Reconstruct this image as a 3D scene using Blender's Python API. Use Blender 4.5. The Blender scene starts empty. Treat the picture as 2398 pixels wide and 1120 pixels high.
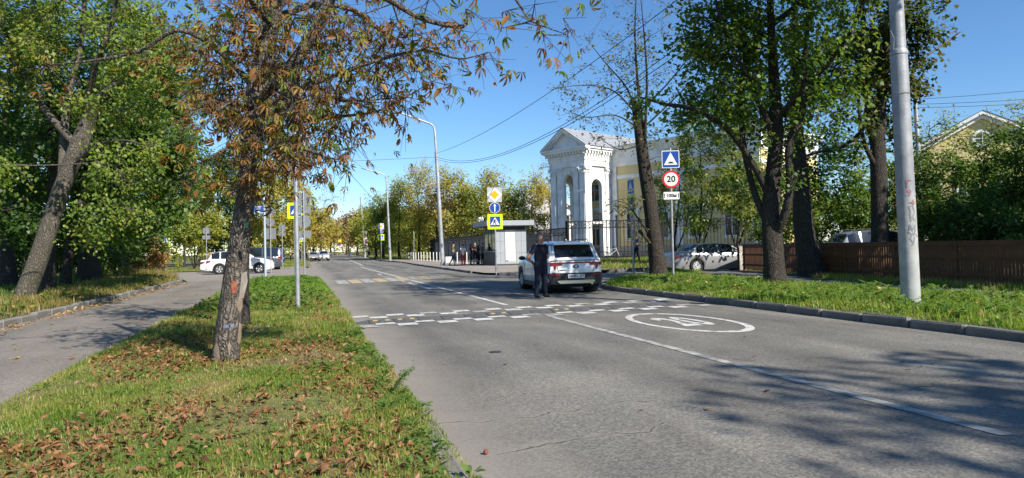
import bpy, bmesh, math, random
import numpy as np
from mathutils import Vector, Matrix

random.seed(7); RNG = np.random.default_rng(7)
SC = bpy.context.scene
COL = SC.collection
R = math.radians

# ------------------------------------------------------------------ camera
# World: +Y runs along the road, X is measured from the painted centre line, Z up.
CAM = Vector((-4.87, 0.0, 1.45)); YAW = R(-16.96); PITCH = R(.72); ROLL = R(1.3); FPX = 1600.; IW = 2398; IH = 1120
_fw = Vector((-math.sin(YAW)*math.cos(PITCH), math.cos(YAW)*math.cos(PITCH), math.sin(PITCH)))
_r0 = Vector((math.cos(YAW), math.sin(YAW), 0)); _u0 = _r0.cross(_fw)
_r = _r0*math.cos(ROLL) - _u0*math.sin(ROLL); _u = _u0*math.cos(ROLL) + _r0*math.sin(ROLL)
cd = bpy.data.cameras.new('camera'); cam = bpy.data.objects.new('camera', cd); COL.objects.link(cam)
cam.matrix_world = Matrix(((_r.x, _u.x, -_fw.x, CAM.x), (_r.y, _u.y, -_fw.y, CAM.y), (_r.z, _u.z, -_fw.z, CAM.z), (0, 0, 0, 1)))
cd.sensor_width = 36; cd.lens = 36*FPX/IW; cd.clip_start = .05; cd.clip_end = 4000
SC.camera = cam
def at(px, py, d):          # survey point: pixel of the photograph and distance along the view
    return CAM + (_fw + _r*((px-IW/2)/FPX) - _u*((py-IH/2)/FPX))*d
def gnd(px, py, z=0.):      # survey point on a level z
    v = _fw + _r*((px-IW/2)/FPX) - _u*((py-IH/2)/FPX)
    return CAM + v*((z-CAM.z)/v.z)

# ------------------------------------------------------------------ sky, sun, exposure
SUN_EL = R(37); SHADOW_AZ = R(26)       # shadows fall 26 degrees left of +Y
sunv = Vector((math.sin(SHADOW_AZ)*math.cos(SUN_EL), -math.cos(SHADOW_AZ)*math.cos(SUN_EL), math.sin(SUN_EL)))
w = bpy.data.worlds.new('World'); SC.world = w; w.use_nodes = True
nt = w.node_tree; bg = nt.nodes['Background']
sky = nt.nodes.new('ShaderNodeTexSky'); sky.sky_type = 'NISHITA'; sky.sun_disc = False
sky.sun_elevation = SUN_EL; sky.sun_rotation = math.atan2(sunv.x, sunv.y)
sky.air_density = 1.0; sky.dust_density = 0.; sky.ozone_density = 6.; sky.altitude = 150
hsn = nt.nodes.new('ShaderNodeHueSaturation'); hsn.inputs['Saturation'].default_value = 1.1
nt.links.new(sky.outputs[0], hsn.inputs['Color']); nt.links.new(hsn.outputs[0], bg.inputs[0]); bg.inputs[1].default_value = .1
sl = bpy.data.lights.new('sun', 'SUN'); sl.energy = 5.0; sl.angle = R(.5); sl.color = (1, .94, .85)
so = bpy.data.objects.new('sun', sl); COL.objects.link(so); so.rotation_euler = sunv.to_track_quat('Z', 'Y').to_euler()
so.location = (20, -30, 40)
SC.view_settings.view_transform = 'Standard'; SC.view_settings.look = 'None'
SC.view_settings.exposure = .7; SC.view_settings.gamma = 1; SC.view_settings.use_curve_mapping = False
SC.render.engine = 'CYCLES'
try:
    SC.cycles.max_bounces = 8; SC.cycles.diffuse_bounces = 5; SC.cycles.transparent_max_bounces = 8
except Exception: pass

# ------------------------------------------------------------------ materials
MATS = {}
def mat(name, col, rough=.7, metal=0., var=.15, scale=6., bump=0., bscale=60., spec=.35, col2=None, mix_scale=None, thr=(.4, .6), coat=0.):
    if name in MATS: return MATS[name]
    m = bpy.data.materials.new(name); m.use_nodes = True; t = m.node_tree; N = t.nodes; L = t.links
    b = N['Principled BSDF']; b.inputs['Roughness'].default_value = rough; b.inputs['Metallic'].default_value = metal
    b.inputs['Specular IOR Level'].default_value = spec
    if coat: b.inputs['Coat Weight'].default_value = coat; b.inputs['Coat Roughness'].default_value = .05
    tc = N.new('ShaderNodeTexCoord'); n = N.new('ShaderNodeTexNoise'); n.inputs['Scale'].default_value = scale; n.inputs['Detail'].default_value = 6
    L.new(tc.outputs['Object'], n.inputs['Vector'])
    mr = N.new('ShaderNodeMapRange'); mr.inputs[1].default_value = .3; mr.inputs[2].default_value = .7; mr.inputs[3].default_value = 1-var; mr.inputs[4].default_value = 1+var
    L.new(n.outputs['Fac'], mr.inputs[0])
    src = None
    if col2 is not None:
        n2 = N.new('ShaderNodeTexNoise'); n2.inputs['Scale'].default_value = mix_scale or scale*.4; n2.inputs['Detail'].default_value = 5
        L.new(tc.outputs['Object'], n2.inputs['Vector'])
        m2 = N.new('ShaderNodeMapRange'); m2.inputs[1].default_value = thr[0]; m2.inputs[2].default_value = thr[1]
        L.new(n2.outputs['Fac'], m2.inputs[0])
        mx0 = N.new('ShaderNodeMix'); mx0.data_type = 'RGBA'; mx0.inputs[6].default_value = (*col, 1); mx0.inputs[7].default_value = (*col2, 1)
        L.new(m2.outputs[0], mx0.inputs[0]); src = mx0.outputs[2]
    mul = N.new('ShaderNodeMix'); mul.data_type = 'RGBA'; mul.blend_type = 'MULTIPLY'; mul.inputs[0].default_value = 1
    if src is None: mul.inputs[6].default_value = (*col, 1)
    else: L.new(src, mul.inputs[6])
    L.new(mr.outputs[0], mul.inputs[7]); L.new(mul.outputs[2], b.inputs['Base Color'])
    if bump:
        nb = N.new('ShaderNodeTexNoise'); nb.inputs['Scale'].default_value = bscale; nb.inputs['Detail'].default_value = 5
        L.new(tc.outputs['Object'], nb.inputs['Vector'])
        bp = N.new('ShaderNodeBump'); bp.inputs['Strength'].default_value = min(1, bump); bp.inputs['Distance'].default_value = .02*max(1, bump)
        L.new(nb.outputs['Fac'], bp.inputs['Height']); L.new(bp.outputs[0], b.inputs['Normal'])
    MATS[name] = m; return m

def leaf_mat(name, cols, trans=.35, clump=.6, cscale=.5, bright=1.3):
    """cols: ramp of leaf colours; each leaf takes its own, neighbours drift together."""
    m = bpy.data.materials.new(name); m.use_nodes = True; t = m.node_tree; N = t.nodes; L = t.links
    for n in list(N): N.remove(n)
    out = N.new('ShaderNodeOutputMaterial'); geo = N.new('ShaderNodeNewGeometry'); tc = N.new('ShaderNodeTexCoord')
    no = N.new('ShaderNodeTexNoise'); no.inputs['Scale'].default_value = cscale; no.inputs['Detail'].default_value = 2
    L.new(tc.outputs['Object'], no.inputs['Vector'])
    mr = N.new('ShaderNodeMapRange'); mr.inputs[1].default_value = .3; mr.inputs[2].default_value = .7; L.new(no.outputs['Fac'], mr.inputs[0])
    mx = N.new('ShaderNodeMix'); mx.data_type = 'FLOAT'; mx.inputs[0].default_value = clump
    L.new(geo.outputs['Random Per Island'], mx.inputs[2]); L.new(mr.outputs[0], mx.inputs[3])
    rp = N.new('ShaderNodeValToRGB'); e = rp.color_ramp.elements
    while len(e) < len(cols): e.new(.5)
    for i, c in enumerate(cols):
        e[i].position = .08+.84*i/(len(cols)-1); e[i].color = (*[min(.8, v*bright) for v in c], 1)
    L.new(mx.outputs[0], rp.inputs[0])
    d = N.new('ShaderNodeBsdfDiffuse'); tr = N.new('ShaderNodeBsdfTranslucent'); g = N.new('ShaderNodeBsdfGlossy'); g.inputs['Roughness'].default_value = .45
    g.inputs['Color'].default_value = (.8, .85, .8, 1)
    hs = N.new('ShaderNodeHueSaturation'); hs.inputs['Value'].default_value = 1.6; hs.inputs['Saturation'].default_value = 1.1
    L.new(rp.outputs[0], d.inputs[0]); L.new(rp.outputs[0], hs.inputs['Color']); L.new(hs.outputs[0], tr.inputs[0])
    m1 = N.new('ShaderNodeMixShader'); m1.inputs[0].default_value = trans; L.new(d.outputs[0], m1.inputs[1]); L.new(tr.outputs[0], m1.inputs[2])
    m2 = N.new('ShaderNodeMixShader'); m2.inputs[0].default_value = .022; L.new(m1.outputs[0], m2.inputs[1]); L.new(g.outputs[0], m2.inputs[2])
    L.new(m2.outputs[0], out.inputs[0]); return m

def glass_mat(name, col=(.02, .025, .03), rough=.03):
    m = mat(name, col, rough=rough, var=.05, spec=.8); return m

def asphalt(name, base, dust, patch=.25, fine=.22, cracks=(), edge=None, spots=True, tracks=()):
    m = bpy.data.materials.new(name); m.use_nodes = True; t = m.node_tree; N = t.nodes; L = t.links
    b = N['Principled BSDF']; b.inputs['Roughness'].default_value = .82; b.inputs['Specular IOR Level'].default_value = .35
    geo = N.new('ShaderNodeNewGeometry'); P = geo.outputs['Position']
    def noise(s, det=4, vec=P):
        n = N.new('ShaderNodeTexNoise'); n.inputs['Scale'].default_value = s; n.inputs['Detail'].default_value = det; L.new(vec, n.inputs['Vector']); return n.outputs['Fac']
    def rng(v, a, c, x, y):
        n = N.new('ShaderNodeMapRange'); n.inputs[1].default_value = a; n.inputs[2].default_value = c; n.inputs[3].default_value = x; n.inputs[4].default_value = y; L.new(v, n.inputs[0]); return n.outputs[0]
    def mixc(f, a, c, mode='MIX'):
        n = N.new('ShaderNodeMix'); n.data_type = 'RGBA'; n.blend_type = mode
        for s, v in ((0, f), (6, a), (7, c)):
            if isinstance(v, (int, float)): n.inputs[s].default_value = v
            elif isinstance(v, tuple): n.inputs[s].default_value = (*v, 1)
            else: L.new(v, n.inputs[s])
        return n.outputs[2]
    def ma(op, a, c=None):
        n = N.new('ShaderNodeMath'); n.operation = op
        for i, v in enumerate((a, c)):
            if v is None: continue
            if isinstance(v, (int, float)): n.inputs[i].default_value = v
            else: L.new(v, n.inputs[i])
        return n.outputs[0]
    mp = N.new('ShaderNodeMapping'); mp.inputs['Scale'].default_value = (1, .22, 1); L.new(P, mp.inputs['Vector'])
    col = mixc(rng(noise(.55, 5), .35, .65, 0, 1), base, dust)
    col = mixc(1., col, rng(noise(1.1, 4, mp.outputs[0]), .3, .7, 1-patch, 1+patch), 'MULTIPLY')
    vo = N.new('ShaderNodeTexVoronoi'); vo.inputs['Scale'].default_value = 60; L.new(P, vo.inputs['Vector'])
    bw = N.new('ShaderNodeRGBToBW'); L.new(vo.outputs['Color'], bw.inputs[0])
    col = mixc(1., col, rng(bw.outputs[0], .2, .8, 1-fine, 1+fine*1.3), 'MULTIPLY')
    col = mixc(1., col, rng(noise(22, 3), .35, .65, 1-fine*.5, 1+fine*.5), 'MULTIPLY')
    if spots:
        col = mixc(rng(noise(7, 2), .70, .76, 0, .75), col, tuple(c*.35 for c in base))
    sp = N.new('ShaderNodeSeparateXYZ'); L.new(P, sp.inputs[0])
    for xt in tracks:
        dd = ma('ABSOLUTE', ma('ADD', ma('SUBTRACT', sp.outputs[0], xt), ma('MULTIPLY', ma('SUBTRACT', noise(.5, 4), .5), .8)))
        col = mixc(1., col, rng(dd, .1, .55, .86, 1.), 'MULTIPLY')
    if tracks:      # sealed repair patches
        pv = N.new('ShaderNodeTexVoronoi'); pv.inputs['Scale'].default_value = .34; mp2 = N.new('ShaderNodeMapping'); mp2.inputs['Scale'].default_value = (1.3, .5, 1); L.new(P, mp2.inputs['Vector']); L.new(mp2.outputs[0], pv.inputs['Vector'])
        pb = N.new('ShaderNodeRGBToBW'); L.new(pv.outputs['Color'], pb.inputs[0])
        col = mixc(1., col, rng(pb.outputs[0], .25, .75, .93, 1.05), 'MULTIPLY')
    if edge:                       # dust swept to the road edge
        x0, wd, ec = edge
        f = rng(ma('ADD', sp.outputs[0], ma('MULTIPLY', noise(1.3, 4), wd*.8)), x0+wd*.4, x0+wd*1.5, .85, 0)
        col = mixc(f, col, ec)
    for (x1, y1, x2, y2, wd) in cracks:
        k = (y2-y1)/(x2-x1)
        line = ma('ADD', ma('MULTIPLY', sp.outputs[0], k), y1-k*x1)
        wob = ma('MULTIPLY', ma('SUBTRACT', noise(2.2, 6), .5), .55)
        dd = ma('ABSOLUTE', ma('ADD', ma('SUBTRACT', sp.outputs[1], line), wob))
        inx = ma('MULTIPLY', ma('GREATER_THAN', sp.outputs[0], x1), ma('LESS_THAN', sp.outputs[0], x2))
        brk = rng(noise(5, 3), .36, .5, .25, 1)
        col = mixc(ma('MULTIPLY', ma('MULTIPLY', rng(dd, wd*1.2, wd*3.2, .38, 0), inx), brk), col, tuple(min(1, c*1.5) for c in dust))
        col = mixc(ma('MULTIPLY', ma('MULTIPLY', rng(dd, wd*.35, wd*.8, .85, 0), inx), brk), col, tuple(c*.25 for c in base))
    L.new(col, b.inputs['Base Color'])
    bp = N.new('ShaderNodeBump'); bp.inputs['Strength'].default_value = .5; bp.inputs['Distance'].default_value = .012
    L.new(bw.outputs[0], bp.inputs['Height']); L.new(bp.outputs[0], b.inputs['Normal'])
    return m

def bark_mat(name, c1, c2, scale=9., dist=.03, moss=None):
    m = bpy.data.materials.new(name); m.use_nodes = True; t = m.node_tree; N = t.nodes; L = t.links
    b = N['Principled BSDF']; b.inputs['Roughness'].default_value = .9; b.inputs['Specular IOR Level'].default_value = .2
    tc = N.new('ShaderNodeTexCoord'); mp = N.new('ShaderNodeMapping'); mp.inputs['Scale'].default_value = (1, 1, .42); L.new(tc.outputs['Object'], mp.inputs[0])
    nz = N.new('ShaderNodeTexNoise'); nz.inputs['Scale'].default_value = 3; L.new(mp.outputs[0], nz.inputs[0])
    ad = N.new('ShaderNodeMix'); ad.data_type = 'VECTOR'; ad.inputs[0].default_value = .3; L.new(mp.outputs[0], ad.inputs[4]); L.new(nz.outputs['Color'], ad.inputs[5])
    v = N.new('ShaderNodeTexVoronoi'); v.feature = 'DISTANCE_TO_EDGE'; v.inputs['Scale'].default_value = scale; L.new(ad.outputs[1], v.inputs['Vector'])
    n2 = N.new('ShaderNodeTexNoise'); n2.inputs['Scale'].default_value = scale*1.6; n2.inputs['Detail'].default_value = 8; L.new(tc.outputs['Object'], n2.inputs[0])
    mr = N.new('ShaderNodeMapRange'); mr.inputs[2].default_value = .35; mr.inputs[4].default_value = .55; L.new(v.outputs[0], mr.inputs[0])
    h = N.new('ShaderNodeMath'); h.operation = 'ADD'; L.new(mr.outputs[0], h.inputs[0]); L.new(n2.outputs['Fac'], h.inputs[1])
    r2 = N.new('ShaderNodeMapRange'); r2.inputs[1].default_value = .45; r2.inputs[2].default_value = 1.35; L.new(h.outputs[0], r2.inputs[0])
    mx = N.new('ShaderNodeMix'); mx.data_type = 'RGBA'; mx.inputs[6].default_value = (*c1, 1); mx.inputs[7].default_value = (*c2, 1); L.new(r2.outputs[0], mx.inputs[0])
    src = mx.outputs[2]
    if moss:
        n3 = N.new('ShaderNodeTexNoise'); n3.inputs['Scale'].default_value = 1.6; n3.inputs['Detail'].default_value = 6; L.new(tc.outputs['Object'], n3.inputs[0])
        r3 = N.new('ShaderNodeMapRange'); r3.inputs[1].default_value = .52; r3.inputs[2].default_value = .68; r3.inputs[4].default_value = .7; L.new(n3.outputs['Fac'], r3.inputs[0])
        m3 = N.new('ShaderNodeMix'); m3.data_type = 'RGBA'; m3.inputs[7].default_value = (*moss, 1); L.new(r3.outputs[0], m3.inputs[0]); L.new(src, m3.inputs[6]); src = m3.outputs[2]
    L.new(src, b.inputs['Base Color'])
    bp = N.new('ShaderNodeBump'); bp.inputs['Strength'].default_value = 1; bp.inputs['Distance'].default_value = dist; L.new(h.outputs[0], bp.inputs['Height']); L.new(bp.outputs[0], b.inputs['Normal'])
    return m

# ------------------------------------------------------------------ object helpers
def tag(o, label=None, cat=None, group=None, kind=None):
    if label: o['label'] = label
    if cat: o['category'] = cat
    if group: o['group'] = group
    if kind: o['kind'] = kind
    return o
def link(name, me, mats=None, parent=None, loc=None, rotz=None):
    o = bpy.data.objects.new(name, me); COL.objects.link(o)
    if mats is not None and me is not None and not me.materials:
        for m in (mats if isinstance(mats, (list, tuple)) else [mats]): me.materials.append(m)
    if parent: o.parent = parent
    if loc is not None: o.location = loc
    if rotz is not None: o.rotation_euler = (0, 0, rotz)
    return o
def thing(name, label, cat, loc=(0, 0, 0), rotz=0., group=None):
    o = bpy.data.objects.new(name, None); COL.objects.link(o); o.location = loc; o.rotation_euler = (0, 0, rotz); o.empty_display_size = .2
    return tag(o, label, cat, group)
def copy_tree(o, parent=None):
    c = o.copy(); COL.objects.link(c)
    if parent: c.parent = parent
    for ch in o.children: copy_tree(ch, c)
    return c

class MB:
    def __init__(s): s.v = []; s.f = []; s.m = []
    def add(s, vs, fs, m=0):
        o = len(s.v); s.v += [tuple(v) for v in vs]; s.f += [tuple(i+o for i in f) for f in fs]; s.m += [m]*len(fs); return s
    def box(s, c, d, rz=0., m=0, rx=0., ry=0.):
        x, y, z = (k/2 for k in d)
        vs = [Vector((a*x, b*y, e*z)) for e in (-1, 1) for b in (-1, 1) for a in (-1, 1)]
        if rx or ry or rz:
            M_ = Matrix.Rotation(rz, 3, 'Z') @ Matrix.Rotation(ry, 3, 'Y') @ Matrix.Rotation(rx, 3, 'X'); vs = [M_ @ v for v in vs]
        c = Vector(c); vs = [v+c for v in vs]
        return s.add(vs, [(0, 2, 3, 1), (4, 5, 7, 6), (0, 1, 5, 4), (1, 3, 7, 5), (3, 2, 6, 7), (2, 0, 4, 6)], m)
    def bbox(s, x0, x1, y0, y1, z0, z1, m=0): return s.box(((x0+x1)/2, (y0+y1)/2, (z0+z1)/2), (x1-x0, y1-y0, z1-z0), m=m)
    def bev(s, c, d, b, rz=0., m=0):     # box with chamfered top and vertical edges
        x, y, z = (k/2 for k in d); vs = []
        def ring(ix, iy, zz, ch):
            return [(-ix+ch, -iy, zz), (ix-ch, -iy, zz), (ix, -iy+ch, zz), (ix, iy-ch, zz), (ix-ch, iy, zz), (-ix+ch, iy, zz), (-ix, iy-ch, zz), (-ix, -iy+ch, zz)]
        for r in (ring(x, y, -z, b), ring(x, y, z-b, b), ring(x-b, y-b, z, b)): vs += r
        fs = [tuple(range(7, -1, -1)), tuple(range(16, 24))]
        for k in (0, 8):
            for i in range(8): fs.append((k+i, k+(i+1) % 8, k+8+(i+1) % 8, k+8+i))
        M_ = Matrix.Rotation(rz, 3, 'Z'); c = Vector(c)
        return s.add([M_ @ Vector(v)+c for v in vs], fs, m)
    def tube(s, pts, rad, n=8, m=0, cap=True):
        pts = [Vector(p) for p in pts]
        if not isinstance(rad, (list, tuple)): rad = [rad]*len(pts)
        vs = []; up = None
        for i, p in enumerate(pts):
            d = (pts[min(i+1, len(pts)-1)]-pts[max(i-1, 0)]).normalized()
            if up is None:
                up = Vector((0, 0, 1)) if abs(d.z) < .9 else Vector((0, 1, 0))
            a = d.cross(up)
            if a.length < 1e-4: a = d.orthogonal()
            a.normalize(); b = a.cross(d).normalized(); up = b
            for k in range(n):
                t = 2*math.pi*k/n; vs.append(p+a*(math.cos(t)*rad[i])+b*(math.sin(t)*rad[i]))
        fs = []
        for i in range(len(pts)-1):
            for k in range(n): fs.append((i*n+k, i*n+(k+1) % n, (i+1)*n+(k+1) % n, (i+1)*n+k))
        if cap: fs += [tuple(range(n-1, -1, -1)), tuple(range((len(pts)-1)*n, len(pts)*n))]
        return s.add(vs, fs, m)
    def lathe(s, prof, n=16, c=(0, 0, 0), m=0, axis='Z', sx=1., sy=1., cap=True):
        vs = []; c = Vector(c)
        for r_, z in prof:
            for k in range(n):
                t = 2*math.pi*k/n; x, y = r_*math.cos(t)*sx, r_*math.sin(t)*sy
                v = {'Z': (x, y, z), 'Y': (x, z, y), 'X': (z, x, y)}[axis]; vs.append(Vector(v)+c)
        fs = [(i*n+k, i*n+(k+1) % n, (i+1)*n+(k+1) % n, (i+1)*n+k) for i in range(len(prof)-1) for k in range(n)]
        if cap: fs += [tuple(range(n-1, -1, -1)), tuple(range((len(prof)-1)*n, len(prof)*n))]
        return s.add(vs, fs, m)
    def prism(s, poly, y0, y1, m=0):     # polygon in XZ, thickness along Y
        n = len(poly); vs = [(x, y0, z) for x, z in poly]+[(x, y1, z) for x, z in poly]
        return s.add(vs, [tuple(range(n)), tuple(range(2*n-1, n-1, -1))]+[(i, n+i, n+(i+1) % n, (i+1) % n) for i in range(n)], m)
    def slab(s, poly, z0, z1, m=0):      # polygon in XY, thickness along Z
        n = len(poly); vs = [(x, y, z0) for x, y in poly]+[(x, y, z1) for x, y in poly]
        return s.add(vs, [tuple(range(n-1, -1, -1)), tuple(range(n, 2*n))]+[(i, (i+1) % n, n+(i+1) % n, n+i) for i in range(n)], m)
    def mesh(s, name, smooth=False, fix=True):
        me = bpy.data.meshes.new(name); me.from_pydata(s.v, [], s.f)
        if any(s.m): me.polygons.foreach_set('material_index', s.m)
        if fix:
            bm = bmesh.new(); bm.from_mesh(me); bmesh.ops.recalc_face_normals(bm, faces=bm.faces); bm.to_mesh(me); bm.free()
        if smooth:
            me.polygons.foreach_set('use_smooth', [True]*len(me.polygons))
            try: me.set_sharp_from_angle(angle=R(40))
            except Exception: pass
        me.update(); return me
    def build(s, name, mats, parent=None, smooth=False, loc=None, rotz=None, fix=True):
        return link(name, s.mesh(name, smooth, fix), mats, parent, loc, rotz)

def np_mesh(name, V, loops, starts, totals, smooth=False):
    me = bpy.data.meshes.new(name)
    me.vertices.add(len(V)); me.vertices.foreach_set('co', np.ascontiguousarray(V, np.float32).ravel())
    me.loops.add(len(loops)); me.loops.foreach_set('vertex_index', np.ascontiguousarray(loops, np.int32))
    me.polygons.add(len(starts)); me.polygons.foreach_set('loop_start', np.ascontiguousarray(starts, np.int32))
    try: me.polygons.foreach_set('loop_total', np.ascontiguousarray(totals, np.int32))
    except Exception: pass
    if smooth: me.polygons.foreach_set('use_smooth', np.ones(len(starts), bool))
    me.update(calc_edges=True); return me
def scatter_mesh(name, T, F, pos, rot, size, smooth=False):
    """copies of template (verts T, faces F) at pos with 3x3 rot and scalar/3-vector size"""
    T = np.asarray(T, float); n = len(pos); k = len(T)
    S = size if np.ndim(size) == 2 else np.repeat(np.asarray(size)[:, None], 3, 1)
    V = np.einsum('nij,nkj->nki', rot, T[None]*S[:, None, :])+pos[:, None, :]
    fl = np.concatenate([np.asarray(f) for f in F]); tot = np.array([len(f) for f in F])
    loops = (fl[None]+(np.arange(n)*k)[:, None]).ravel()
    totals = np.tile(tot, n); starts = np.concatenate([[0], np.cumsum(totals)[:-1]])
    return np_mesh(name, V.reshape(-1, 3), loops, starts, totals, smooth)
def frames(nrm, rng, up=None):
    """random rotation whose z axis is nrm"""
    nrm = nrm/np.linalg.norm(nrm, axis=1)[:, None]
    t = rng.normal(size=nrm.shape) if up is None else up
    x = t-(t*nrm).sum(1)[:, None]*nrm; x /= np.linalg.norm(x, axis=1)[:, None]+1e-9
    y = np.cross(nrm, x); return np.stack([x, y, nrm], 2)
def text_mesh(s, size=1., font_scale=1., ext=0., align='CENTER', bold=0.):
    c = bpy.data.curves.new('text', 'FONT'); c.body = s; c.size = size; c.align_x = align; c.align_y = 'CENTER'; c.extrude = ext; c.offset = bold; c.resolution_u = 4
    o = bpy.data.objects.new('text', c); COL.objects.link(o)
    dg = bpy.context.evaluated_depsgraph_get(); dg.update()
    me = bpy.data.meshes.new_from_object(o.evaluated_get(dg)); bpy.data.objects.remove(o); bpy.data.curves.remove(c)
    me.materials.clear(); return me
def xform(me, M_): me.transform(M_); me.update(); return me
def inpoly(x, y, poly):
    r_ = np.zeros(len(x), bool); n = len(poly)
    for i in range(n):
        x1, y1 = poly[i]; x2, y2 = poly[(i+1) % n]
        c = ((y1 > y) != (y2 > y)) & (x < (x2-x1)*(y-y1)/((y2-y1) or 1e-9)+x1); r_ ^= c
    return r_
# ------------------------------------------------------------------ setting materials
WHITE_PAINT = mat('road_paint_white', (.56, .55, .51), .8, var=.18, scale=24, bump=.3, bscale=150, col2=(.25, .24, .22), mix_scale=5.5, thr=(.50, .68))
OLD_PAINT = mat('road_paint_worn', (.42, .41, .37), .8, var=.2, scale=24, bump=.3, bscale=150, col2=(.19, .18, .165), mix_scale=6, thr=(.42, .64))
YEL_PAINT = mat('road_paint_yellow', (.42, .33, .18), .75, var=.15, scale=10, col2=(.36, .3, .2), mix_scale=3, thr=(.5, .7))
ROAD = asphalt('road_asphalt', (.142, .134, .117), (.195, .18, .152), patch=.3, fine=.27, cracks=[(-3.9, 5.55, 4.3, 6.32, .02), (-3.6, 4.72, 4.3, 5.62, .02)], edge=(-3.95, .9, (.27, .24, .195)), tracks=(-2.9, -1.2, 1.3, 3.0))
PATH = asphalt('path_asphalt', (.175, .153, .126), (.215, .188, .155), patch=.18)
PAVE = asphalt('plaza_paving', (.25, .215, .18), (.29, .25, .205), patch=.12, fine=.12, spots=False)
DRIVE = asphalt('driveway_asphalt', (.17, .155, .14), (.2, .18, .16), patch=.15)
SOIL = mat('soil', (.075, .06, .04), .95, var=.35, scale=2.5, bump=.6, bscale=25, col2=(.06, .075, .025), mix_scale=.8)
TURF = mat('turf', (.10, .125, .03), .95, var=.35, scale=3, bump=.8, bscale=40, col2=(.17, .13, .06), mix_scale=.9, thr=(.42, .62))
LITTER = mat('forest_floor', (.07, .055, .03), .95, var=.4, scale=2, bump=.7, bscale=30, col2=(.05, .065, .02), mix_scale=.5)
KERB = mat('kerb_concrete', (.17, .16, .145), .9, var=.25, scale=4, bump=.6, bscale=40, col2=(.10, .095, .085), mix_scale=1.6)
KERB_OLD = mat('kerb_concrete_grey', (.22, .205, .18), .9, var=.2, scale=4, bump=.5, bscale=40, col2=(.15, .14, .12), mix_scale=1.5)

def sheet(name, poly, z, m, kind='structure', parent=None):
    b = MB(); b.v = [(x, y, z) for x, y in poly]; b.f = [tuple(range(len(poly)))]; b.m = [0]
    me = bpy.data.meshes.new(name); bm = bmesh.new()
    vs = [bm.verts.new(v) for v in b.v]; f = bm.faces.new(vs)
    if f.normal.z < 0: f.normal_flip()
    f.normal_update()
    if f.normal.z < 0: bmesh.ops.reverse_faces(bm, faces=[f])
    bmesh.ops.triangulate(bm, faces=bm.faces); bm.to_mesh(me); bm.free()
    o = link(name, me, m, parent)
    if kind and not parent: o['kind'] = kind
    return o

# land to the horizon
tag(sheet('ground', [(-900, -300), (900, -300), (900, 1500), (-900, 1500)], -.06, SOIL), kind='structure')
road = sheet('road', [(-3.98, -40), (4.52, -40), (4.52, 20.4), (5.2, 22.4), (7.4, 25.2), (11, 28.0), (24, 29.2), (24, 33.6), (9.5, 33.0), (6.2, 33.7), (4.9, 34.6), (4.5, 36.2), (4.5, 39), (5.0, 60), (5.3, 67.5), (5.9, 79), (5.1, 99), (6.5, 115), (10, 180), (16, 330), (32, 640), (22, 640), (7, 330), (1, 180), (-3.6, 115), (-4.2, 100), (-4.2, 66), (-7, 63.4), (-45, 63.4), (-45, 49.5), (-13.4, 49.5), (-12.2, 46.5), (-11.0, 41), (-7.2, 41), (-6.4, 39.9), (-4.6, 38.6), (-4.0, 36)], 0., ROAD)
path = sheet('path', [(-7.72, -14), (-7.72, 24), (-7.65, 41), (-11.0, 41), (-10.98, 34), (-10.97, -14)], .004, PATH)
plaza = sheet('pavement', [(4.62, 39), (5.12, 60), (5.42, 67.5), (6.0, 79), (5.3, 99), (8, 104), (12.9, 104), (12.9, 44.5), (11.2, 36.2), (9.4, 34.2), (6.6, 34.6), (5.2, 35.4), (4.62, 36.4)], .1, PAVE)
sidewalk = sheet('side_path', [(9.7, -12), (9.7, 12), (10.0, 20), (11.2, 25.8), (13.6, 27.6), (15.6, 28.4), (14.2, 24), (11.6, 19), (11.05, 12), (11.0, -12)], .135, asphalt('side_path_asphalt', (.125, .118, .112), (.15, .14, .13)))

def mound(name, poly, z0, amp, m, step=.5, edge=.35, sc=.5):
    """gently uneven planting strip: a grid clipped to the polygon, falling to z0 at its rim"""
    xs = [p[0] for p in poly]; ys = [p[1] for p in poly]
    bm = bmesh.new(); f = bm.faces.new([bm.verts.new((x, y, z0)) for x, y in poly]); bm.normal_update()
    if f.normal.z < 0: bmesh.ops.reverse_faces(bm, faces=[f])
    for axis, lo, hi in ((0, min(xs), max(xs)), (1, min(ys), max(ys))):
        n = int((hi-lo)/step)
        for i in range(1, n+1):
            c = [0, 0, 0]; nn = [0, 0, 0]; c[axis] = lo+i*step; nn[axis] = 1
            bmesh.ops.bisect_plane(bm, geom=bm.verts[:]+bm.edges[:]+bm.faces[:], plane_co=c, plane_no=nn)
    X = np.array([v.co.x for v in bm.verts]); Y = np.array([v.co.y for v in bm.verts]); Z = terr(name, X, Y)
    for v, z in zip(bm.verts, Z): v.co.z = z
    me = bpy.data.meshes.new(name); bm.to_mesh(me); bm.free(); me.polygons.foreach_set('use_smooth', [True]*len(me.polygons))
    o = link(name, me, m); o['kind'] = 'structure'; return o
def polydist(X, Y, poly):
    d = np.full(len(X), 1e9); n = len(poly)
    for i in range(n):
        a = np.array(poly[i]); b = np.array(poly[(i+1) % n]); e = b-a; L2 = (e@e) or 1e-9
        t = np.clip(((X-a[0])*e[0]+(Y-a[1])*e[1])/L2, 0, 1); d = np.minimum(d, np.hypot(X-a[0]-t*e[0], Y-a[1]-t*e[1]))
    return d
TERR = {}
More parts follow.
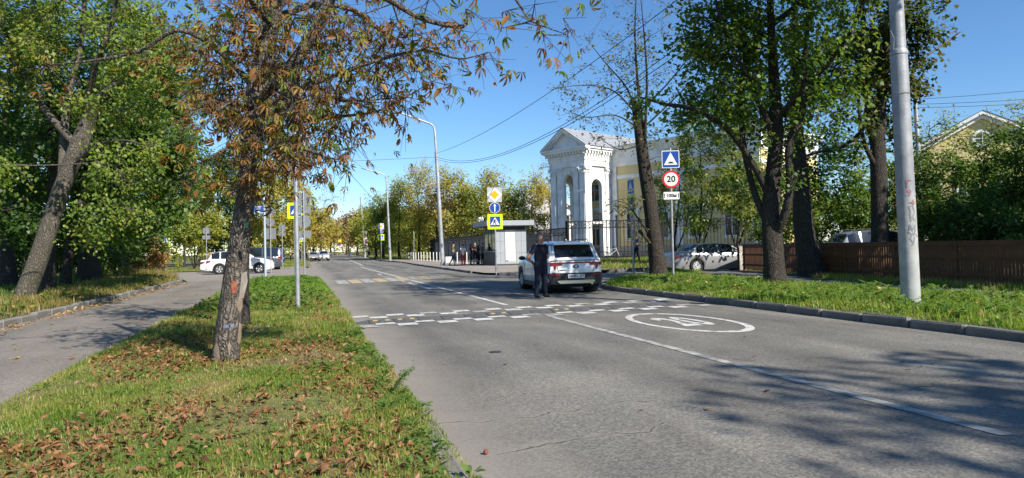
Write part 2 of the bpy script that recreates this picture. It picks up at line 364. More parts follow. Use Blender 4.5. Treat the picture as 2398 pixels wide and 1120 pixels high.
def terr(name, X, Y):
    X = np.asarray(X, float); Y = np.asarray(Y, float)
    poly, z0, amp, ed = TERR[name]
    w_ = np.clip(polydist(X, Y, poly)/ed, 0, 1); w_ = w_*w_*(3-2*w_)
    n = .5+.25*np.sin(X*1.7+Y*.6)+.25*np.sin(Y*1.1-X*.8+1)
    z = z0+amp*w_*(.45+.55*n)
    if name == 'grass_bank': z = z0+np.clip((Y-33.5+(X-12)*.1)/9, 0, 1)*.30+.03*n*w_
    return z
VL = [(-4.02, -6), (-3.95, 6), (-4.0, 12), (-4.02, 36), (-4.35, 37.8), (-5.2, 39.0), (-6.6, 39.9), (-7.5, 39.4), (-7.7, 37), (-7.72, 24), (-7.70, 10), (-7.74, 2), (-7.74, -6)]
VR = [(4.66, -12), (4.66, 20.0), (4.9, 21.4), (5.5, 22.6), (7.6, 25.1), (11.1, 27.9), (13.2, 28.2), (13.5, 27.6), (11.2, 25.9), (9.95, 20), (9.65, 12), (9.65, -12)]
VF = [(11.05, -12), (11.1, 12), (11.65, 19), (14.25, 24), (15.7, 28.4), (40, 29.1), (40, -12)]
BANK = [(11.4, 36.1), (10.2, 34.6), (11.2, 33.4), (24, 33.8), (60, 36), (60, 60), (30, 60), (13.0, 46)]
WOOD = [(-11.12, -14), (-11.12, 34), (-11.2, 40), (-11.8, 43.6), (-13.0, 46.6), (-14, 49.3), (-70, 49.3), (-70, -14)]
VL2 = [(-4.4, 67), (-4.4, 100), (-3.9, 116), (.6, 180), (6.5, 330), (-20, 330), (-12, 116), (-9.0, 67)]
LAWN = [(-13.5, 63.6), (-45, 63.6), (-45, 50.5), (-90, 50.5), (-90, 300), (-9.1, 300), (-9.1, 66.4)]
VR2 = [(5.5, 101), (8.2, 104.2), (30, 104.2), (80, 340), (16.6, 340), (10.4, 180), (6.7, 115)]
for nm, (p, z0, amp, ed, m) in {'left_verge': (VL, .03, .12, .8, TURF), 'right_verge': (VR, .115, .08, .6, TURF), 'fence_strip': (VF, .12, .05, .6, LITTER), 'grass_bank': (BANK, .11, 0., .5, TURF),
        'wood_floor': (WOOD, .12, .15, 1.5, LITTER), 'far_left_verge': (VL2, .08, .06, 1, TURF), 'left_lawn': (LAWN, .02, .06, 1, TURF), 'far_right_verge': (VR2, .1, .06, 1, TURF)}.items():
    TERR[nm] = (p, z0, amp, ed)
    if nm in ('left_verge', 'right_verge', 'fence_strip', 'grass_bank'): mound(nm, p, z0, amp, m, step=.5 if nm != 'grass_bank' else 1.5)
    elif nm == 'wood_floor': mound(nm, p, z0, amp, m, step=3)
    else: sheet(nm, p, z0+.03, m)
GR_Z = lambda nm, x, y: float(terr(nm, [x], [y])[0])

# ------------------------------------------------------------------ kerbs, stone by stone
def kerb(name, pts, wd, z0, z1, length, m, jitter=.008, skip=()):
    """stones laid along a polyline (centre of the stone row)"""
    b = MB(); bed = []
    root = None; P = [Vector((*p, 0)) for p in pts]; acc = []; i = 0
    tot = sum((P[k+1]-P[k]).length for k in range(len(P)-1)); n = max(1, round(tot/length)); st = tot/n
    def along(s):
        for k in range(len(P)-1):
            L_ = (P[k+1]-P[k]).length
            if s <= L_ or k == len(P)-2: return P[k]+(P[k+1]-P[k])*(s/L_)
            s -= L_
    for k in range(n):
        a, c = along(k*st), along((k+1)*st); d = c-a; ang = math.atan2(d.y, d.x); mid = (a+c)/2
        b.box((mid.x, mid.y, z0+.03), (d.length*1.0, wd*.7, .06), ang)
    root = b.build(name, m); root['kind'] = 'structure'
    rr = random.Random(len(pts)*7+n)
    meshes = []
    for q in range(3):
        bm_ = MB().bev((0, 0, 0), (st-.02, wd, z1-z0), .022); 
        for iv in range(8, 24): bm_.v[iv] = tuple(np.array(bm_.v[iv])+np.array([rr.uniform(-.012, .012), rr.uniform(-.008, .008), rr.uniform(-.012, .006)]))
        me = bm_.mesh('kerbstone'); me.materials.append(m); meshes.append(me)
    for k in range(n):
        if k in skip: continue
        a, c = along(k*st), along((k+1)*st); d = c-a
        o = link('kerbstone', meshes[k % 3], None, root); mid = (a+c)/2
        o.location = (mid.x+rr.uniform(-jitter, jitter), mid.y, (z0+z1)/2+rr.uniform(-jitter, jitter)); o.rotation_euler = (rr.uniform(-.02, .02), rr.uniform(-.008, .008), math.atan2(d.y, d.x)+rr.uniform(-.006, .006))
    return root
kerb('right_kerb', [(4.59, -9), (4.59, 20.0), (4.8, 21.2), (5.4, 22.5), (7.5, 25.1), (11.05, 27.93)], .15, -.05, .145, 1.0, KERB, .012)
kerb('plaza_kerb', [(9.4, 34.1), (6.5, 34.5), (5.1, 35.3)], .15, -.05, .14, 1.0, KERB, .015)
kerb('plaza_kerb', [(4.55, 39.2), (4.66, 44), (5.04, 60), (5.34, 67)], .15, -.05, .14, 1.0, KERB, .015)
kerb('plaza_kerb', [(5.93, 80), (5.2, 99), (6.5, 113)], .15, -.05, .14, 1.2, KERB, .015)
kerb('path_kerb', [(-11.05, 4), (-11.05, 34), (-11.1, 39.5), (-11.7, 43.5), (-12.9, 46.5)], .15, -.04, .15, 1.0, KERB_OLD, .018)
kerb('verge_kerb', [(-3.99, 3), (-3.94, 6), (-3.99, 12), (-4.0, 36), (-4.3, 37.9), (-5.2, 39.1), (-6.6, 40.0), (-7.5, 39.6)], .13, -.06, .035, 1.0, KERB_OLD, .02)
kerb('far_left_kerb', [(-7, 66.8), (-4.4, 66.9), (-4.35, 100), (-3.9, 116)], .15, -.05, .13, 1.5, KERB_OLD, .01)
kerb('bank_kerb', [(10.6, 33.5), (13, 33.4), (18, 33.6), (24, 33.75)], .2, -.02, .2, .8, KERB, .03)

# ------------------------------------------------------------------ painted markings (children of the road)
def mark(name, poly, m, z=.006):
    return sheet(name, poly, z, m, parent=road)
mark('painted_line', [(-.06, 3.75), (.07, 3.72), (.07, 13.4), (-.06, 13.45)], OLD_PAINT)
mark('painted_line', [(-.06, 16.6), (.07, 16.55), (.07, 64), (-.06, 64)], WHITE_PAINT)
mark('painted_line', [(.6, 68), (.75, 68), (3.6, 150), (3.4, 150)], WHITE_PAINT)
for y0 in (24.6, 28.0, 31.6, 41.0): mark('painted_dash', [(-.55, y0), (-.42, y0), (-.42, y0+2.2), (-.55, y0+2.2)], WHITE_PAINT)
for i in range(10):          # crossing: white and yellow blocks
    x = -3.45+i*.61; y0 = 31.0+.42*(x+3.4); mark('crossing_block', [(x, y0), (x+.54, y0+.23), (x+.54, y0+4.3), (x, y0+4.07)], (OLD_PAINT, YEL_PAINT)[i % 2], .009)
for i in range(14):
    x = -3.6+i*.66; mark('crossing_block', [(x, 97), (x+.5, 97), (x+.5, 101), (x, 101)], OLD_PAINT, .009)
# speed hump zone: chequered squares in two rows on each side
for row, y0 in ((0, 13.08), (1, 13.48), (2, 14.75), (3, 15.15)):
    for i in range(11):
        x = -3.92+i*.78+(0 if row in (0, 3) else -.39 if row == 1 else .0)+(.39 if row == 2 else 0)
        if row == 1: x += .78
        if x+.38 > 4.35: continue
        yy = y0+.085*(x+3.9); q = random.uniform(-.02, .02)
        mark('painted_square', [(x+q, yy), (x+.385+q, yy+.03), (x+.385+q, yy+.41), (x+q, yy+.38)], WHITE_PAINT if (i+row) % 5 else OLD_PAINT, .010)
RUB = mat('hump_rubber', (.085, .084, .085), .8, var=.25, scale=8, bump=.4, bscale=60)
HYEL = mat('hump_reflector', (.36, .25, .10), .6, var=.2)
hump = thing('speed_bump', 'black rubber speed hump with yellow inserts across the road', 'speed bump', (0, 14.32, 0))
def hump_seg(w_, cap=0):
    b = MB(); n = 8; prof = [(-.26, .004)]+[(-.24+.48*k/n, .004+.05*math.sin(math.pi*(k+.25)/(n+.5))) for k in range(n+1)]+[(.26, .004)]
    for x in (-w_/2, w_/2):
        for y, z in prof:
            k = 1 if not cap or x*cap < 0 else .35
            b.v.append((x, y*(k if cap else 1), .004+(z-.004)*(k*.4 if k < 1 else 1)))
    m_ = len(prof); b.f = [(i, i+1, m_+i+1, m_+i) for i in range(m_-1)]+[tuple(range(m_)), tuple(range(2*m_-1, m_-1, -1))]; b.m = [0]*len(b.f)
    return b
segm = hump_seg(.485).mesh('hump_segment', True); segm.materials.append(RUB)
capl = hump_seg(.35, -1).mesh('end_cap', True); capl.materials.append(RUB)
capr = hump_seg(.35, 1).mesh('end_cap', True); capr.materials.append(RUB)
refm = MB().bev((0, 0, 0), (.10, .07, .010), .004).mesh('reflector'); refm.materials.append(HYEL)
for i in range(15):
    x = -3.42+i*.5
    o = link('hump_segment', segm, None, hump, (x, .085*(x+3.9)-.33, random.uniform(-.002, .003)), .085)
    if i in (0, 1, 5, 8):
        for dx in (-.12, .13): link('reflector', refm, None, o, (dx, -.09, .05)).rotation_euler = (.14, 0, 0)
link('end_cap', capl, None, hump, (-3.85, -.33, 0), .085); link('end_cap', capr, None, hump, (3.99, .085*7.9-.33, 0), .085)
# "20" in its oval
ring_o = [(1.86+.86*math.cos(t), 11.22+1.72*math.sin(t)) for t in np.linspace(0, 2*math.pi, 48, endpoint=False)]
ring_i = [(1.86+.74*math.cos(t), 11.22+1.52*math.sin(t)) for t in np.linspace(0, 2*math.pi, 48, endpoint=False)]
b = MB(); b.v = [(x, y, .006) for x, y in ring_o+ring_i]; b.f = [(i, (i+1) % 48, 48+(i+1) % 48, 48+i) for i in range(48)]; b.m = [0]*48
b.build('painted_oval', WHITE_PAINT, road)
me = text_mesh('20', 1., bold=.03); xform(me, Matrix.Translation((1.86, 11.22, .006)) @ Matrix.Diagonal((.72, 1.95, 1, 1))); link('painted_number', me, OLD_PAINT if False else WHITE_PAINT, road)
# dark repair spots, drain cover
IRON = mat('cast_iron', (.05, .048, .045), .6, metal=.3, var=.3, scale=20, bump=.5)
# ------------------------------------------------------------------ palace with portico
STUC_W = mat('white_stucco', (.78, .77, .75), .85, var=.06, scale=1.2, bump=.25, bscale=30, col2=(.58, .56, .52), mix_scale=.9, thr=(.48, .72))
STUC_Y = mat('yellow_stucco', (.68, .54, .27), .9, var=.07, scale=1., bump=.3, bscale=30, col2=(.62, .49, .25), mix_scale=.4)
ROOF_M = mat('sheet_roof', (.42, .43, .44), .45, metal=.3, var=.1, scale=2)
PLINTH = mat('stone_plinth', (.36, .31, .26), .9, var=.15, scale=3, bump=.4)
GLASS_D = glass_mat('window_glass', (.03, .035, .04), .06)
BLACK = mat('black_iron', (.018, .018, .02), .55, metal=.2, var=.2)
WFRAME = mat('window_frame_white', (.7, .69, .66), .6, var=.05)

def arch_poly(w_, h, n=10):
    r_ = w_/2; return [(-r_, 0), (r_, 0)]+[(r_*math.cos(t), h-r_+r_*math.sin(t)) for t in np.linspace(0, math.pi, n)]
def wall_with_arch(b, x0, x1, z0, z1, cx, w_, zs, ztop, y0, y1, m=0):
    """solid wall strip in XZ with one arched opening"""
    r_ = w_/2; zc = ztop-r_
    b.bbox(x0, cx-r_, y0, y1, z0, z1, m); b.bbox(cx+r_, x1, y0, y1, z0, z1, m)
    if zs > z0: b.bbox(cx-r_, cx+r_, y0, y1, z0, zs, m)
    n = 12; ts = np.linspace(math.pi, 0, n+1)
    for i in range(n):
        xa, za = cx+r_*math.cos(ts[i]), zc+r_*math.sin(ts[i]); xb, zb = cx+r_*math.cos(ts[i+1]), zc+r_*math.sin(ts[i+1])
        b.prism([(xa, za), (xb, zb), (xb, z1), (xa, z1)], y0, y1, m)

# local frame: x along the facade, y into the building, z up; front of portico at y = 0
FN = Vector((-.90, -.44, 0)).normalized()
pal = thing('palace_building', 'yellow palace with tall white columned portico behind the iron fence', 'building', (24.78, 74.65, .25), math.atan2(-FN.x, FN.y) + math.pi)
HW = 2.8; EAVE = 12.9
def column(x, y, w_, label='column'):
    b = MB(); z = 0
    b.bbox(x-w_*.62, x+w_*.62, y-w_*.62, y+w_*.62, 0, .5); b.bbox(x-w_*.56, x+w_*.56, y-w_*.56, y+w_*.56, .5, .75)
    b.bbox(x-w_*.5, x+w_*.5, y-w_*.5, y+w_*.5, .75, 7.4); b.bbox(x-w_*.55, x+w_*.55, y-w_*.55, y+w_*.55, 7.4, 7.6)
    b.bbox(x-w_*.49, x+w_*.49, y-w_*.49, y+w_*.49, 7.6, 9.5)
    o = b.build(label, STUC_W, pal)
    f = MB()          # recessed-panel ribs on the shaft
    for s in (-1, 1):
        for k in (-.3, .3):
            f.bbox(x+k*w_-.03, x+k*w_+.03, y+s*w_*.5-.03, y+s*w_*.5+.03, 1.0, 7.2); f.bbox(x+s*w_*.5-.03, x+s*w_*.5+.03, y+k*w_-.03, y+k*w_+.03, 1.0, 7.2)
    f.build('shaft_rib', STUC_W, o)
    c = MB()          # leafy capital
    for i, (k, z0, z1) in enumerate(((.54, 9.5, 9.62), (.5, 9.62, 10.35), (.66, 10.35, 10.5))):
        c.bbox(x-w_*k, x+w_*k, y-w_*k, y+w_*k, z0, z1)
    for s in (-1, 1):
        for q in range(3):
            t = (q-1)*w_*.34
            for zz, out in ((9.65, .03), (9.95, .1)):
                c.box((x+t, y+s*(w_*.5+out), zz+.16), (w_*.24, .1, .32), rx=s*.25); c.box((x+s*(w_*.5+out), y+t, zz+.16), (.1, w_*.24, .32), ry=-s*.25)
    for sx in (-1, 1):
        for sy in (-1, 1): c.lathe([(.02, -.14), (.15, -.12), (.15, .12), (.02, .14)], 8, (x+sx*w_*.58, y+sy*w_*.58, 10.22), axis='X' if sx*sy > 0 else 'Y')
    c.build('capital', STUC_W, o); return o
DEP = 4.6
for x, y in ((-HW+.5, .5), (-1.28, .45), (1.28, .45), (HW-.5, .5)): column(x, y, .86 if abs(x) > 2 else .72)
for x in (-HW+.5, HW-.5): column(x, DEP-.3, .85)
b = MB(); wall_with_arch(b, -1.0, 1.0, 0, 10.5, 0, 1.6, 0, 9.6, .3, .75); b.build('front_arch', STUC_W, pal)
b = MB()
for t0 in np.linspace(math.pi, 0, 13)[:-1]:
    t1 = t0-math.pi/12
    b.prism([(0.8*math.cos(t0), 8.8+.8*math.sin(t0)), (0.8*math.cos(t1), 8.8+.8*math.sin(t1)), (1.0*math.cos(t1), 8.8+1.0*math.sin(t1)), (1.0*math.cos(t0), 8.8+1.0*math.sin(t0))], .2, .297)
b.bbox(-1.0, -.8, .2, .297, 0, 8.8); b.bbox(.8, 1.0, .2, .297, 0, 8.8); b.bbox(-1.05, -.75, .17, .2, 8.65, 8.82); b.bbox(.75, 1.05, .17, .2, 8.65, 8.82)
b.build('arch_moulding', STUC_W, pal)
def ring_of(b, x0, x1, y0, y1, z0, z1): b.bbox(x0, x1, y0, y1, z0, z1)
b = MB(); b.bbox(-HW, HW, 0, DEP+1.2, 10.5, 11.1); b.bbox(-HW-.08, HW+.08, -.08, DEP+1.2, 11.1, 11.5); b.build('entablature', STUC_W, pal)
b = MB(); b.bbox(-HW-.15, HW+.15, -.15, DEP+1.2, 11.5, 11.72); b.bbox(-HW-.55, HW+.55, -.55, DEP+1.2, 12.15, 12.4); b.bbox(-HW-.72, HW+.72, -.72, DEP+1.2, 12.4, 12.62); b.build('cornice', STUC_W, pal)
b = MB(); b.bbox(-HW-.1, HW+.1, -.1, DEP+1.2, 11.72, 12.15); b.build('frieze', STUC_W, pal)
mod = MB().bbox(-.11, .11, -.2, .2, -.17, .17).mesh('modillion'); mod.materials.append(STUC_W)
for i in range(13):
    link('modillion', mod, None, pal, (-HW-.1+i*(2*HW+.2)/12, -.3, 11.97))
for i in range(11):
    link('modillion', mod, None, pal, (HW+.3, -.1+i*.5, 11.97), math.pi/2)
APEX = 15.0
b = MB(); b.prism([(-HW-.1, 12.62), (HW+.1, 12.62), (0, APEX-.35)], .05, .5); b.build('pediment', STUC_W, pal)
b = MB()
for s in (-1, 1):
    for (k, y0, hh) in ((0., -.72, .26), (.27, -.55, .2)):
        b.prism([(s*(HW+.8), 12.62-k), (0, APEX-k), (0, APEX-k-hh-.05), (s*(HW+.8), 12.62-k-hh+.14)], y0, .04)
b.build('raking_cornice', STUC_W, pal)
for s in (-1, 1):
    for i in range(9):
        t = (i+.7)/9.6; o = link('modillion', mod, None, pal, (s*(HW+.5)*(1-t), -.25, 12.45+(APEX-12.62-.2)*t)); o.rotation_euler = (0, s*math.atan2(APEX-12.6, HW), 0); o.scale = (1, 1, .8)
b = MB(); b.lathe([(.72, -.06), (.8, 0), (.72, .06), (.55, .04), (.55, -.02)], 20, (0, .12, 11.3), axis='Y'); b.build('wreath', STUC_W, pal)
b = MB()
for s in (-1, 1): b.add([(s*(HW+.8), -.75, 12.68), (0, -.75, APEX+.08), (0, 14, APEX+.08), (s*(HW+.8), 14, 12.68)], [(0, 1, 2, 3)]); b.add([(s*(HW+.8), -.75, 12.62), (0, -.75, APEX+.02), (0, 14, APEX+.02), (s*(HW+.8), 14, 12.62)], [(0, 1, 2, 3)])
rf = b.build('roof', ROOF_M, pal)
seam = MB()
for s in (-1, 1):
    a = Vector((s*(HW+.8), 0, 12.7)); c = Vector((0, 0, APEX+.1))
    pass
for i in range(20):
    for s in (-1, 1):
        y = -.7+i*.7; sm = MB().tube([(s*(HW+.8), y, 12.71), (0, y, APEX+.11)], .025, 4); sm.build('roof_seam', ROOF_M, rf)
# side of the portico: wall with an arched niche and a balcony rail
for s in (-1, 1):
    b = MB(); 
    for k in range(1):
        bb = MB(); wall_with_arch(bb, .6, DEP-.1, 0, 10.5, 2.35, 1.9, 0, 9.0, -.25, .25)
        for v, f in ((bb.v, bb.f),): b.add([(s*(HW-.5)+y, x, z) for x, y, z in bb.v], bb.f)
    b.build('side_arch', STUC_W, pal)
    rail = MB(); xx = s*(HW-.35)
    rail.bbox(xx-.05, xx+.05, 1.4, 3.3, 4.9, 5.0); rail.bbox(xx-.05, xx+.05, 1.4, 3.3, 4.0, 4.1)
    for i in range(12): rail.bbox(xx-.02, xx+.02, 1.5+i*.16, 1.53+i*.16, 4.1, 4.9)
    rail.build('balcony_rail', BLACK, pal)
    MB().bbox(xx-.45, xx+.3, 1.35, 3.35, 3.75, 4.0).build('balcony_slab', STUC_W, pal)
# body of the building behind and to the right
X1 = 21.5; TOPW = 12.7
def facade(x0, x1, y):
    MB().bbox(x0, x1, y, y+13, 0, 10.5).build('wall', STUC_Y, pal)
    MB().bbox(x0, x1+.1, y-.12, y+13.1, 0, 1.1).build('plinth', PLINTH, pal)
    MB().bbox(x0, x1+.05, y-.09, y+13.05, 9.0, 9.45).build('string_course', STUC_W, pal)
    b_ = MB(); b_.bbox(x0, x1+.1, y-.1, y+13.1, 10.5, 11.5); b_.bbox(x0, x1+.16, y-.16, y+13.16, 11.5, TOPW-.3); b_.bbox(x0, x1+.5, y-.5, y+13.5, TOPW-.3, TOPW-.05); b_.bbox(x0, x1+.65, y-.65, y+13.65, TOPW-.05, TOPW+.2); b_.build('main_cornice', STUC_W, pal)
facade(-HW+.2, X1, DEP+.4)
for sgn in (1,):
    b = MB(); y0 = DEP-.2; b.add([(-HW-.5, y0, TOPW+.2), (X1+.6, y0, TOPW+.2), (X1-3, y0+7, TOPW+1.1), (-HW+2, y0+7, TOPW+1.1)], [(0, 1, 2, 3)]); b.add([(X1+.6, y0, TOPW+.2), (X1+.6, y0+14, TOPW+.2), (X1-3, y0+7, TOPW+1.1)], [(0, 1, 2)])
    b.add([(-HW-.5, y0+14, TOPW+.2), (X1+.6, y0+14, TOPW+.2), (X1-3, y0+7, TOPW+1.1), (-HW+2, y0+7, TOPW+1.1)], [(3, 2, 1, 0)]); b.build('main_roof', ROOF_M, pal)
YF = DEP+.4
def pal_window(x, z0, w_, h, arch=False, hood=True):
    g = MB(); g.prism([(x+p[0], z0+p[1]) for p in (arch_poly(w_, h) if arch else [(-w_/2, 0), (w_/2, 0), (w_/2, h), (-w_/2, h)])], YF-.02, YF+.02)
    o = g.build('window', GLASS_D, pal); f = MB(); ww = .08
    f.bbox(x-w_/2-.16, x-w_/2, YF-.14, YF-.02, z0-.1, z0+h); f.bbox(x+w_/2, x+w_/2+.16, YF-.14, YF-.02, z0-.1, z0+h)
    if not arch: f.bbox(x-w_/2-.16, x+w_/2+.16, YF-.14, YF-.02, z0+h, z0+h+.18)
    f.bbox(x-.04, x+.04, YF-.06, YF-.021, z0, z0+h); f.bbox(x-w_/2, x+w_/2, YF-.058, YF-.022, z0+h*.64, z0+h*.64+.07); f.bbox(x-w_/2, x+w_/2, YF-.058, YF-.022, z0, z0+.08)
    f.bbox(x-w_/2-.25, x+w_/2+.25, YF-.25, YF-.02, z0-.22, z0-.1); f.build('frame', WFRAME, o)
    if hood: h_ = MB().bbox(x-w_/2-.35, x+w_/2+.35, YF-.35, YF-.02, z0+h+.35, z0+h+.6); h_.bbox(x-w_/2-.25, x+w_/2+.25, YF-.2, YF-.02, z0+h+.18, z0+h+.35); h_.build('hood', STUC_W, o)
    if arch: 
        h_ = MB()
        for t0 in np.linspace(math.pi, 0, 11)[:-1]:
            t1 = t0-math.pi/10; r1, r2 = w_/2, w_/2+.3; zc = z0+h-w_/2
            h_.prism([(x+r1*math.cos(t0), zc+r1*math.sin(t0)), (x+r1*math.cos(t1), zc+r1*math.sin(t1)), (x+r2*math.cos(t1), zc+r2*math.sin(t1)), (x+r2*math.cos(t0), zc+r2*math.sin(t0))], YF-.14, YF-.02)
        h_.build('arch_trim', STUC_W, o)
for i, x in enumerate((5.6, 9.8, 14.0, 18.2)):
    pal_window(x, 1.9, 1.5, 2.9, arch=(i in (3, 5)), hood=i not in (3, 5))
for x in (HW+.2, 12.0, 20.9): MB().bbox(x-.5, x+.5, YF-.16, YF-.001, 1.1, 10.5).build('pilaster', STUC_W, pal)
pal_window(0, 1.2, 1.7, 3.2); pal_window(0, 6.6, 1.5, 2.0, hood=False)
MB().bbox(-HW+1, HW-1, DEP+.3, DEP+.38, 5.4, 5.8).build('inner_band', STUC_W, pal)
b = MB()
for i in range(4): b.bbox(-HW-.4+i*.0, HW+.4, -2.0+i*.45, .2, i*.18-.2, i*.18-.02)
b.build('steps', PLINTH, pal)
# lower neighbour far behind, and the gabled house on the right
def gable_house(name, label, loc, rotz, w_, h_eave, h_apex, depth, wall_m, oc_z, oc_r):
    t = thing(name, label, 'building', loc, rotz); hw = w_/2
    MB().prism([(-hw, 0), (hw, 0), (hw, h_eave), (0, h_apex-.25), (-hw, h_eave)], 0, depth).build('wall', wall_m, t)
    b = MB()
    for s in (-1, 1):
        b.prism([(s*(hw+.5), h_eave-.3), (0, h_apex), (0, h_apex+.28), (s*(hw+.5), h_eave+.02)], -.55, -.002); b.prism([(s*(hw+.2), h_eave-.55), (0, h_apex-.35), (0, h_apex-.02), (s*(hw+.2), h_eave-.25)], -.25, -.004)
    b.build('gable_moulding', STUC_W, t)
    b = MB()
    for s in (-1, 1): b.add([(s*(hw+.6), -.6, h_eave+.06), (0, -.6, h_apex+.32), (0, depth+.6, h_apex+.32), (s*(hw+.6), depth+.6, h_eave+.06)], [(0, 1, 2, 3)])
    r_ = b.build('roof', ROOF_M, t)
    for i in range(int(depth/.8)):
        for s in (-1, 1): MB().tube([(s*(hw+.6), i*.8, h_eave+.08), (0, i*.8, h_apex+.34)], .03, 4).build('roof_seam', ROOF_M, r_)
    if oc_r:
        o = MB().lathe([(oc_r*.02, -.05), (oc_r, -.05), (oc_r, -.004)], 20, (0, 0, oc_z), axis='Y').build('round_window', GLASS_D, t)
        MB().lathe([(oc_r, -.12), (oc_r*1.45, -.1), (oc_r*1.5, -.01), (oc_r, -.01), (oc_r, -.12)], 20, (0, 0, oc_z), axis='Y', cap=False).build('frame', STUC_W, o)
        f = MB().bbox(-.03, .03, -.1, -.055, oc_z-oc_r, oc_z+oc_r); f.bbox(-oc_r, oc_r, -.098, -.056, oc_z-.03, oc_z+.03); f.build('muntin', WFRAME, o)
    for z0 in (1.6, 5.0):
        for x in np.arange(-hw+1.6, hw-.5, 2.6):
            o = MB().bbox(x-.6, x+.6, -.03, .02, z0, z0+1.8).build('window', GLASS_D, t)
            f = MB().bbox(x-.75, x-.6, -.12, -.031, z0-.1, z0+1.9); f.bbox(x+.6, x+.75, -.12, -.031, z0-.1, z0+1.9); f.bbox(x-.75, x+.75, -.12, -.032, z0+1.8, z0+1.95); f.bbox(x-.04, x+.04, -.08, -.033, z0, z0+1.8); f.build('frame', WFRAME, o)
    return t
gable_house('gabled_house', 'yellow house with white gable and round window above the right hedge', (52.3, 45.2, 0), R(-40), 11.0, 9.2, 12.2, 16, STUC_Y, 10.1, .55)
gable_house('white_house', 'small white gabled house among trees behind the kiosk', (31.5, 103.5, 0), R(-30), 8.0, 8.0, 11.3, 10, STUC_W, 8.6, .6)
BLK = mat('panel_wall', (.55, .52, .47), .9, var=.1, scale=.6)
# ------------------------------------------------------------------ iron fence
def iron_bay(root, p, q, z, H, post_h, arches=True):
    p = Vector((*p, z)); q = Vector((*q, z)); d = q-p; L_ = d.length; ang = math.atan2(d.y, d.x)
    pn = MB().box((L_/2, 0, .22), (L_, .045, .06)).build('rail', BLACK, root, loc=p, rotz=ang)
    for zz in (.62, H-.62, H-.12): MB().box(((L_)/2, 0, zz), (L_, .045, .06)).build('rail', BLACK, root, loc=p, rotz=ang)
    n = int(L_/.24)
    for i in range(1, n): link('bar', BARM[H], None, pn, (i*L_/n, 0, 0))
    sc = MB(); k = max(1, round(L_/.34))
    for i in range(k):       # scrolls between the upper and lower rail pairs
        x = (i+.5)*L_/k
        for zc, r_ in ((H-.46, .11), (.42, .11)):
            sc.tube([(x+r_*math.cos(t), 0, zc+r_*math.sin(t)) for t in np.linspace(0, 2*math.pi, 9)], .018, 4)
    k = max(1, round(L_/1.2))
    for i in range(k):
        a, c = i*L_/k, (i+1)*L_/k
        sc.tube([(a, 0, H-.12), ((a+c)/2, 0, H-.34), (c, 0, H-.12)], .014, 4); sc.tube([(a, 0, H-.34), ((a+c)/2, 0, H-.12), (c, 0, H-.34)], .014, 4)
    sc.build('scrollwork', BLACK, pn)['kind'] = 'stuff'
    pb = MB().box((0, 0, post_h/2), (.12, .12, post_h)); pb.lathe([(.09, post_h), (.11, post_h+.03), (.05, post_h+.12), (.005, post_h+.16)], 8)
    pb.build('post', BLACK, root, loc=p, rotz=ang)
BARM = {}
for H in (3.0, 2.7):
    BARM[H] = MB().box((0, 0, H/2), (.046, .046, H-.2)).mesh('bar'); BARM[H].materials.append(BLACK)
fen = thing('iron_fence', 'tall black wrought iron fence with scrolled top before the palace', 'fence', (13.3, 45.7, .35))
base_pts = [(13.3, 45.7), (16.66, 44.75), (19.8, 43.7), (22.6, 42.85), (25.4, 42.0), (28.2, 41.15)]
for a, c in zip(base_pts, base_pts[1:]): iron_bay(fen, (a[0]-13.3, a[1]-45.7), (c[0]-13.3, c[1]-45.7), 0, 3.0, 3.15)
fen2 = thing('iron_fence', 'black iron fence running along the pavement behind the kiosk', 'fence', (13.3, 45.7, .2))
pp = [(13.25, 45.9)]+[(13.2-.022*k*2.9, 46+2.9*k) for k in range(1, 18)]
for a, c in zip(pp, pp[1:]): iron_bay(fen2, (a[0]-13.3, a[1]-45.7), (c[0]-13.3, c[1]-45.7), 0, 2.7, 2.95)
# weathered boards fixed behind the iron fence
GREY_W = mat('weathered_board', (.36, .33, .30), .9, var=.3, scale=5, bump=.4, col2=(.25, .23, .205), mix_scale=2)
hb = thing('board_screen', 'grey weathered board screen fixed along the iron fence behind the bollards', 'fence', (13.3, 45.7, .2))
bdm = MB().box((0, 0, 1.12), (.03, .205, 2.1)).mesh('board'); bdm.materials.append(GREY_W)
rl = MB(); rl.tube([(-.12, 3, .6), (-1.08, 47, .6)], .03, 4); rl.build('rail', GREY_W, hb)
for i in range(200):
    y = 3+i*.215; link('board', bdm, None, hb, (-.10-.022*y, y, random.uniform(-.03, .03))).rotation_euler = (random.uniform(-.008, .008), 0, .022)

# ------------------------------------------------------------------ brown picket fence
BROWN = mat('brown_fence_paint', (.135, .056, .021), .65, var=.3, scale=4, bump=.25, col2=(.095, .04, .016), mix_scale=2)
pf = thing('picket_fence', 'low red brown wooden slat fence along the right path', 'fence', (14.75, 27.4, .13))
F0 = Vector((14.75, 27.4)); F1 = Vector((12.1, 10.0)); F2 = Vector((11.8, -4)); 
def run(a, c, n_off):
    d = c-a; L_ = d.length; ang = math.atan2(d.y, d.x); o0 = a-F0
    n = int(L_/.112)
    for i in range(n):
        x = (i+.5)*L_/n; p = o0+d*(x/L_)
        o = link('slat', SLATM, None, pf, (p.x, p.y, random.uniform(-.008, .008)), ang+random.uniform(-.03, .03))
    for zz, hh in ((.28, .09), (.75, .09), (1.16, .14)):
        off = -.03 if zz < 1 else .0
        b_ = MB().box((L_/2, off, zz), (L_, .035 if zz < 1 else .05, hh)); b_.build('rail', BROWN, pf, loc=(o0.x, o0.y, 0), rotz=ang)
    k = max(1, round(L_/2.5))
    for i in range(k+1):
        p = o0+d*(i/k); MB().box((0, -.09, .6), (.1, .1, 1.24), ang).build('post', BROWN, pf, loc=(p.x, p.y, 0))
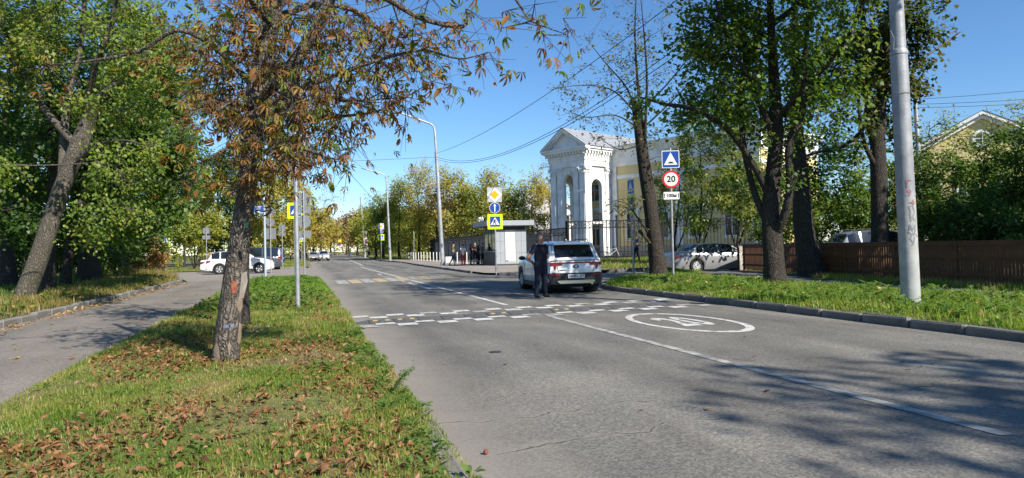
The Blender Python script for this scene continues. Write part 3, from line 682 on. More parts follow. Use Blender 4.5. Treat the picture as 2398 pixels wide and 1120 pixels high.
SLATM = MB().box((0, .008, .62), (.082, .022, 1.1)).mesh('slat'); SLATM.materials.append(BROWN)
run(F0, F1, 0); run(F1, F2, 0)
gp = thing('board_gate', 'weathered grey board panel at the near end of the brown fence', 'fence', (14.6, 27.62, .12), math.atan2(-.8, -2.2))
for i in range(6): MB().box((-.1, 0, .12+i*.19), (1.9, .03, .185)).build('board', GREY_W, gp, loc=(1.0-1.95, 0, 0))
for x in (-1.85, .0): MB().box((x, .05, .6), (.09, .07, 1.25)).build('post', BROWN, gp)

# ------------------------------------------------------------------ kiosk
KG = mat('kiosk_grey_panel', (.30, .325, .345), .5, var=.06, scale=2, metal=.1); KD = mat('kiosk_dark_panel', (.05, .055, .06), .5, var=.1); KW = mat('shutter_white', (.66, .65, .60), .5, var=.05)
ki = thing('kiosk', 'grey street kiosk with white roller shutter and flat overhanging roof', 'kiosk', (9.1, 50.1, .1))
W_, D_ = 2.45, 3.5
MB().bbox(.06, W_-.06, .06, D_, .0, 3.0).build('body', KD, ki)
MB().bbox(-.02, W_+.02, -.02, D_+.05, .0, .12).build('base', KD, ki)
MB().bbox(0, .72, 0, .06, .12, 2.72).build('front_panel', KG, ki); MB().bbox(1.66, W_, 0, .06, .12, 2.72).build('front_panel', KG, ki)
MB().bbox(W_-.06, W_, .061, D_, .12, 2.72).build('side_panel', KG, ki); MB().bbox(0, W_, D_, D_+.05, .12, 2.72).build('rear_panel', KG, ki)
sh = MB().bbox(.73, .78, -.03, .05, .25, 2.72); sh.bbox(1.6, 1.65, -.03, .05, .25, 2.72); sh.bbox(.73, 1.65, -.01, .05, .12, .3); shf = sh.build('shutter_frame', KG, ki)
slm = MB().prism([(0, 0), (0, .07), (.02, .08), (.03, .04), (.02, 0)], 0, .82).mesh('slat')
xform(slm, Matrix.Rotation(math.pi/2, 4, 'Z') @ Matrix.Identity(4)); slm.materials.append(KW)
for i in range(29):
    o = link('shutter_slat', slm, None, ki, (1.6, .01, .31+i*.083)); o.scale = (1, -1, 1) if False else (1, 1, 1)
# left (customer) side
MB().bbox(0, .06, .061, D_, .12, 1.05).build('counter_panel', KD, ki); MB().bbox(-.12, .08, .15, D_-.15, 1.05, 1.11).build('counter', KG, ki)
for y0, y1 in ((.2, 1.2), (1.24, 2.24), (2.28, 3.3)):
    o = MB().bbox(.03, .055, y0, y1, 1.15, 2.45).build('window', GLASS_D, ki); MB().bbox(.0, .06, y0-.04, y0, 1.11, 2.5).build('frame', KD, o)
MB().prism([(-.0, 0), (.5, 0), (.5, .3), (-.0, .3)], 0, .01)
b = MB(); b.bbox(-.75, W_+.45, -.5, D_+.4, 2.98, 3.04); b.build('soffit', KD, ki)
for x in (.36, 2.05): MB().bbox(x-.006, x+.006, -.004, .002, .14, 2.7).build('panel_joint', KD, ki)
for z in (.95, 1.85):
    for xa, xb in ((.01, .71), (1.67, W_-.01)): MB().bbox(xa, xb, -.0045, .002, z-.006, z+.006).build('panel_joint', KD, ki)
MB().bbox(.8, 1.0, -.03, -.012, .33, .38).build('shutter_lock', KD, ki)
b = MB(); b.bbox(-.8, W_+.5, -.55, D_+.45, 3.04, 3.42); b.build('roof_fascia', KG, ki)
me = text_mesh('ПЕЧАТЬ', .42, ext=.03, bold=.01); xform(me, Matrix.Rotation(-math.pi/2, 4, 'Z') @ Matrix.Rotation(math.pi/2, 4, 'X')); link('roof_letters', me, KW, ki, (-.74, 1.6, 3.6))
b = MB()
for k in range(4): b.tube([(W_+.1, .2+k*.25, .12), (W_+.75-k*.02, .2+k*.25, 1.35)], .02, 6)
b.tube([(W_+.4, .2, .75), (W_+.4, .95, .75)], .02, 6); b.build('folded_awning_frame', BLACK, ki)
# planter block and bollards on the plaza
CONC = mat('pale_concrete', (.5, .49, .46), .9, var=.12, bump=.3, bscale=30)
pl = MB(); pl.bev((0, 0, .3), (.75, .5, .6), .04); o = pl.build('concrete_block', CONC, None, loc=(8.75, 66.2, .1)); tag(o, 'pale concrete block standing between lamp post and bollards', 'concrete block')
BW = mat('bollard_paint', (.66, .64, .58), .6, var=.08)
bm0 = MB(); bm0.lathe([(.075, 0), (.075, .02), (.05, .03), (.05, .98), (.045, 1.02), (.012, 1.05)], 10); bm0 = bm0.mesh('post', True); bm0.materials.append(BW)
bnd = MB().lathe([(.052, .86), (.0535, .87), (.0535, .93), (.052, .94)], 10).mesh('band', True); bnd.materials.append(mat('bollard_band', (.75, .75, .72), .3, var=.02))
ys = (98.3, 95.9, 93.9, 91.9, 89.7, 87.5, 85.4, 83.4, 81.1, 79.0, 76.9, 74.9, 73.0, 64.3, 60.3)
ordn = ['farthest', 'second farthest', 'third farthest', 'fourth farthest', 'fifth farthest', 'sixth farthest', 'seventh farthest', 'middle', 'ninth farthest', 'tenth farthest', 'eleventh farthest', 'twelfth farthest', 'last before the lamp post']
for i, y in enumerate(ys):
    lab = f'white bollard in the pavement row, {ordn[i]} of thirteen' if i < 13 else ('white bollard between the green shirt man and the red trousers' if i == 13 else 'white bollard right beside the woman in red trousers')
    t = thing('bollard', lab, 'bollard', (9.2, y, .1), 0, 'white bollards along the pavement'); link('post', bm0, None, t); link('reflective_band', bnd, None, t)
# ------------------------------------------------------------------ signs
GALV = mat('galvanised_steel', (.42, .43, .44), .45, metal=.55, var=.15, scale=12, col2=(.34, .35, .36), mix_scale=5)
SIGN_BACK = mat('sign_back', (.22, .235, .25), .6, metal=.3, var=.08)
S_BLUE = mat('sign_blue', (.012, .06, .30), .4, var=.03); S_WHITE = mat('sign_white', (.74, .74, .72), .4, var=.03); S_RED = mat('sign_red', (.55, .02, .02), .4, var=.03)
S_BLACK = mat('sign_black', (.012, .012, .012), .5, var=.05); S_LIME = mat('sign_lime', (.55, .72, .01), .35, var=.03); S_YEL = mat('sign_amber', (.72, .38, .01), .4, var=.03)
S_YELLOW = mat('sign_yellow', (.75, .55, .01), .4, var=.03)
def circ(r_, n=28, cx=0, cz=0): return [(cx+r_*math.cos(2*math.pi*i/n), cz+r_*math.sin(2*math.pi*i/n)) for i in range(n)]
def rrect(w_, h, r_=.05, cx=0, cz=0):
    out = []
    for sx, sz, a0 in ((1, 1, 0), (-1, 1, 90), (-1, -1, 180), (1, -1, 270)):
        for k in range(4):
            t = R(a0+k*30); out.append((cx+sx*(w_/2-r_)+r_*math.cos(t), cz+sz*(h/2-r_)+r_*math.sin(t)))
    return out
def layer(parent, name, poly, k, m):   # k-th layer in front of the plate
    return MB().prism(poly, -.004*k-.003, -.004*k).build(name, m, parent)
PED = [(-.05, .30), (.03, .32), (.06, .26), (.03, .2), (.10, .1), (.16, .06), (.14, .02), (.06, .05), (.03, .1), (.0, .02), (.08, -.1), (.13, -.28), (.07, -.3), (.02, -.14), (-.06, -.04), (-.12, -.16), (-.22, -.28), (-.26, -.23), (-.16, -.1), (-.12, .04), (-.06, .14), (-.13, .08), (-.16, -.02), (-.21, 0), (-.17, .13), (-.08, .22)]
def plate(post, kind, z, s=.7, back=False, y=-.05, x=0.):
    shp = {'round': circ(s/2), 'square': rrect(s, s, s*.06), 'diamond': [(0, s*.71), (-s*.71, 0), (0, -s*.71), (s*.71, 0)], 'tab': rrect(s, s*.5, .03), 'tri': [(0, s*.55), (-s*.55, -s*.4), (s*.55, -s*.4)]}
    base = {'speed': 'round', 'arrow': 'round', 'nostop': 'round', 'hump': 'square', 'ped': 'square', 'pedlime': 'square', 'prio': 'square', 'tabtxt': 'tab', 'kids': 'square', 'blank_round': 'round', 'blank_square': 'square', 'blank_tab': 'tab', 'blank_diamond': 'diamond', 'cam': 'square'}[kind]
    p0 = MB().prism(shp[base], 0, .018); pm = p0.mesh('sign_plate'); o = link('sign_plate', pm, SIGN_BACK, post, (x, y, z))
    if back: o.location.y = .05; o.rotation_euler = (0, 0, math.pi)
    if kind.startswith('blank'): 
        layer(o, 'sign_face', [(a*.96, c*.96) for a, c in shp[base]], 0, S_WHITE); return o
    def L(nm, poly, k, m): return layer(o, nm, poly, k, m)
    if kind == 'speed':
        L('red_rim', circ(s/2), 0, S_RED); L('white_field', circ(s*.39), 1, S_WHITE)
        me = text_mesh('20', s*.5, bold=s*.012); xform(me, Matrix.Translation((0, -.012, 0)) @ Matrix.Rotation(math.pi/2, 4, 'X')); link('number', me, S_BLACK, o)
    elif kind == 'arrow':
        L('white_rim', circ(s/2), 0, S_WHITE); L('blue_field', circ(s*.46), 1, S_BLUE); L('arrow', [(-.05*s, -.36*s), (.05*s, -.36*s), (.05*s, .16*s), (.13*s, .16*s), (0, .4*s), (-.13*s, .16*s), (-.05*s, .16*s)], 2, S_WHITE)
    elif kind == 'nostop':
        L('red_rim', circ(s/2), 0, S_RED); L('blue_field', circ(s*.4), 1, S_BLUE)
        for a in (.785, -.785): L('cross_bar', [(math.cos(a)*u*s-math.sin(a)*v*s, math.sin(a)*u*s+math.cos(a)*v*s) for u, v in ((-.4, -.04), (.4, -.04), (.4, .04), (-.4, .04))], 2 if a > 0 else 3, S_RED)
    elif kind == 'hump':
        L('white_rim', rrect(s, s, s*.06), 0, S_WHITE); L('blue_field', rrect(s*.92, s*.92, s*.05), 1, S_BLUE); L('white_triangle', [(0, s*.4), (-s*.38, -s*.32), (s*.38, -s*.32)], 2, S_WHITE)
        L('hump_symbol', [(-s*.26, -s*.24)]+[(-s*.2+s*.4*k/8, -s*.24+s*.11*math.sin(math.pi*k/8)) for k in range(9)]+[(s*.26, -s*.24), (s*.26, -s*.21+0)][:1], 3, S_BLACK)
    elif kind in ('ped', 'pedlime'):
        k0 = 0
        if kind == 'pedlime': L('lime_border', rrect(s, s, s*.05), 0, S_LIME); k0 = 1; q = s*.66
        else: q = s
        L('blue_field', rrect(q, q, .02), k0, S_BLUE); L('white_triangle', [(0, q*.44), (-q*.45, -q*.32), (q*.45, -q*.32)], k0+1, S_WHITE)
        L('walker_symbol', [(a*q*1.05, c*q*1.0-.06*q) for a, c in PED], k0+2, S_BLACK)
        if kind == 'pedlime': L('white_base', rrect(q, q*.06, .01, 0, -q*.46), k0+1, S_BLUE)
    elif kind == 'prio':
        L('grey_field', rrect(s, s, s*.05), 0, mat('sign_grey', (.4, .42, .44), .4, var=.05)); q = s*.52
        L('white_diamond', [(0, q), (-q, 0), (0, -q), (q, 0)], 2, S_WHITE); L('amber_diamond', [(0, q*.62), (-q*.62, 0), (0, -q*.62), (q*.62, 0)], 3, S_YEL)
    elif kind == 'tabtxt':
        L('black_rim', rrect(s, s*.5, .03), 0, S_BLACK); L('white_field', rrect(s*.96, s*.46, .025), 1, S_WHITE)
        me = text_mesh('↑100м↑' if False else '100м', s*.28, bold=.006); xform(me, Matrix.Translation((0, -.012, 0)) @ Matrix.Rotation(math.pi/2, 4, 'X')); link('writing', me, S_BLACK, o)
        for sx in (-1, 1): L('arrow', [(sx*.42*s+a*s, c*s) for a, c in ((-.02, -.14), (.02, -.14), (.02, .06), (.05, .06), (0, .15), (-.05, .06), (-.02, .06))], 2, S_BLACK)
    elif kind == 'kids':
        L('yellow_field', rrect(s, s, s*.05), 0, S_YELLOW); L('red_triangle', [(0, s*.36), (-s*.38, -s*.3), (s*.38, -s*.3)], 1, S_RED); L('white_triangle', [(0, s*.26), (-s*.28, -s*.24), (s*.28, -s*.24)], 2, S_WHITE); L('walker_symbol', [(a*s*.6, c*s*.6-.06*s) for a, c in PED], 3, S_BLACK)
    return o
def sign(label, loc, rotz, H, plates, r_=.04, lean=0., name='road_sign', pm=None):
    t = thing(name, label, 'road sign', loc, rotz)
    MB().tube([(0, 0, -.1), (0, 0, H)], r_, 10).build('post', pm or GALV, t, True)
    MB().lathe([(r_*1.6, 0), (r_*1.6, .03), (r_, .05)], 10).build('foot', GALV, t)
    for p in plates:
        plate(t, *p[:2], **(p[2] if len(p) > 2 else {}))
        if p[0] not in ('x',): MB().box((0, -.02, p[1]), (.1, .05, .05)).build('clamp', GALV, t)
    t.rotation_euler = (0, -lean*0, rotz); return t
FACE = R(-17)     # plates turned to traffic coming up the road
V = Vector
sign('blue hump sign over a 20 limit sign and 100 m tab beside right tree', gnd(1577, 655, .1), R(-20), 5.0, [('hump', 4.56, dict(s=.66)), ('speed', 3.80, dict(s=.66)), ('tabtxt', 3.18, dict(s=.62))], .045)
sign('lime crossing sign under a blue sign beside the tree in front of palace', gnd(1484, 640, .1), R(-92), 4.6, [('hump', 4.12, dict(s=.7)), ('pedlime', 3.28, dict(s=.9)), ], .045)
sign('priority, ahead arrow and lime crossing signs on the post before the kiosk', gnd(1162, 640, .1), R(-12), 4.65, [('prio', 4.2, dict(s=.78)), ('arrow', 3.5, dict(s=.58)), ('pedlime', 2.76, dict(s=.82))], .04)
sign('grey sign post with large plate backs seen past the chestnut trunk', gnd(698, 725, .1), R(20), 4.3, [('blank_square', 3.72, dict(s=.9, back=True, x=-.05)), ], .055)
sign('post of two round grey sign backs with small tabs at verge tip', gnd(714, 652, .1), R(-10), 4.55, [('blank_round', 4.1, dict(s=.7, back=True)), ('blank_tab', 3.55, dict(s=.72, back=True)), ('blank_round', 2.95, dict(s=.7, back=True)), ('blank_tab', 2.3, dict(s=.72, back=True))], .045)
sign('lime bordered crossing sign half hidden behind the sign post', gnd(691, 650, .05), R(-5), 4.3, [('pedlime', 3.75, dict(s=.9, x=.1))], .04)
t = sign('blue street name plates on a pale blue post by the white car', gnd(622, 653, .06), 0, 4.35, [], .06, pm=mat('pale_blue_post', (.36, .42, .48), .5, var=.05))
nm = MB().box((-.27, -.02, 3.8), (.5, .03, .42)).build('name_plate', S_BLUE, t); MB().box((0, 0, 4.35), (.16, .16, .22)).build('number_cap', S_BLUE, t)
for k in range(3): MB().box((-.3, -.04, 3.93-k*.07), (.3-.06*k, .004, .022)).build('writing_line', S_WHITE, nm)
MB().box((-.27, -.04, 3.64), (.44, .004, .06)).build('writing_line', S_WHITE, nm); MB().box((0, -.083, 4.36), (.05, .004, .12)).build('writing_line', S_WHITE, t)
sign('diamond and round sign backs with a lime edge on thin post', gnd(635, 640, .05), R(-15), 4.8, [('blank_diamond', 4.3, dict(s=.55, back=True)), ('blank_round', 3.55, dict(s=.6, back=True)), ('pedlime', 2.75, dict(s=.75, back=True))], .04)
sign('two square sign backs on the post right of the dark van', gnd(662, 627, .1), R(-15), 4.0, [('blank_square', 3.6, dict(s=.6, back=True)), ('blank_tab', 3.05, dict(s=.6, back=True))], .04)
t = sign('crossing sign seen from the side at the bushes left of white car', gnd(388, 634, .1), R(68), 4.9, [('blank_square', 4.4, dict(s=.7, back=True)), ('pedlime', 2.7, dict(s=1.25))], .05)
sign('grey sign backs on the post behind the white car', at(484, 618, 62), R(-8), 3.4, [('blank_square', 3.0, dict(s=.55, back=True)), ('blank_tab', 2.4, dict(s=.7, back=True))], .04)
sign('small lime crossing sign far down the left verge', at(707, 611, 75), R(-8), 3.0, [('pedlime', 2.5, dict(s=.8))], .035)
sign('priority, ahead and crossing signs beside the second lamp post', gnd(893.5, 611, .1), R(-5), 5.0, [('prio', 4.55, dict(s=.8)), ('arrow', 3.85, dict(s=.6)), ('pedlime', 3.1, dict(s=.82))], .04)
sign('hump, limit and no stopping signs farther along right verge', at(857, 601, 150), R(-5), 5.6, [('hump', 5.2, dict(s=.8)), ('speed', 4.2, dict(s=.8)), ('nostop', 3.3, dict(s=.8)), ('tabtxt', 2.6, dict(s=.8))], .05)
sign('square yellow warning sign nearer one along the far right verge', at(836, 599, 170), R(-5), 5.0, [('kids', 4.2, dict(s=1.05)), ('nostop', 3.2, dict(s=.7)), ('blank_tab', 2.6, dict(s=.7))], .05)
sign('square yellow warning sign farthest along the right verge', at(796, 597, 210), R(-5), 5.0, [('kids', 4.2, dict(s=1.0)), ('nostop', 3.1, dict(s=.8))], .05)
sign('lime sign seen edge on beside the second lamp post', gnd(970, 612, .1) + V((0, 0, 0)), R(75), 3.6, [('pedlime', 3.0, dict(s=.8))], .04)

# ------------------------------------------------------------------ lamp posts and poles
LAMPM = mat('lamp_pole_grey', (.40, .41, .42), .5, metal=.35, var=.18, scale=3, col2=(.33, .335, .34), mix_scale=1.2)
HEADM = mat('lamp_head_grey', (.10, .105, .11), .5, metal=.3, var=.1); LENS = mat('lamp_lens', (.5, .5, .48), .2, var=.02)
def street_lamp(label, loc, H, arm_dx, arm_dz, lean=0., r0=.13, arm_dir=-1., joint=.8, rz=0., dark=False):
    t = thing('street_lamp', label, 'street lamp', loc, rz)
    MB().tube([(0, 0, -.1), (lean*.4, 0, H*.4), (lean*joint, 0, H*joint)], [r0, r0*.88, r0*.74], 14).build('pole', LAMPM, t, True)
    zj = H*joint; MB().lathe([(r0*.8, zj-.1), (r0*.82, zj), (r0*.6, zj+.05)], 14, (lean*joint, 0, 0)).build('collar', LAMPM, t, True)
    pts = [(lean*joint, 0, zj), (lean, 0, H-.6)]
    for k in range(1, 6):
        a = k/5*1.35; pts.append((lean+arm_dir*(1-math.cos(a))*.7, 0, H-.6+math.sin(a)*.7))
    p = pts[-1]; pts.append((lean+arm_dir*arm_dx, 0, H-.6+.7+arm_dz))
    MB().tube(pts, [r0*.55]*2+[r0*.42]*(len(pts)-2), 10).build('arm', HEADM if dark else LAMPM, t, True)
    e = Vector(pts[-1]); d = (e-Vector(p)).normalized(); ang = math.atan2(d.z, d.x*arm_dir)
    hb_ = MB().lathe([(.02, -.05), (.06, -.02), (.085, .2), (.10, .5), (.05, .66), (.01, .68)], 10, axis='X', sx=1.5, sy=.55)
    o = hb_.build('lamp_head', HEADM if dark else GALV, t, True, loc=e); o.rotation_euler = (0, -ang if arm_dir > 0 else ang+math.pi, 0)
    MB().box((.36, 0, -.05 if arm_dir > 0 else .05), (.4, .13, .03)).build('lens', LENS, o)
    MB().box((lean*.16, -r0*.97, H*.14), (.12, .05, .3)).build('hatch', HEADM, t); return t
l1 = gnd(1037, 621, .1); street_lamp('tall grey street lamp standing beside the man in green shirt', l1, 12.0, 2.9, .75, -.45, .19)
l2 = gnd(914, 611, .1); street_lamp('second street lamp farther along the right pavement', l2, 11.2, 2.5, .5, -.3, .17)
lr = at(2166, 620, 40); street_lamp('dark headed street lamp rising above the right hedge', (lr.x, lr.y, .1), 11.8, 2.3, 1.15, -.35, .15, 1., .8, YAW, True)
# plain concrete/steel trolley poles far along the road
for i, (px, py, d, H, lab) in enumerate(((855, 601, 140, 12.5, 'nearest far utility pole with a bracket arm over the road'), (818, 596, 200, 12.5, 'middle far utility pole standing beyond the bare trees'), (783, 594, 270, 12, 'farthest utility pole with a bracket arm at road end'))):
    b0 = at(px, py, d); t = thing('utility_pole', lab, 'pole', (b0.x, b0.y, 0))
    MB().tube([(0, 0, -.1), (-.3, 0, H*.5), (-.7, 0, H)], [.22, .19, .15], 10).build('pole', LAMPM, t, True)
    MB().tube([(-.65, 0, H*.82), (-6.5, -.5, H*.83)], .05, 6).build('bracket', GALV, t); MB().tube([(-.7, 0, H*.97), (-5.5, -.4, H*.84)], .02, 5).build('stay', GALV, t)
# the big stepped pole on the right verge
bp = gnd(2134, 718, .14); POLE = mat('painted_pole', (.33, .335, .345), .55, metal=.25, var=.15, scale=5, bump=.2, bscale=20, col2=(.26, .265, .275), mix_scale=2)
POLE_LO = mat('painted_pole_base', (.38, .38, .365), .6, var=.12, scale=5, bump=.2, bscale=20, col2=(.32, .32, .30), mix_scale=3)
t = thing('steel_pole', 'thick grey stepped steel pole standing in the right grass verge', 'pole', bp); LE = -.05
MB().tube([(0, 0, -.1), (LE*.5, 0, 1.0), (LE*1.1, 0, 2.1)], [.172, .168, .166], 20).build('lower_section', POLE_LO, t, True)
MB().tube([(LE*1.1, 0, 2.1), (LE*1.6, 0, 3.2), (LE*2.45, 0, 4.85)], [.164, .16, .153], 20).build('middle_section', POLE, t, True)
MB().tube([(LE*2.45, 0, 4.86), (LE*2.46, 0, 4.92), (LE*2.47, 0, 4.97)], [.158, .162, .136], 20).build('joint_collar', POLE, t, True)
MB().tube([(LE*2.45, 0, 4.9), (LE*4.5, 0, 9.2)], [.134, .11], 20).build('upper_section', POLE, t, True)
MB().tube([(LE*4.5, 0, 9.1), (LE*4.6, 0, 9.6), (-.6, 0, 10.0), (-2.4, 0, 10.4)], .05, 8).build('arm', POLE, t, True)
MB().tube([(LE*2.4-.15, -.02, 4.95), (LE*2.4-.16, -.05, 5.15), (LE*2.4-.24, -.05, 5.3)], .008, 5).build('cable_end', GALV, t)
MB().tube([(LE*2+.17*math.cos(a), .17*math.sin(a), 4.1) for a in np.linspace(0, 2*math.pi, 17)], .006, 4).build('strap', GALV, t)
GRAF = mat('graffiti_red', (.30, .13, .13), .6, var=.35); GRAB = mat('graffiti_dark', (.21, .21, .225), .7, var=.3)
def wrap_text(s, size, zc, m, nm, a0=-1.9, rot=0.):
    me = text_mesh(s, size, bold=.004); xform(me, Matrix.Rotation(rot, 4, 'Z'))
    bm = bmesh.new(); bm.from_mesh(me); bmesh.ops.triangulate(bm, faces=bm.faces); bmesh.ops.subdivide_edges(bm, edges=bm.edges, cuts=1)
    for v in bm.verts:
        a = a0+v.co.x/.168; z = zc+v.co.y; rr = .1695 if z < 2.1 else .1665; v.co = (LE*z/2+rr*math.cos(a)-.002, rr*math.sin(a), z)
    bm.to_mesh(me); bm.free(); link(nm, me, m, t)
wrap_text('Г', .2, 2.34, GRAF, 'red_graffiti', -2.05); wrap_text('9', .17, 2.18, GRAF, 'red_graffiti', -2.0); wrap_text('-6', .15, 2.0, GRAF, 'red_graffiti', -1.75)
for k, (zz, q) in enumerate(((1.85, 'Л'), (1.7, 'К'), (1.52, 'м'), (1.38, 'Ж'), (1.24, 'У'))): wrap_text(q, .2, zz, GRAB, 'dark_graffiti', -1.85+.08*(k % 2), .3-.2*(k % 3))
# ------------------------------------------------------------------ overhead wires
WIRE = mat('wire_black', (.02, .02, .022), .6, var=.1)
def wire(label, a, c, sag, r_=.014):
    a, c = Vector(a), Vector(c); n = 22
    pts = [a+(c-a)*(i/n)-Vector((0, 0, sag*4*(i/n)*(1-i/n))) for i in range(n+1)]
    b_ = MB().tube([p-a for p in pts], r_, 5); o = b_.build('overhead_wire', WIRE, None, True, loc=a); tag(o, label, 'wire', 'overhead wires'); return o
LT = Vector((l1.x-.38, l1.y, 0)); BT = Vector((bp.x-.2, bp.y, 0))
wire('uppermost wire from the tall lamp to the right', LT+V((0, 0, 9.6)), BT+V((0, 0, 9.3)), .9)
wire('middle sagging wire from the tall lamp to the right', LT+V((0, 0, 9.3)), BT+V((.1, 0, 8.6)), 2.2)
wire('lowest sagging wire from the tall lamp to the right', LT+V((0, 0, 9.1)), BT+V((-.1, 0, 8.1)), 2.0)
wire('wire running left across the road from the tall lamp', LT+V((0, 0, 9.3)), (-32, 61.5, 9.0), .5)
wire('first thin wire slanting from tall lamp towards far trees', LT+V((0, 0, 9.4)), (6.3, 96, 7.5), .8, .011)
wire('second thin wire slanting from tall lamp towards far trees', LT+V((0, 0, 9.1)), (6.5, 96, 7.0), .8, .011)
RT = Vector((lr.x-.3, lr.y, 0))
wire('upper wire leaving the right lamp toward frame edge', RT+V((0, 0, 9.6)), (62, 20, 14.5), 1.0, .014)
wire('middle wire leaving the right lamp toward frame edge', RT+V((0, 0, 9.3)), (62, 21, 12.6), .8, .014)
wire('lower wire leaving the right lamp toward frame edge', RT+V((0, 0, 9.1)), (62, 22, 12.3), .8, .014)
wire('wire passing in front of the gabled house roof', RT+V((0, 0, 7.6)), (62, 24, 6.8), .4, .012)
# ------------------------------------------------------------------ vehicles
TYRE = mat('tyre_rubber', (.02, .02, .021), .85, var=.15); RIM = mat('alloy_rim', (.62, .63, .64), .35, metal=.25, var=.05); RIMD = mat('alloy_dark', (.06, .06, .065), .4, metal=.5, var=.1)
CGLASS = mat('car_glass', (.012, .014, .017), .04, var=.05, spec=.9); TRIM = mat('black_trim', (.02, .02, .022), .55, var=.15); CHROME = mat('chrome', (.65, .66, .68), .15, metal=1, var=.03)
TAIL = mat('tail_light_red', (.20, .008, .010), .15, var=.1, spec=.7); HEADL = mat('head_light', (.55, .57, .6), .1, var=.1, spec=.8); PLATE = mat('number_plate', (.7, .7, .68), .4, var=.03); UNDER = mat('underbody', (.015, .015, .016), .9, var=.2)
def paint(name, col, metal=0.): return mat(name, col, .28, metal=metal, var=.02, spec=.5, coat=.8)
def interp(pts, x): return float(np.interp(x, [p[0] for p in pts], [p[1] for p in pts]))
class Car:
    """x runs from the tail (0) to the nose (L), y across, z up"""
    def __init__(s, L, W, top, belt, wb, ro, wr, clear=.2, roof_w=.74, arch=.06):
        s.L, s.W, s.top, s.belt = L, W, top, belt; s.ax = (ro, ro+wb); s.wr = wr; s.clear = clear; s.rw = roof_w; s.ra = wr+arch; s.roofz = max(p[1] for p in top)
    def plan(s, x):
        d = min(x, s.L-x); k = np.clip(d/.75, 0, 1); return s.W/2*(1-.13*(1-k)**2.2)
    def zb(s, x):
        z = s.clear+.10*max(0, 1-min(x, s.L-x)/.5)
        for a in s.ax:
            if abs(x-a) < s.ra: z = max(z, s.wr+math.sqrt(s.ra**2-(x-a)**2)-.02)
        return z
    def ring(s, x):
        w_, zb, be, tp = s.plan(x), s.zb(x), interp(s.belt, x), interp(s.top, x)
        tp = max(tp, be+.02); g = np.clip((tp-be)/(s.roofz-be), 0, 1)
        re = w_*(.9*(1-g)+s.rw*g); h = be-zb
        return [(w_*.93, zb), (w_*.985, zb+h*.18), (w_, zb+h*.45), (w_*.985, zb+h*.72), (w_*.955, be), (w_*.925, be+min(.03, (tp-be)*.3)), (re, tp-max(.012, .05*g)), (re*.82, tp-.012*g-.004), (re*.4, tp), (0, tp+.006)]
    def side(s, x, z):
        r_ = s.ring(x); return float(np.interp(z, [p[1] for p in r_[:7]], [p[0] for p in r_[:7]]))
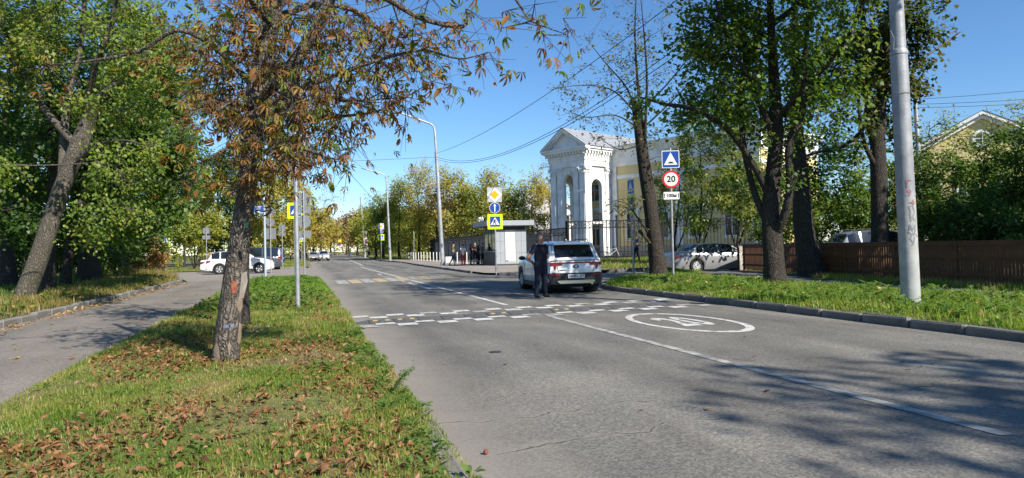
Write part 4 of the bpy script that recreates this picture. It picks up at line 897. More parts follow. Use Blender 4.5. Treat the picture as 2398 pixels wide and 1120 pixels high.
def car(name, label, spec, paintm, loc, heading, windows, wind, rear, detail=True, rimm=None, spokes=5, plate_txt=None, mirror_x=None, group=None, lights='box', doors=(), rails=False, cladding=False, mirror_m=None):
    """windows: list of (x0,x1) side panes; wind/rear: x range of windscreen and rear screen"""
    c = spec; t = thing(name, label, 'car', loc, heading, group)
    xs = set(np.linspace(0, c.L, 44)); xs |= {.012, .05, .1, .16, c.L-.012, c.L-.05, c.L-.1, c.L-.16}
    for a in c.ax: xs |= {a+c.ra*math.cos(q) for q in np.linspace(0, math.pi, 17)}
    for p, q in list(windows)+[wind, rear]: xs |= {p, q}
    xs |= {p[0] for p in c.top}
    xs = sorted(x for x in xs if 0 <= x <= c.L); xs = [x for i, x in enumerate(xs) if i == 0 or x-xs[i-1] > .004]
    K = 10; full = 2*K-1; V_ = []
    for x in xs:
        r_ = c.ring(x); line = [(x, y, z) for y, z in r_]+[(x, -y, z) for y, z in r_[-2::-1]]; V_ += line
    body, glass_s, glass_w, glass_r = [], [], [], []
    for i in range(len(xs)-1):
        xm = (xs[i]+xs[i+1])/2; h = interp(c.top, xm)-interp(c.belt, xm)
        for j in range(full-1):
            f = (i*full+j, i*full+j+1, (i+1)*full+j+1, (i+1)*full+j); jj = j if j < K-1 else full-2-j
            if jj == 5 and h > .1 and any(p < xm < q for p, q in windows): glass_s.append(f)
            elif jj >= 6 and wind[0] < xm < wind[1] and jj >= 7: glass_w.append(f)
            elif jj >= 7 and rear[0] < xm < rear[1]: glass_r.append(f)
            else: body.append(f)
    n = len(xs)-1
    for i, rev in ((0, True), (n, False)):       # nose and tail skins
        for j in range(K-1):
            f = (i*full+j, i*full+j+1, i*full+full-2-j, i*full+full-1-j)
            f = tuple(dict.fromkeys(f)); body.append(f[::-1] if rev else f)
    def sub(nm, fs, m, parent, push=0., smooth=True):
        used = sorted({i for f in fs for i in f}); mp = {u: k for k, u in enumerate(used)}
        b_ = MB(); b_.v = [V_[u] for u in used]; b_.f = [tuple(mp[i] for i in f) for f in fs]; b_.m = [0]*len(fs)
        return b_.build(nm, m, parent, smooth)
    bo = sub('body', body, paintm, t)
    for sgn, fs in ((1, [f for f in glass_s if V_[f[0]][1] > 0]), (-1, [f for f in glass_s if V_[f[0]][1] < 0])):
        for p, q in windows:
            ff = [f for f in fs if p < (V_[f[0]][0]+V_[f[2]][0])/2 < q]
            if ff: sub('side_window', ff, CGLASS, t)
    if glass_w: sub('windscreen', glass_w, CGLASS, t)
    if glass_r: sub('rear_window', glass_r, CGLASS, t)
    MB().bbox(.2, c.L-.2, -c.W/2+.14, c.W/2-.14, c.clear-.02, .55).build('underbody', UNDER, t)
    wl = MB()
    for a in c.ax:     # wheel wells
        MB().lathe([(c.ra-.01, -c.W/2+.1), (c.ra-.01, -c.W/2+.36)], 16, (a, 0, c.wr), axis='Y').build('wheel_well', UNDER, t); MB().lathe([(c.ra-.01, c.W/2-.36), (c.ra-.01, c.W/2-.1)], 16, (a, 0, c.wr), axis='Y').build('wheel_well', UNDER, t)
    ty = MB().lathe([(c.wr*.62, -.1), (c.wr*.93, -.105), (c.wr, -.08), (c.wr, .08), (c.wr*.93, .105), (c.wr*.62, .1)], 26, axis='Y', cap=False).mesh('tyre', True); ty.materials.append(TYRE)
    rm = MB(); rr = c.wr*.64
    rm.lathe([(rr, -.095), (rr*.94, -.1), (rr*.9, -.06), (rr*.9, .08), (rr, .09)], 26, axis='Y', cap=False); rm.lathe([(.005, -.085), (.05, -.085), (.06, -.06), (.06, .0)], 10, axis='Y')
    for k in range(spokes):
        a0 = 2*math.pi*k/spokes
        for da in ((-.09, .09) if spokes < 8 else (0,)):
            a = a0+da; wd = .022 if spokes < 8 else .03
            rm.add([Vector((u*math.cos(a)-v*math.sin(a), y, u*math.sin(a)+v*math.cos(a))) for y in (-.085, -.05) for u, v in ((.04, -wd), (rr*.93, -wd*.8), (rr*.93, wd*.8), (.04, wd))], [(0, 1, 2, 3), (7, 6, 5, 4), (0, 4, 5, 1), (2, 6, 7, 3)])
    rm = rm.mesh('rim'); rm.materials.append(rimm or RIM)
    disc = MB().lathe([(.01, -.03), (rr*.88, -.03), (rr*.88, -.02), (.01, -.02)], 16, axis='Y').mesh('brake_disc'); disc.materials.append(RIMD)
    for a in c.ax:
        for sgn in (-1, 1):
            w0 = bpy.data.objects.new('wheel', ty); COL.objects.link(w0); w0.parent = t; w0.location = (a, sgn*(c.W/2-.125), c.wr); w0.rotation_euler = (0, random.uniform(0, 6), 0 if sgn < 0 else math.pi)
            link('rim', rm, None, w0); link('brake_disc', disc, None, w0)
    if not detail: return t, c
    mx = mirror_x or (wind[0]+wind[1])/2+.1; be = interp(c.belt, mx)
    for sgn in (-1, 1):
        y = c.side(mx, be)*sgn
        m_ = MB().lathe([(.02, -.07), (.085, -.06), (.10, 0), (.06, .07), (.01, .09)], 10, (mx, y+sgn*.12, be+.09), axis='X', sx=1.25, sy=.75); m_.box((mx, y+sgn*.03, be+.05), (.05, .14, .035)); m_.build('mirror', mirror_m or paintm, t, True)
    for x0 in doors:      # shut lines
        pts = []
        for z in np.linspace(c.clear+.14, interp(c.belt, x0), 7): pts.append((x0, z))
        for sgn in (-1, 1): MB().tube([(x, (c.side(x, z)+.001)*sgn, z) for x, z in pts], .006, 4).build('door_seam', UNDER, t)
    for x0 in doors[:-1] if len(doors) > 1 else ():
        for sgn in (-1, 1):
            z = interp(c.belt, x0)-.09; xx = x0+.2; MB().box((xx, (c.side(xx, z)+.012)*sgn, z), (.2, .03, .035)).build('door_handle', paintm, t)
    for sgn in (-1, 1):
        x = .03; 
        if lights == 'box':
            z = interp(c.belt, .1)-.12; y = c.side(.08, z)
            lm = MB(); lm.add([(-.012, sgn*(y-.32), z-.08), (-.012, sgn*(y-.02), z-.1), (.02, sgn*(y+.006), z-.1), (.32, sgn*(c.side(.32, z)+.008), z+.02), (.30, sgn*(c.side(.3, z)+.006), z+.09), (.02, sgn*(y+.004), z+.1), (-.012, sgn*(y-.32), z+.07)], [(0, 1, 5, 6), (1, 2, 5), (2, 3, 4, 5)]); lm.build('tail_light', TAIL, t)
        z = interp(c.belt, c.L-.3)-.16; y = c.side(c.L-.1, z); X = c.L
        hm = MB(); hm.add([(X+.01, sgn*(y-.36), z-.05), (X+.005, sgn*(y-.05), z-.06), (X-.06, sgn*(c.side(X-.06, z)+.006), z-.05), (X-.42, sgn*(c.side(X-.42, z)+.008), z+.06), (X-.40, sgn*(c.side(X-.4, z)+.006), z+.11), (X-.05, sgn*(c.side(X-.05, z)+.004), z+.08), (X+.008, sgn*(y-.34), z+.05)], [(0, 1, 5, 6), (1, 2, 5), (2, 3, 4, 5)]); hm.build('headlight', HEADL, t)
    z = interp(c.belt, c.L-.1)-.2; MB().box((c.L+.004, 0, z-.05), (.03, c.W*.46, .16)).build('grille', TRIM, t); MB().box((c.L+.012, 0, .36), (.04, c.W*.7, .16)).build('lower_grille', TRIM, t); MB().box((c.L+.03, 0, .46), (.012, .52, .11)).build('number_plate', PLATE, t)
    if lights == 'box': MB().box((-.012, 0, .72), (.012, .52, .11)).build('number_plate', PLATE, t); MB().box((-.005, 0, .42), (.05, c.W*.82, .2)).build('bumper', TRIM if cladding else paintm, t)
    if rails:
        for sgn in (-1, 1):
            y = c.plan(2)*c.rw*.96*sgn; x0, x1 = c.L*.16, c.L*.52; zt = c.roofz
            MB().tube([(x0, y, zt-.06), (x0+.12, y, zt+.035), (x1-.15, y, zt+.035), (x1, y, zt-.05)], .016, 6).build('roof_rail', TRIM, t, True)
    if cladding:
        for a in c.ax:
            for sgn in (-1, 1):
                b_ = MB(); pr = None
                for q in np.linspace(-.35, math.pi+.35, 15):
                    x, z = a+(c.ra+.025)*math.cos(q), c.wr+(c.ra+.025)*math.sin(q)
                    xi, zi = a+(c.ra-.035)*math.cos(q), c.wr+(c.ra-.035)*math.sin(q)
                    yo = (c.plan(x)*.99+.012)*sgn; cur = [(x, yo, z), (xi, yo, zi)]
                    if pr: b_.add([pr[0], cur[0], cur[1], pr[1]], [(0, 1, 2, 3)])
                    pr = cur
                b_.build('arch_trim', TRIM, t, True)
        for sgn in (-1, 1): MB().bbox(c.ax[0]+c.ra, c.ax[1]-c.ra, sgn*(c.W/2-.005)-.02, sgn*(c.W/2-.005)+.02, c.clear-.01, c.clear+.13).build('sill_trim', TRIM, t)
    return t, c
WHITE_P = paint('white_paint', (.72, .73, .74)); SILVER_P = paint('silver_paint', (.30, .30, .305), .25); GREY_P = paint('grey_paint', (.07, .075, .085), .4); NAVY_P = paint('navy_paint', (.012, .018, .05)); BLUE_P = paint('blue_paint', (.015, .06, .28)); SILV2 = paint('silver_paint_pale', (.48, .49, .5), .2)
def heading(dx, dy): return math.atan2(dy, dx)
# --- hero crossover
SUV = Car(4.41, 1.88, [(0, .93), (.03, 1.03), (.10, 1.10), (.40, 1.50), (.62, 1.575), (1.2, 1.63), (2.0, 1.635), (2.6, 1.57), (3.35, 1.06), (3.9, .98), (4.3, .86), (4.41, .70)], [(0, .90), (.12, 1.06), (.5, 1.09), (1.2, 1.04), (2.6, 1.0), (3.4, .98), (4.0, .9), (4.41, .64)], 2.62, .86, .355, .22, .72)
hd = R(90-5); rear_c = Vector((3.02, 19.3, 0))
t, c = car('parked_suv', 'white crossover parked by the kerb with its tail to the camera', SUV, WHITE_P, rear_c, hd, [(.42, .95), (1.02, 1.75), (1.82, 2.62)], (2.62, 3.32), (.11, .41), rimm=RIM, doors=(1.0, 1.8, 2.9), rails=True, cladding=True, lights='custom', mirror_m=TRIM, mirror_x=2.85)
def tailq(nm, poly, m, dx=.0, parent=t, th=.02):     # polygon (y,z) on the tail
    b_ = MB(); n = len(poly); b_.v = [(-dx-th, y, z) for y, z in poly]+[(-dx+.03, y, z) for y, z in poly]; b_.f = [tuple(range(n)), tuple(range(2*n-1, n-1, -1))]+[(i, (i+1) % n, n+(i+1) % n, n+i) for i in range(n)]; b_.m = [0]*len(b_.f); return b_.build(nm, m, parent)
tailq('tail_light', [(-.82, .93), (.82, .93), (.84, .965), (.4, .975), (-.4, .975), (-.84, .965)], TAIL, 0)
for s in (-1, 1):
    tailq('tail_light', [(s*.42, .885), (s*.80, .87), (s*.845, .96), (s*.45, .962)], TAIL, .006)
    tailq('tail_light', [(s*.62, .87), (s*.70, .87), (s*.675, .75), (s*.635, .75)], TAIL, .006)
    MB().add([(.0, s*.79, .87), (.0, s*.80, .965), (.30, s*(c.side(.3, .96)+.006), .965), (.26, s*(c.side(.26, .9)+.006), .905)], [(0, 1, 2, 3)]).build('tail_light', TAIL, t)
    tailq('reflector', [(s*.52, .565), (s*.80, .585), (s*.80, .625), (s*.5, .605)], mat('reflector_red', (.28, .012, .014), .25, var=.1), .02)
tailq('hatch_lip', [(-.78, 1.01), (.78, 1.01), (.76, 1.03), (-.76, 1.03)], TRIM, -.02)
o = tailq('rear_bumper', [(-.80, .30), (.80, .30), (.84, .45), (.83, .64), (.66, .66), (.60, .645), (-.60, .645), (-.66, .66), (-.83, .64), (-.84, .45)], TRIM, .0, th=.012)
for s in (-1, 1):
    b_ = MB(); zz = [.28, .45, .64]; 
    for x0, x1 in ((0., .12), (.12, .28), (.28, .42)):
        b_.add([(x0, s*(c.side(x0, .3)+.012 if x0 else .80), .29), (x1, s*(c.side(x1, .3)+.012), .29), (x1, s*(c.side(x1, .6)+.012), .62), (x0, s*(c.side(x0, .6)+.012 if x0 else .835), .64)], [(0, 1, 2, 3)])
    b_.build('bumper_corner', TRIM, t)
tailq('skid_plate', [(-.52, .325), (.52, .325), (.6, .395), (.56, .42), (-.56, .42), (-.6, .395)], CHROME, .022)
pl_ = tailq('number_plate', [(-.26, .485), (.26, .485), (.26, .6), (-.26, .6)], PLATE, .035)
me = text_mesh('А918ЕС 977', .105, bold=.002); xform(me, Matrix.Translation((-.058, 0, .542)) @ Matrix.Rotation(-math.pi/2, 4, 'Z') @ Matrix.Rotation(math.pi/2, 4, 'X') @ Matrix.Scale(.86, 4, (1, 0, 0))); link('plate_number', me, S_BLACK, pl_)
MB().lathe([(.005, -.016), (.085, -.014), (.09, 0)], 18, (-.02, 0, .84), axis='X', sx=1., sy=.6).build('emblem', S_BLACK, t); MB().lathe([(.003, -.03), (.035, -.028), (.035, -.02)], 14, (-.02, 0, .84), axis='X', sx=1., sy=.6).build('emblem_mark', CHROME, t)
MB().box((-.022, .40, .735), (.008, .24, .014)).build('badge_line', S_BLACK, t)
MB().box((.36, 0, 1.54), (.34, 1.22, .035), ry=-.12).build('spoiler', WHITE_P, t); MB().box((.2, 0, 1.525), (.012, .3, .02)).build('brake_lamp', TAIL, t)
MB().tube([(.12, .02, 1.10), (.2, -.28, 1.19)], .012, 5).build('rear_wiper', TRIM, t)
MB().lathe([(.004, 0), (.03, .0), (.02, .05), (.004, .09)], 8, (1.15, 0, 1.63), sx=2.).build('antenna', TRIM, t)
for s in (-1, 1): MB().tube([(-.012, s*.54, .665), (-.018, s*.60, .88), (.02, s*.66, .98), (.11, s*.68, 1.08)], .005, 4).build('hatch_seam', UNDER, t)
for s in (-1, 1): MB().add([(.09, s*.70, 1.09), (.38, s*.645, 1.49), (.55, s*.70, 1.53), (.42, s*.84, 1.12)], [(0, 1, 2, 3)]).build('quarter_pillar', TRIM, t)
MB().lathe([(.05, -.02), (.055, .1)], 10, (.0, -.5, .33), axis='X').build('exhaust', CHROME, t)
# --- silver saloon on the driveway
SED = Car(4.84, 1.85, [(0, .92), (.04, 1.0), (.5, 1.045), (.72, 1.07), (1.35, 1.40), (1.8, 1.455), (2.4, 1.465), (2.9, 1.40), (3.55, 1.02), (4.2, .92), (4.7, .76), (4.84, .6)], [(0, .86), (.3, .97), (1.2, .98), (2.5, .95), (3.5, .93), (4.2, .86), (4.84, .56)], 2.89, 1.06, .335, .17, .70)
t, c = car('silver_saloon', 'silver saloon car parked across the driveway in front of the palace', SED, SILVER_P, (12.42, 30.15, .01), R(-6), [(1.12, 1.42), (1.48, 2.2), (2.28, 3.0)], (2.92, 3.52), (.74, 1.34), spokes=10, doors=(1.5, 2.26, 3.2), mirror_x=3.05)
# --- white crossover crossing from the left street
SUV2 = Car(4.55, 1.84, [(0, .98), (.05, 1.06), (.14, 1.14), (.42, 1.52), (.8, 1.63), (1.6, 1.68), (2.2, 1.67), (2.7, 1.58), (3.35, 1.14), (3.9, 1.06), (4.4, .92), (4.55, .72)], [(0, .94), (.2, 1.08), (1.2, 1.07), (3.3, 1.02), (4.1, .96), (4.55, .68)], 2.68, .88, .36, .23, .72)
car('white_suv', 'white crossover half hidden behind the chestnut trunk', SUV2, WHITE_P, (-11.55, 53.75, .005), 0, [(.36, .9), (.98, 1.75), (1.83, 2.7)], (2.72, 3.34), (.16, .44), doors=(.95, 1.8, 2.95), rails=True, cladding=True)
# --- dark van
VAN = Car(5.0, 1.95, [(0, 1.0), (.03, 1.75), (.12, 1.9), (1.0, 1.96), (3.2, 1.95), (3.7, 1.85), (4.3, 1.22), (4.8, 1.05), (5.0, .8)], [(0, .95), (.1, 1.15), (3.0, 1.12), (4.3, 1.08), (5.0, .75)], 3.1, 1.0, .34, .2, .80)
car('dark_van', 'dark grey passenger van parked behind the white crossover', VAN, GREY_P, (-6.75, 63.6, .005), R(180), [(.25, 1.5), (1.6, 2.7), (2.8, 3.7)], (3.72, 4.26), (.04, .1), doors=(1.55, 2.75, 3.9))
car('blue_van', 'blue van far off beyond the dark van', VAN, BLUE_P, (-7.2, 86.0, .1), R(170), [(2.8, 3.7)], (3.72, 4.26), (.04, .1), doors=(2.75, 3.9))
car('white_saloon', 'white saloon between the white crossover and the dark van', SED, WHITE_P, (-12.6, 58.4, .005), R(4), [(1.12, 1.42), (1.48, 2.2), (2.28, 3.0)], (2.92, 3.52), (.74, 1.34), doors=(1.5, 2.26))
car('navy_saloon', 'dark blue saloon parked under the left bushes', SED, NAVY_P, (-16.4, 65.4, .05), R(185), [(1.12, 1.42), (1.48, 2.2), (2.28, 3.0)], (2.92, 3.52), (.74, 1.34), doors=(1.5, 2.26), spokes=9)
t, c = car('oncoming_taxi', 'silver crossover driving toward the camera, nearer of two', SUV2, SILV2, (-1.75, 119.2, .005), R(-90), [(.36, .9), (.98, 1.75), (1.83, 2.7)], (2.72, 3.34), (.16, .44))
MB().box((2.0, 0, 1.74), (.14, .5, .12)).build('roof_sign', PLATE, t)
car('oncoming_saloon', 'grey saloon behind the oncoming crossover', SED, SILVER_P, (-3.2, 134.5, .005), R(-90), [(1.12, 1.42), (1.48, 2.2), (2.28, 3.0)], (2.92, 3.52), (.74, 1.34))
car('parked_hatchback', 'pale blue grey car roof behind the brown fence', SUV2, paint('bluegrey_paint', (.28, .31, .36), .4), (17.9, 25.3, .2), R(-14), [(.36, .9), (.98, 1.75), (1.83, 2.7)], (2.72, 3.34), (.16, .44), rails=True)
# --- bicycle against the iron fence
bi = thing('bicycle', 'white bicycle leaning at the iron fence behind the parked crossover', 'bicycle', at(1432, 612, 46.5)+Vector((0, 0, 0)), R(-17)); bi.location.z = .42
BF = mat('bike_frame_white', (.6, .62, .62), .4, var=.05)
wh = MB(); wh.tube([(.33*math.cos(a), 0, .33*math.sin(a)) for a in np.linspace(0, 2*math.pi, 25)], .018, 6); wm = wh.mesh('wheel', True); wm.materials.append(TYRE)
sp = MB()
for k in range(12): a = math.pi*k/12; sp.tube([(.32*math.cos(a), 0, .32*math.sin(a)), (-.32*math.cos(a), 0, -.32*math.sin(a))], .003, 3)
spm = sp.mesh('spoke'); spm.materials.append(CHROME)
for x in (-.5, .52): o = link('wheel', wm, None, bi, (x, 0, .34)); link('spokes', spm, None, o)
f = MB()
for a, c_ in (((-.5, .34), (-.12, .34)), ((-.12, .34), (-.22, .78)), ((-.22, .78), (-.5, .34)), ((-.12, .34), (.36, .72)), ((-.2, .72), (.34, .82)), ((.34, .82), (.52, .34)), ((.34, .82), (.31, 1.0))): f.tube([(a[0], 0, a[1]), (c_[0], 0, c_[1])], .018, 6)
f.build('frame', BF, bi, True); MB().lathe([(.02, 0), (.1, .02), (.06, .05)], 8, (-.24, 0, .86), sx=1.4, sy=.8).build('saddle', S_BLACK, bi); MB().tube([(.33, -.28, 1.02), (.3, 0, 1.0), (.33, .28, 1.02)], .013, 6).build('handlebar', S_BLACK, bi); MB().tube([(-.22, 0, .78), (-.24, 0, .87)], .014, 6).build('seat_post', CHROME, bi)
# ------------------------------------------------------------------ people: one blended surface over a posed skeleton
def surface_nets(f, org, h):
    nx, ny, nz = f.shape; s = f < 0; C = [(i, j, k) for i in (0, 1) for j in (0, 1) for k in (0, 1)]
    sl = lambda i, j, k: (slice(i, nx-1+i), slice(j, ny-1+j), slice(k, nz-1+k))
    cnt = np.zeros((nx-1, ny-1, nz-1)); acc = np.zeros((nx-1, ny-1, nz-1, 3))
    for a in C:
        for ax in range(3):
            if a[ax]: continue
            b = list(a); b[ax] = 1; fa, fb = f[sl(*a)], f[sl(*b)]; m = (fa < 0) != (fb < 0); t = np.where(m, fa/(fa-fb+1e-12), 0)
            for q in range(3): acc[..., q] += np.where(m, a[q]+(t if q == ax else 0), 0)
            cnt += m
    act = cnt > 0; idx = -np.ones(act.shape, int); idx[act] = np.arange(act.sum()); ii = np.argwhere(act); V_ = (ii+acc[act]/cnt[act][:, None])*h+org; F_ = []
    for ax in range(3):
        o1, o2 = [q for q in range(3) if q != ax]; lo = [slice(1, -1)]*3; a = [slice(1, n-1) for n in f.shape]; b = list(a); a[ax] = slice(0, f.shape[ax]-1); b[ax] = slice(1, f.shape[ax])
        m = s[tuple(a)] != s[tuple(b)]; e = np.argwhere(m); off = np.array([0 if q == ax else 1 for q in range(3)]); e = e+off; flip = s[tuple(a)][m]
        q = []
        for d1, d2 in ((-1, -1), (0, -1), (0, 0), (-1, 0)):
            c = e.copy(); c[:, o1] += d1; c[:, o2] += d2; q.append(idx[c[:, 0], c[:, 1], c[:, 2]])
        q = np.stack(q, 1); fl = flip if ax != 1 else ~flip; q[~fl] = q[~fl][:, ::-1]; F_.append(q)
    return V_, np.concatenate(F_)
SKIN = mat('skin', (.42, .24, .17), .55, var=.08, scale=20); SKIN_T = mat('skin_tanned', (.34, .18, .12), .55, var=.08, scale=20); HAIR_B = mat('hair_dark', (.018, .013, .010), .6, var=.3, scale=60); HAIR_G = mat('hair_grey_stubble', (.13, .11, .10), .8, var=.3, scale=80); SHOE = mat('shoe_black', (.02, .02, .02), .5, var=.1); SHOE_W = mat('shoe_white', (.6, .6, .58), .6, var=.08); EYE = mat('eye_dark', (.02, .015, .012), .2, var=.1)
def cloth(name, col): return mat(name, col, .9, var=.18, scale=9, bump=.35, bscale=14)
def person(label, loc, rz, shirt, legs, H=1.75, build=1., pose=None, sleeve='short', shorts=False, shoe=SHOE, hair=HAIR_B, long_hair=False, skin=SKIN, belly=0., female=False, step=.025, head_turn=0., group=None):
    """faces local -Y; pose overrides joints (metres for a 1.75 m figure)"""
    J = dict(pel=(0, 0, .95), spi=(0, .0, 1.12), che=(0, .01, 1.32), nb=(0, .02, 1.47), hd=(0, -.01, 1.63), ls=(-.175, .01, 1.42), rs=(.175, .01, 1.42), le=(-.235, .05, 1.14), re=(.235, .05, 1.14), lw=(-.245, -.04, .90), rw=(.245, -.04, .90), lh=(-.09, 0, .92), rh=(.09, 0, .92), lk=(-.10, -.015, .50), rk=(.10, -.015, .50), la=(-.105, .03, .09), ra=(.105, .03, .09))
    J.update(pose or {}); J = {k: np.array(v, float) for k, v in J.items()}; b = build; caps = []
    def cap(a, c, r1, r2, tagn, k=.035): caps.append((np.array(a, float), np.array(c, float), r1, r2, tagn, k))
    cap(J['pel']+(0, 0, .02), J['spi'], .125*b+(.01 if female else 0), .115*b+belly*.6, 'trunk', .06); cap(J['spi'], J['che'], .118*b+belly*.5, .125*b, 'trunk', .06)
    for s in ('l', 'r'):
        sg = -1 if s == 'l' else 1
        cap(J['che']+(sg*.06, 0, .02), J[s+'s'], .10*b, .062*b, 'trunk', .05); cap(J['pel']+(sg*.055, .01, .0), J[s+'h']+(0, .01, -.05), .095*b, .092*b, 'hip', .05)
        cap(J[s+'s'], (J[s+'s']*.45+J[s+'e']*.55), .058*b, .052*b, 'upperarm', .03); cap((J[s+'s']*.45+J[s+'e']*.55), J[s+'e'], .046*b, .042*b, 'lowarm', .03); cap(J[s+'e'], J[s+'w'], .042*b, .028, 'forearm', .025)
        d = J[s+'w']-J[s+'e']; d = d/np.linalg.norm(d); side = np.cross(d, (0, 1, 0)); side = side/(np.linalg.norm(side)+1e-6); w0 = J[s+'w']
        cap(w0, w0+d*.075, .026, .03, 'hand', .02)
        for q, ln in enumerate((.075, .085, .08, .062)):
            p = w0+d*.08+side*(q-1.5)*.019; mid = p+d*ln*.5+np.array((0, -.008, 0)); cap(p, mid, .0095, .009, 'hand', .004); cap(mid, mid+d*ln*.45+np.array((0, -.02, 0)), .009, .0075, 'hand', .004)
        th = w0+d*.03+np.array((0, -.02, 0)); cap(th, th+d*.05+np.array((0, -.035, 0))-side*.0, .012, .009, 'hand', .005)
        cap(J[s+'h'], J[s+'k'], .088*b, .062*b, 'thigh', .045); cap(J[s+'k'], J[s+'a'], .06*b, .043, 'shin', .03)
        if not shorts: cap(J[s+'k']*.3+J[s+'a']*.7, J[s+'a']+(0, 0, -.03), .056, .062, 'shin', .03)
        fd = np.array((0, -1, 0.)); a = J[s+'a']; cap((a[0], a[1]+.01, a[2]-.045), (a[0]+sg*.02, a[1]-.16, a[2]-.055), .042, .036, 'foot', .02)
    nb, hd = J['nb'], J['hd']; cap(nb+(0, .005, -.03), hd+(0, .015, -.06), .058*b, .055*b, 'neck', .03)
    ct, st = math.cos(head_turn), math.sin(head_turn)
    def hp(x, y, z): return hd+np.array((x*ct-y*st, x*st+y*ct, z))
    cap(hp(0, .015, .035), hp(0, .0, .02), .092, .09, 'head', .03); cap(hp(0, -.02, -.03), hp(0, -.035, -.075), .068, .048, 'head', .03)
    cap(hp(0, -.095, .005), hp(0, -.112, -.022), .010, .015, 'head', .012); cap(hp(0, -.088, -.062), hp(0, -.088, -.064), .018, .018, 'head', .012)
    cap(hp(-.03, -.08, .028), hp(.03, -.08, .028), .014, .014, 'head', .012)
    for sg in (-1, 1): cap(hp(sg*.086, .01, -.015), hp(sg*.092, .018, .02), .014, .018, 'head', .006)
    P = np.array([c[0] for c in caps]+[c[1] for c in caps]); lo = P.min(0)-.19; hi = P.max(0)+.19; lo[2] = min(lo[2], -.02); n = np.ceil((hi-lo)/step).astype(int)+1
    g = [lo[q]+step*np.arange(n[q]) for q in range(3)]; X, Y, Z = np.meshgrid(*g, indexing='ij'); f = np.full(X.shape, 9., np.float32)
    def cdist(A, c, r1, r2, x, y, z):
        d = c-A; L2 = d@d+1e-9; t = np.clip(((x-A[0])*d[0]+(y-A[1])*d[1]+(z-A[2])*d[2])/L2, 0, 1); return np.sqrt((x-A[0]-t*d[0])**2+(y-A[1]-t*d[1])**2+(z-A[2]-t*d[2])**2)-(r1+(r2-r1)*t)
    for A, c, r1, r2, tg, k in caps:
        ys = 1. if tg not in ('trunk', 'hip') else 1.22
        l2 = np.minimum(A, c)-max(r1, r2)-.13; h2 = np.maximum(A, c)+max(r1, r2)+.13; i0 = np.clip(((l2-lo)/step).astype(int), 0, None); i1 = np.minimum(((h2-lo)/step).astype(int)+2, n); S = tuple(slice(i0[q], i1[q]) for q in range(3))
        yy = Y[S]; ym = (A[1]+c[1])/2; dd = cdist(A, c, r1, r2, X[S], ym+(yy-ym)*ys, Z[S]); ff = f[S]; hh = np.clip(.5+.5*(ff-dd)/k, 0, 1); f[S] = np.where(np.abs(ff-dd) < k, ff*(1-hh)+dd*hh-k*hh*(1-hh), np.minimum(ff, dd))
    V_, F_ = surface_nets(f, lo, step); cen = V_[F_].mean(1)
    best = np.full(len(cen), 9.); tagi = np.zeros(len(cen), int); tags = []
    for i, (A, c, r1, r2, tg, k) in enumerate(caps):
        d = cdist(A, c, r1, r2, cen[:, 0], cen[:, 1], cen[:, 2]); m = d < best; best[m] = d[m]; tagi[m] = i
    sk, sh, lg, fo = 0, 1, 2, 3; mi = []
    for q, i in enumerate(tagi):
        tg = caps[i][4]; z = cen[q][2]
        if tg == 'trunk': v = sh
        elif tg == 'hip': v = sh if z > .90 and not female else lg
        elif tg == 'upperarm': v = sh
        elif tg == 'lowarm': v = sh if sleeve == 'long' else sk
        elif tg == 'forearm': v = sh if sleeve == 'long' else sk
        elif tg == 'thigh': v = lg
        elif tg == 'shin': v = sk if shorts and z < .44 else lg
        elif tg == 'foot': v = fo
        else: v = sk
        mi.append(v)
    sc = H/1.75; V_ = V_*sc; V_[:, 2] -= V_[:, 2].min()
    me = bpy.data.meshes.new('body'); me.from_pydata([tuple(v) for v in V_], [], [tuple(x) for x in F_]); me.polygons.foreach_set('material_index', mi); me.polygons.foreach_set('use_smooth', [True]*len(F_)); me.update()
    bm = bmesh.new(); bm.from_mesh(me); bmesh.ops.recalc_face_normals(bm, faces=bm.faces); bm.to_mesh(me); bm.free()
    t = thing('person', label, 'person', loc, rz, group); link('body', me, [skin, shirt, legs, shoe], t)
    hb_ = MB(); n_ = 14; rows = []
    for i, a in enumerate(np.linspace(0, 1.75, 7)):
        for k in range(n_):
            p = 2*math.pi*k/n_; fr = max(0, -math.sin(p)); aa = a*(1-.42*fr); r_ = .1005; v = hp(.97*r_*math.sin(aa)*math.cos(p), .015+1.04*r_*math.sin(aa)*math.sin(p), .04+r_*math.cos(aa)); rows.append(tuple(v*sc))
    hb_.v = rows; hb_.f = [(i*n_+k, i*n_+(k+1) % n_, (i+1)*n_+(k+1) % n_, (i+1)*n_+k) for i in range(6) for k in range(n_)]; hb_.m = [0]*len(hb_.f)
    ho = hb_.build('hair', hair, t, True)
    if long_hair: MB().lathe([(.02, -.26), (.06, -.2), (.085, -.08), (.085, .04)], 10, tuple(hp(0, .05, 0)*sc), sy=.6).build('hair_length', hair, t, True)
    for sg in (-1, 1): MB().lathe([(.003, -.011), (.011, 0), (.003, .011)], 8, tuple(hp(sg*.032, -.088, .008)*sc), sx=1.3, sy=.6).build('eye', EYE, t)
    return t
NAVY = cloth('cloth_navy', (.007, .008, .017)); BLK_C = cloth('cloth_black', (.012, .012, .014)); DENIM_S = cloth('cloth_denim_shorts', (.035, .06, .13)); OLIVE = cloth('cloth_olive', (.10, .11, .035)); WHITE_C = cloth('cloth_white', (.62, .61, .62)); REDC = cloth('cloth_red', (.28, .018, .022)); GREYC = cloth('cloth_grey_check', (.10, .095, .095)); BLUE_C = cloth('cloth_blue', (.07, .10, .20)); BEIGE_C = cloth('cloth_rose', (.45, .28, .2))
mp = gnd(1268, 697)
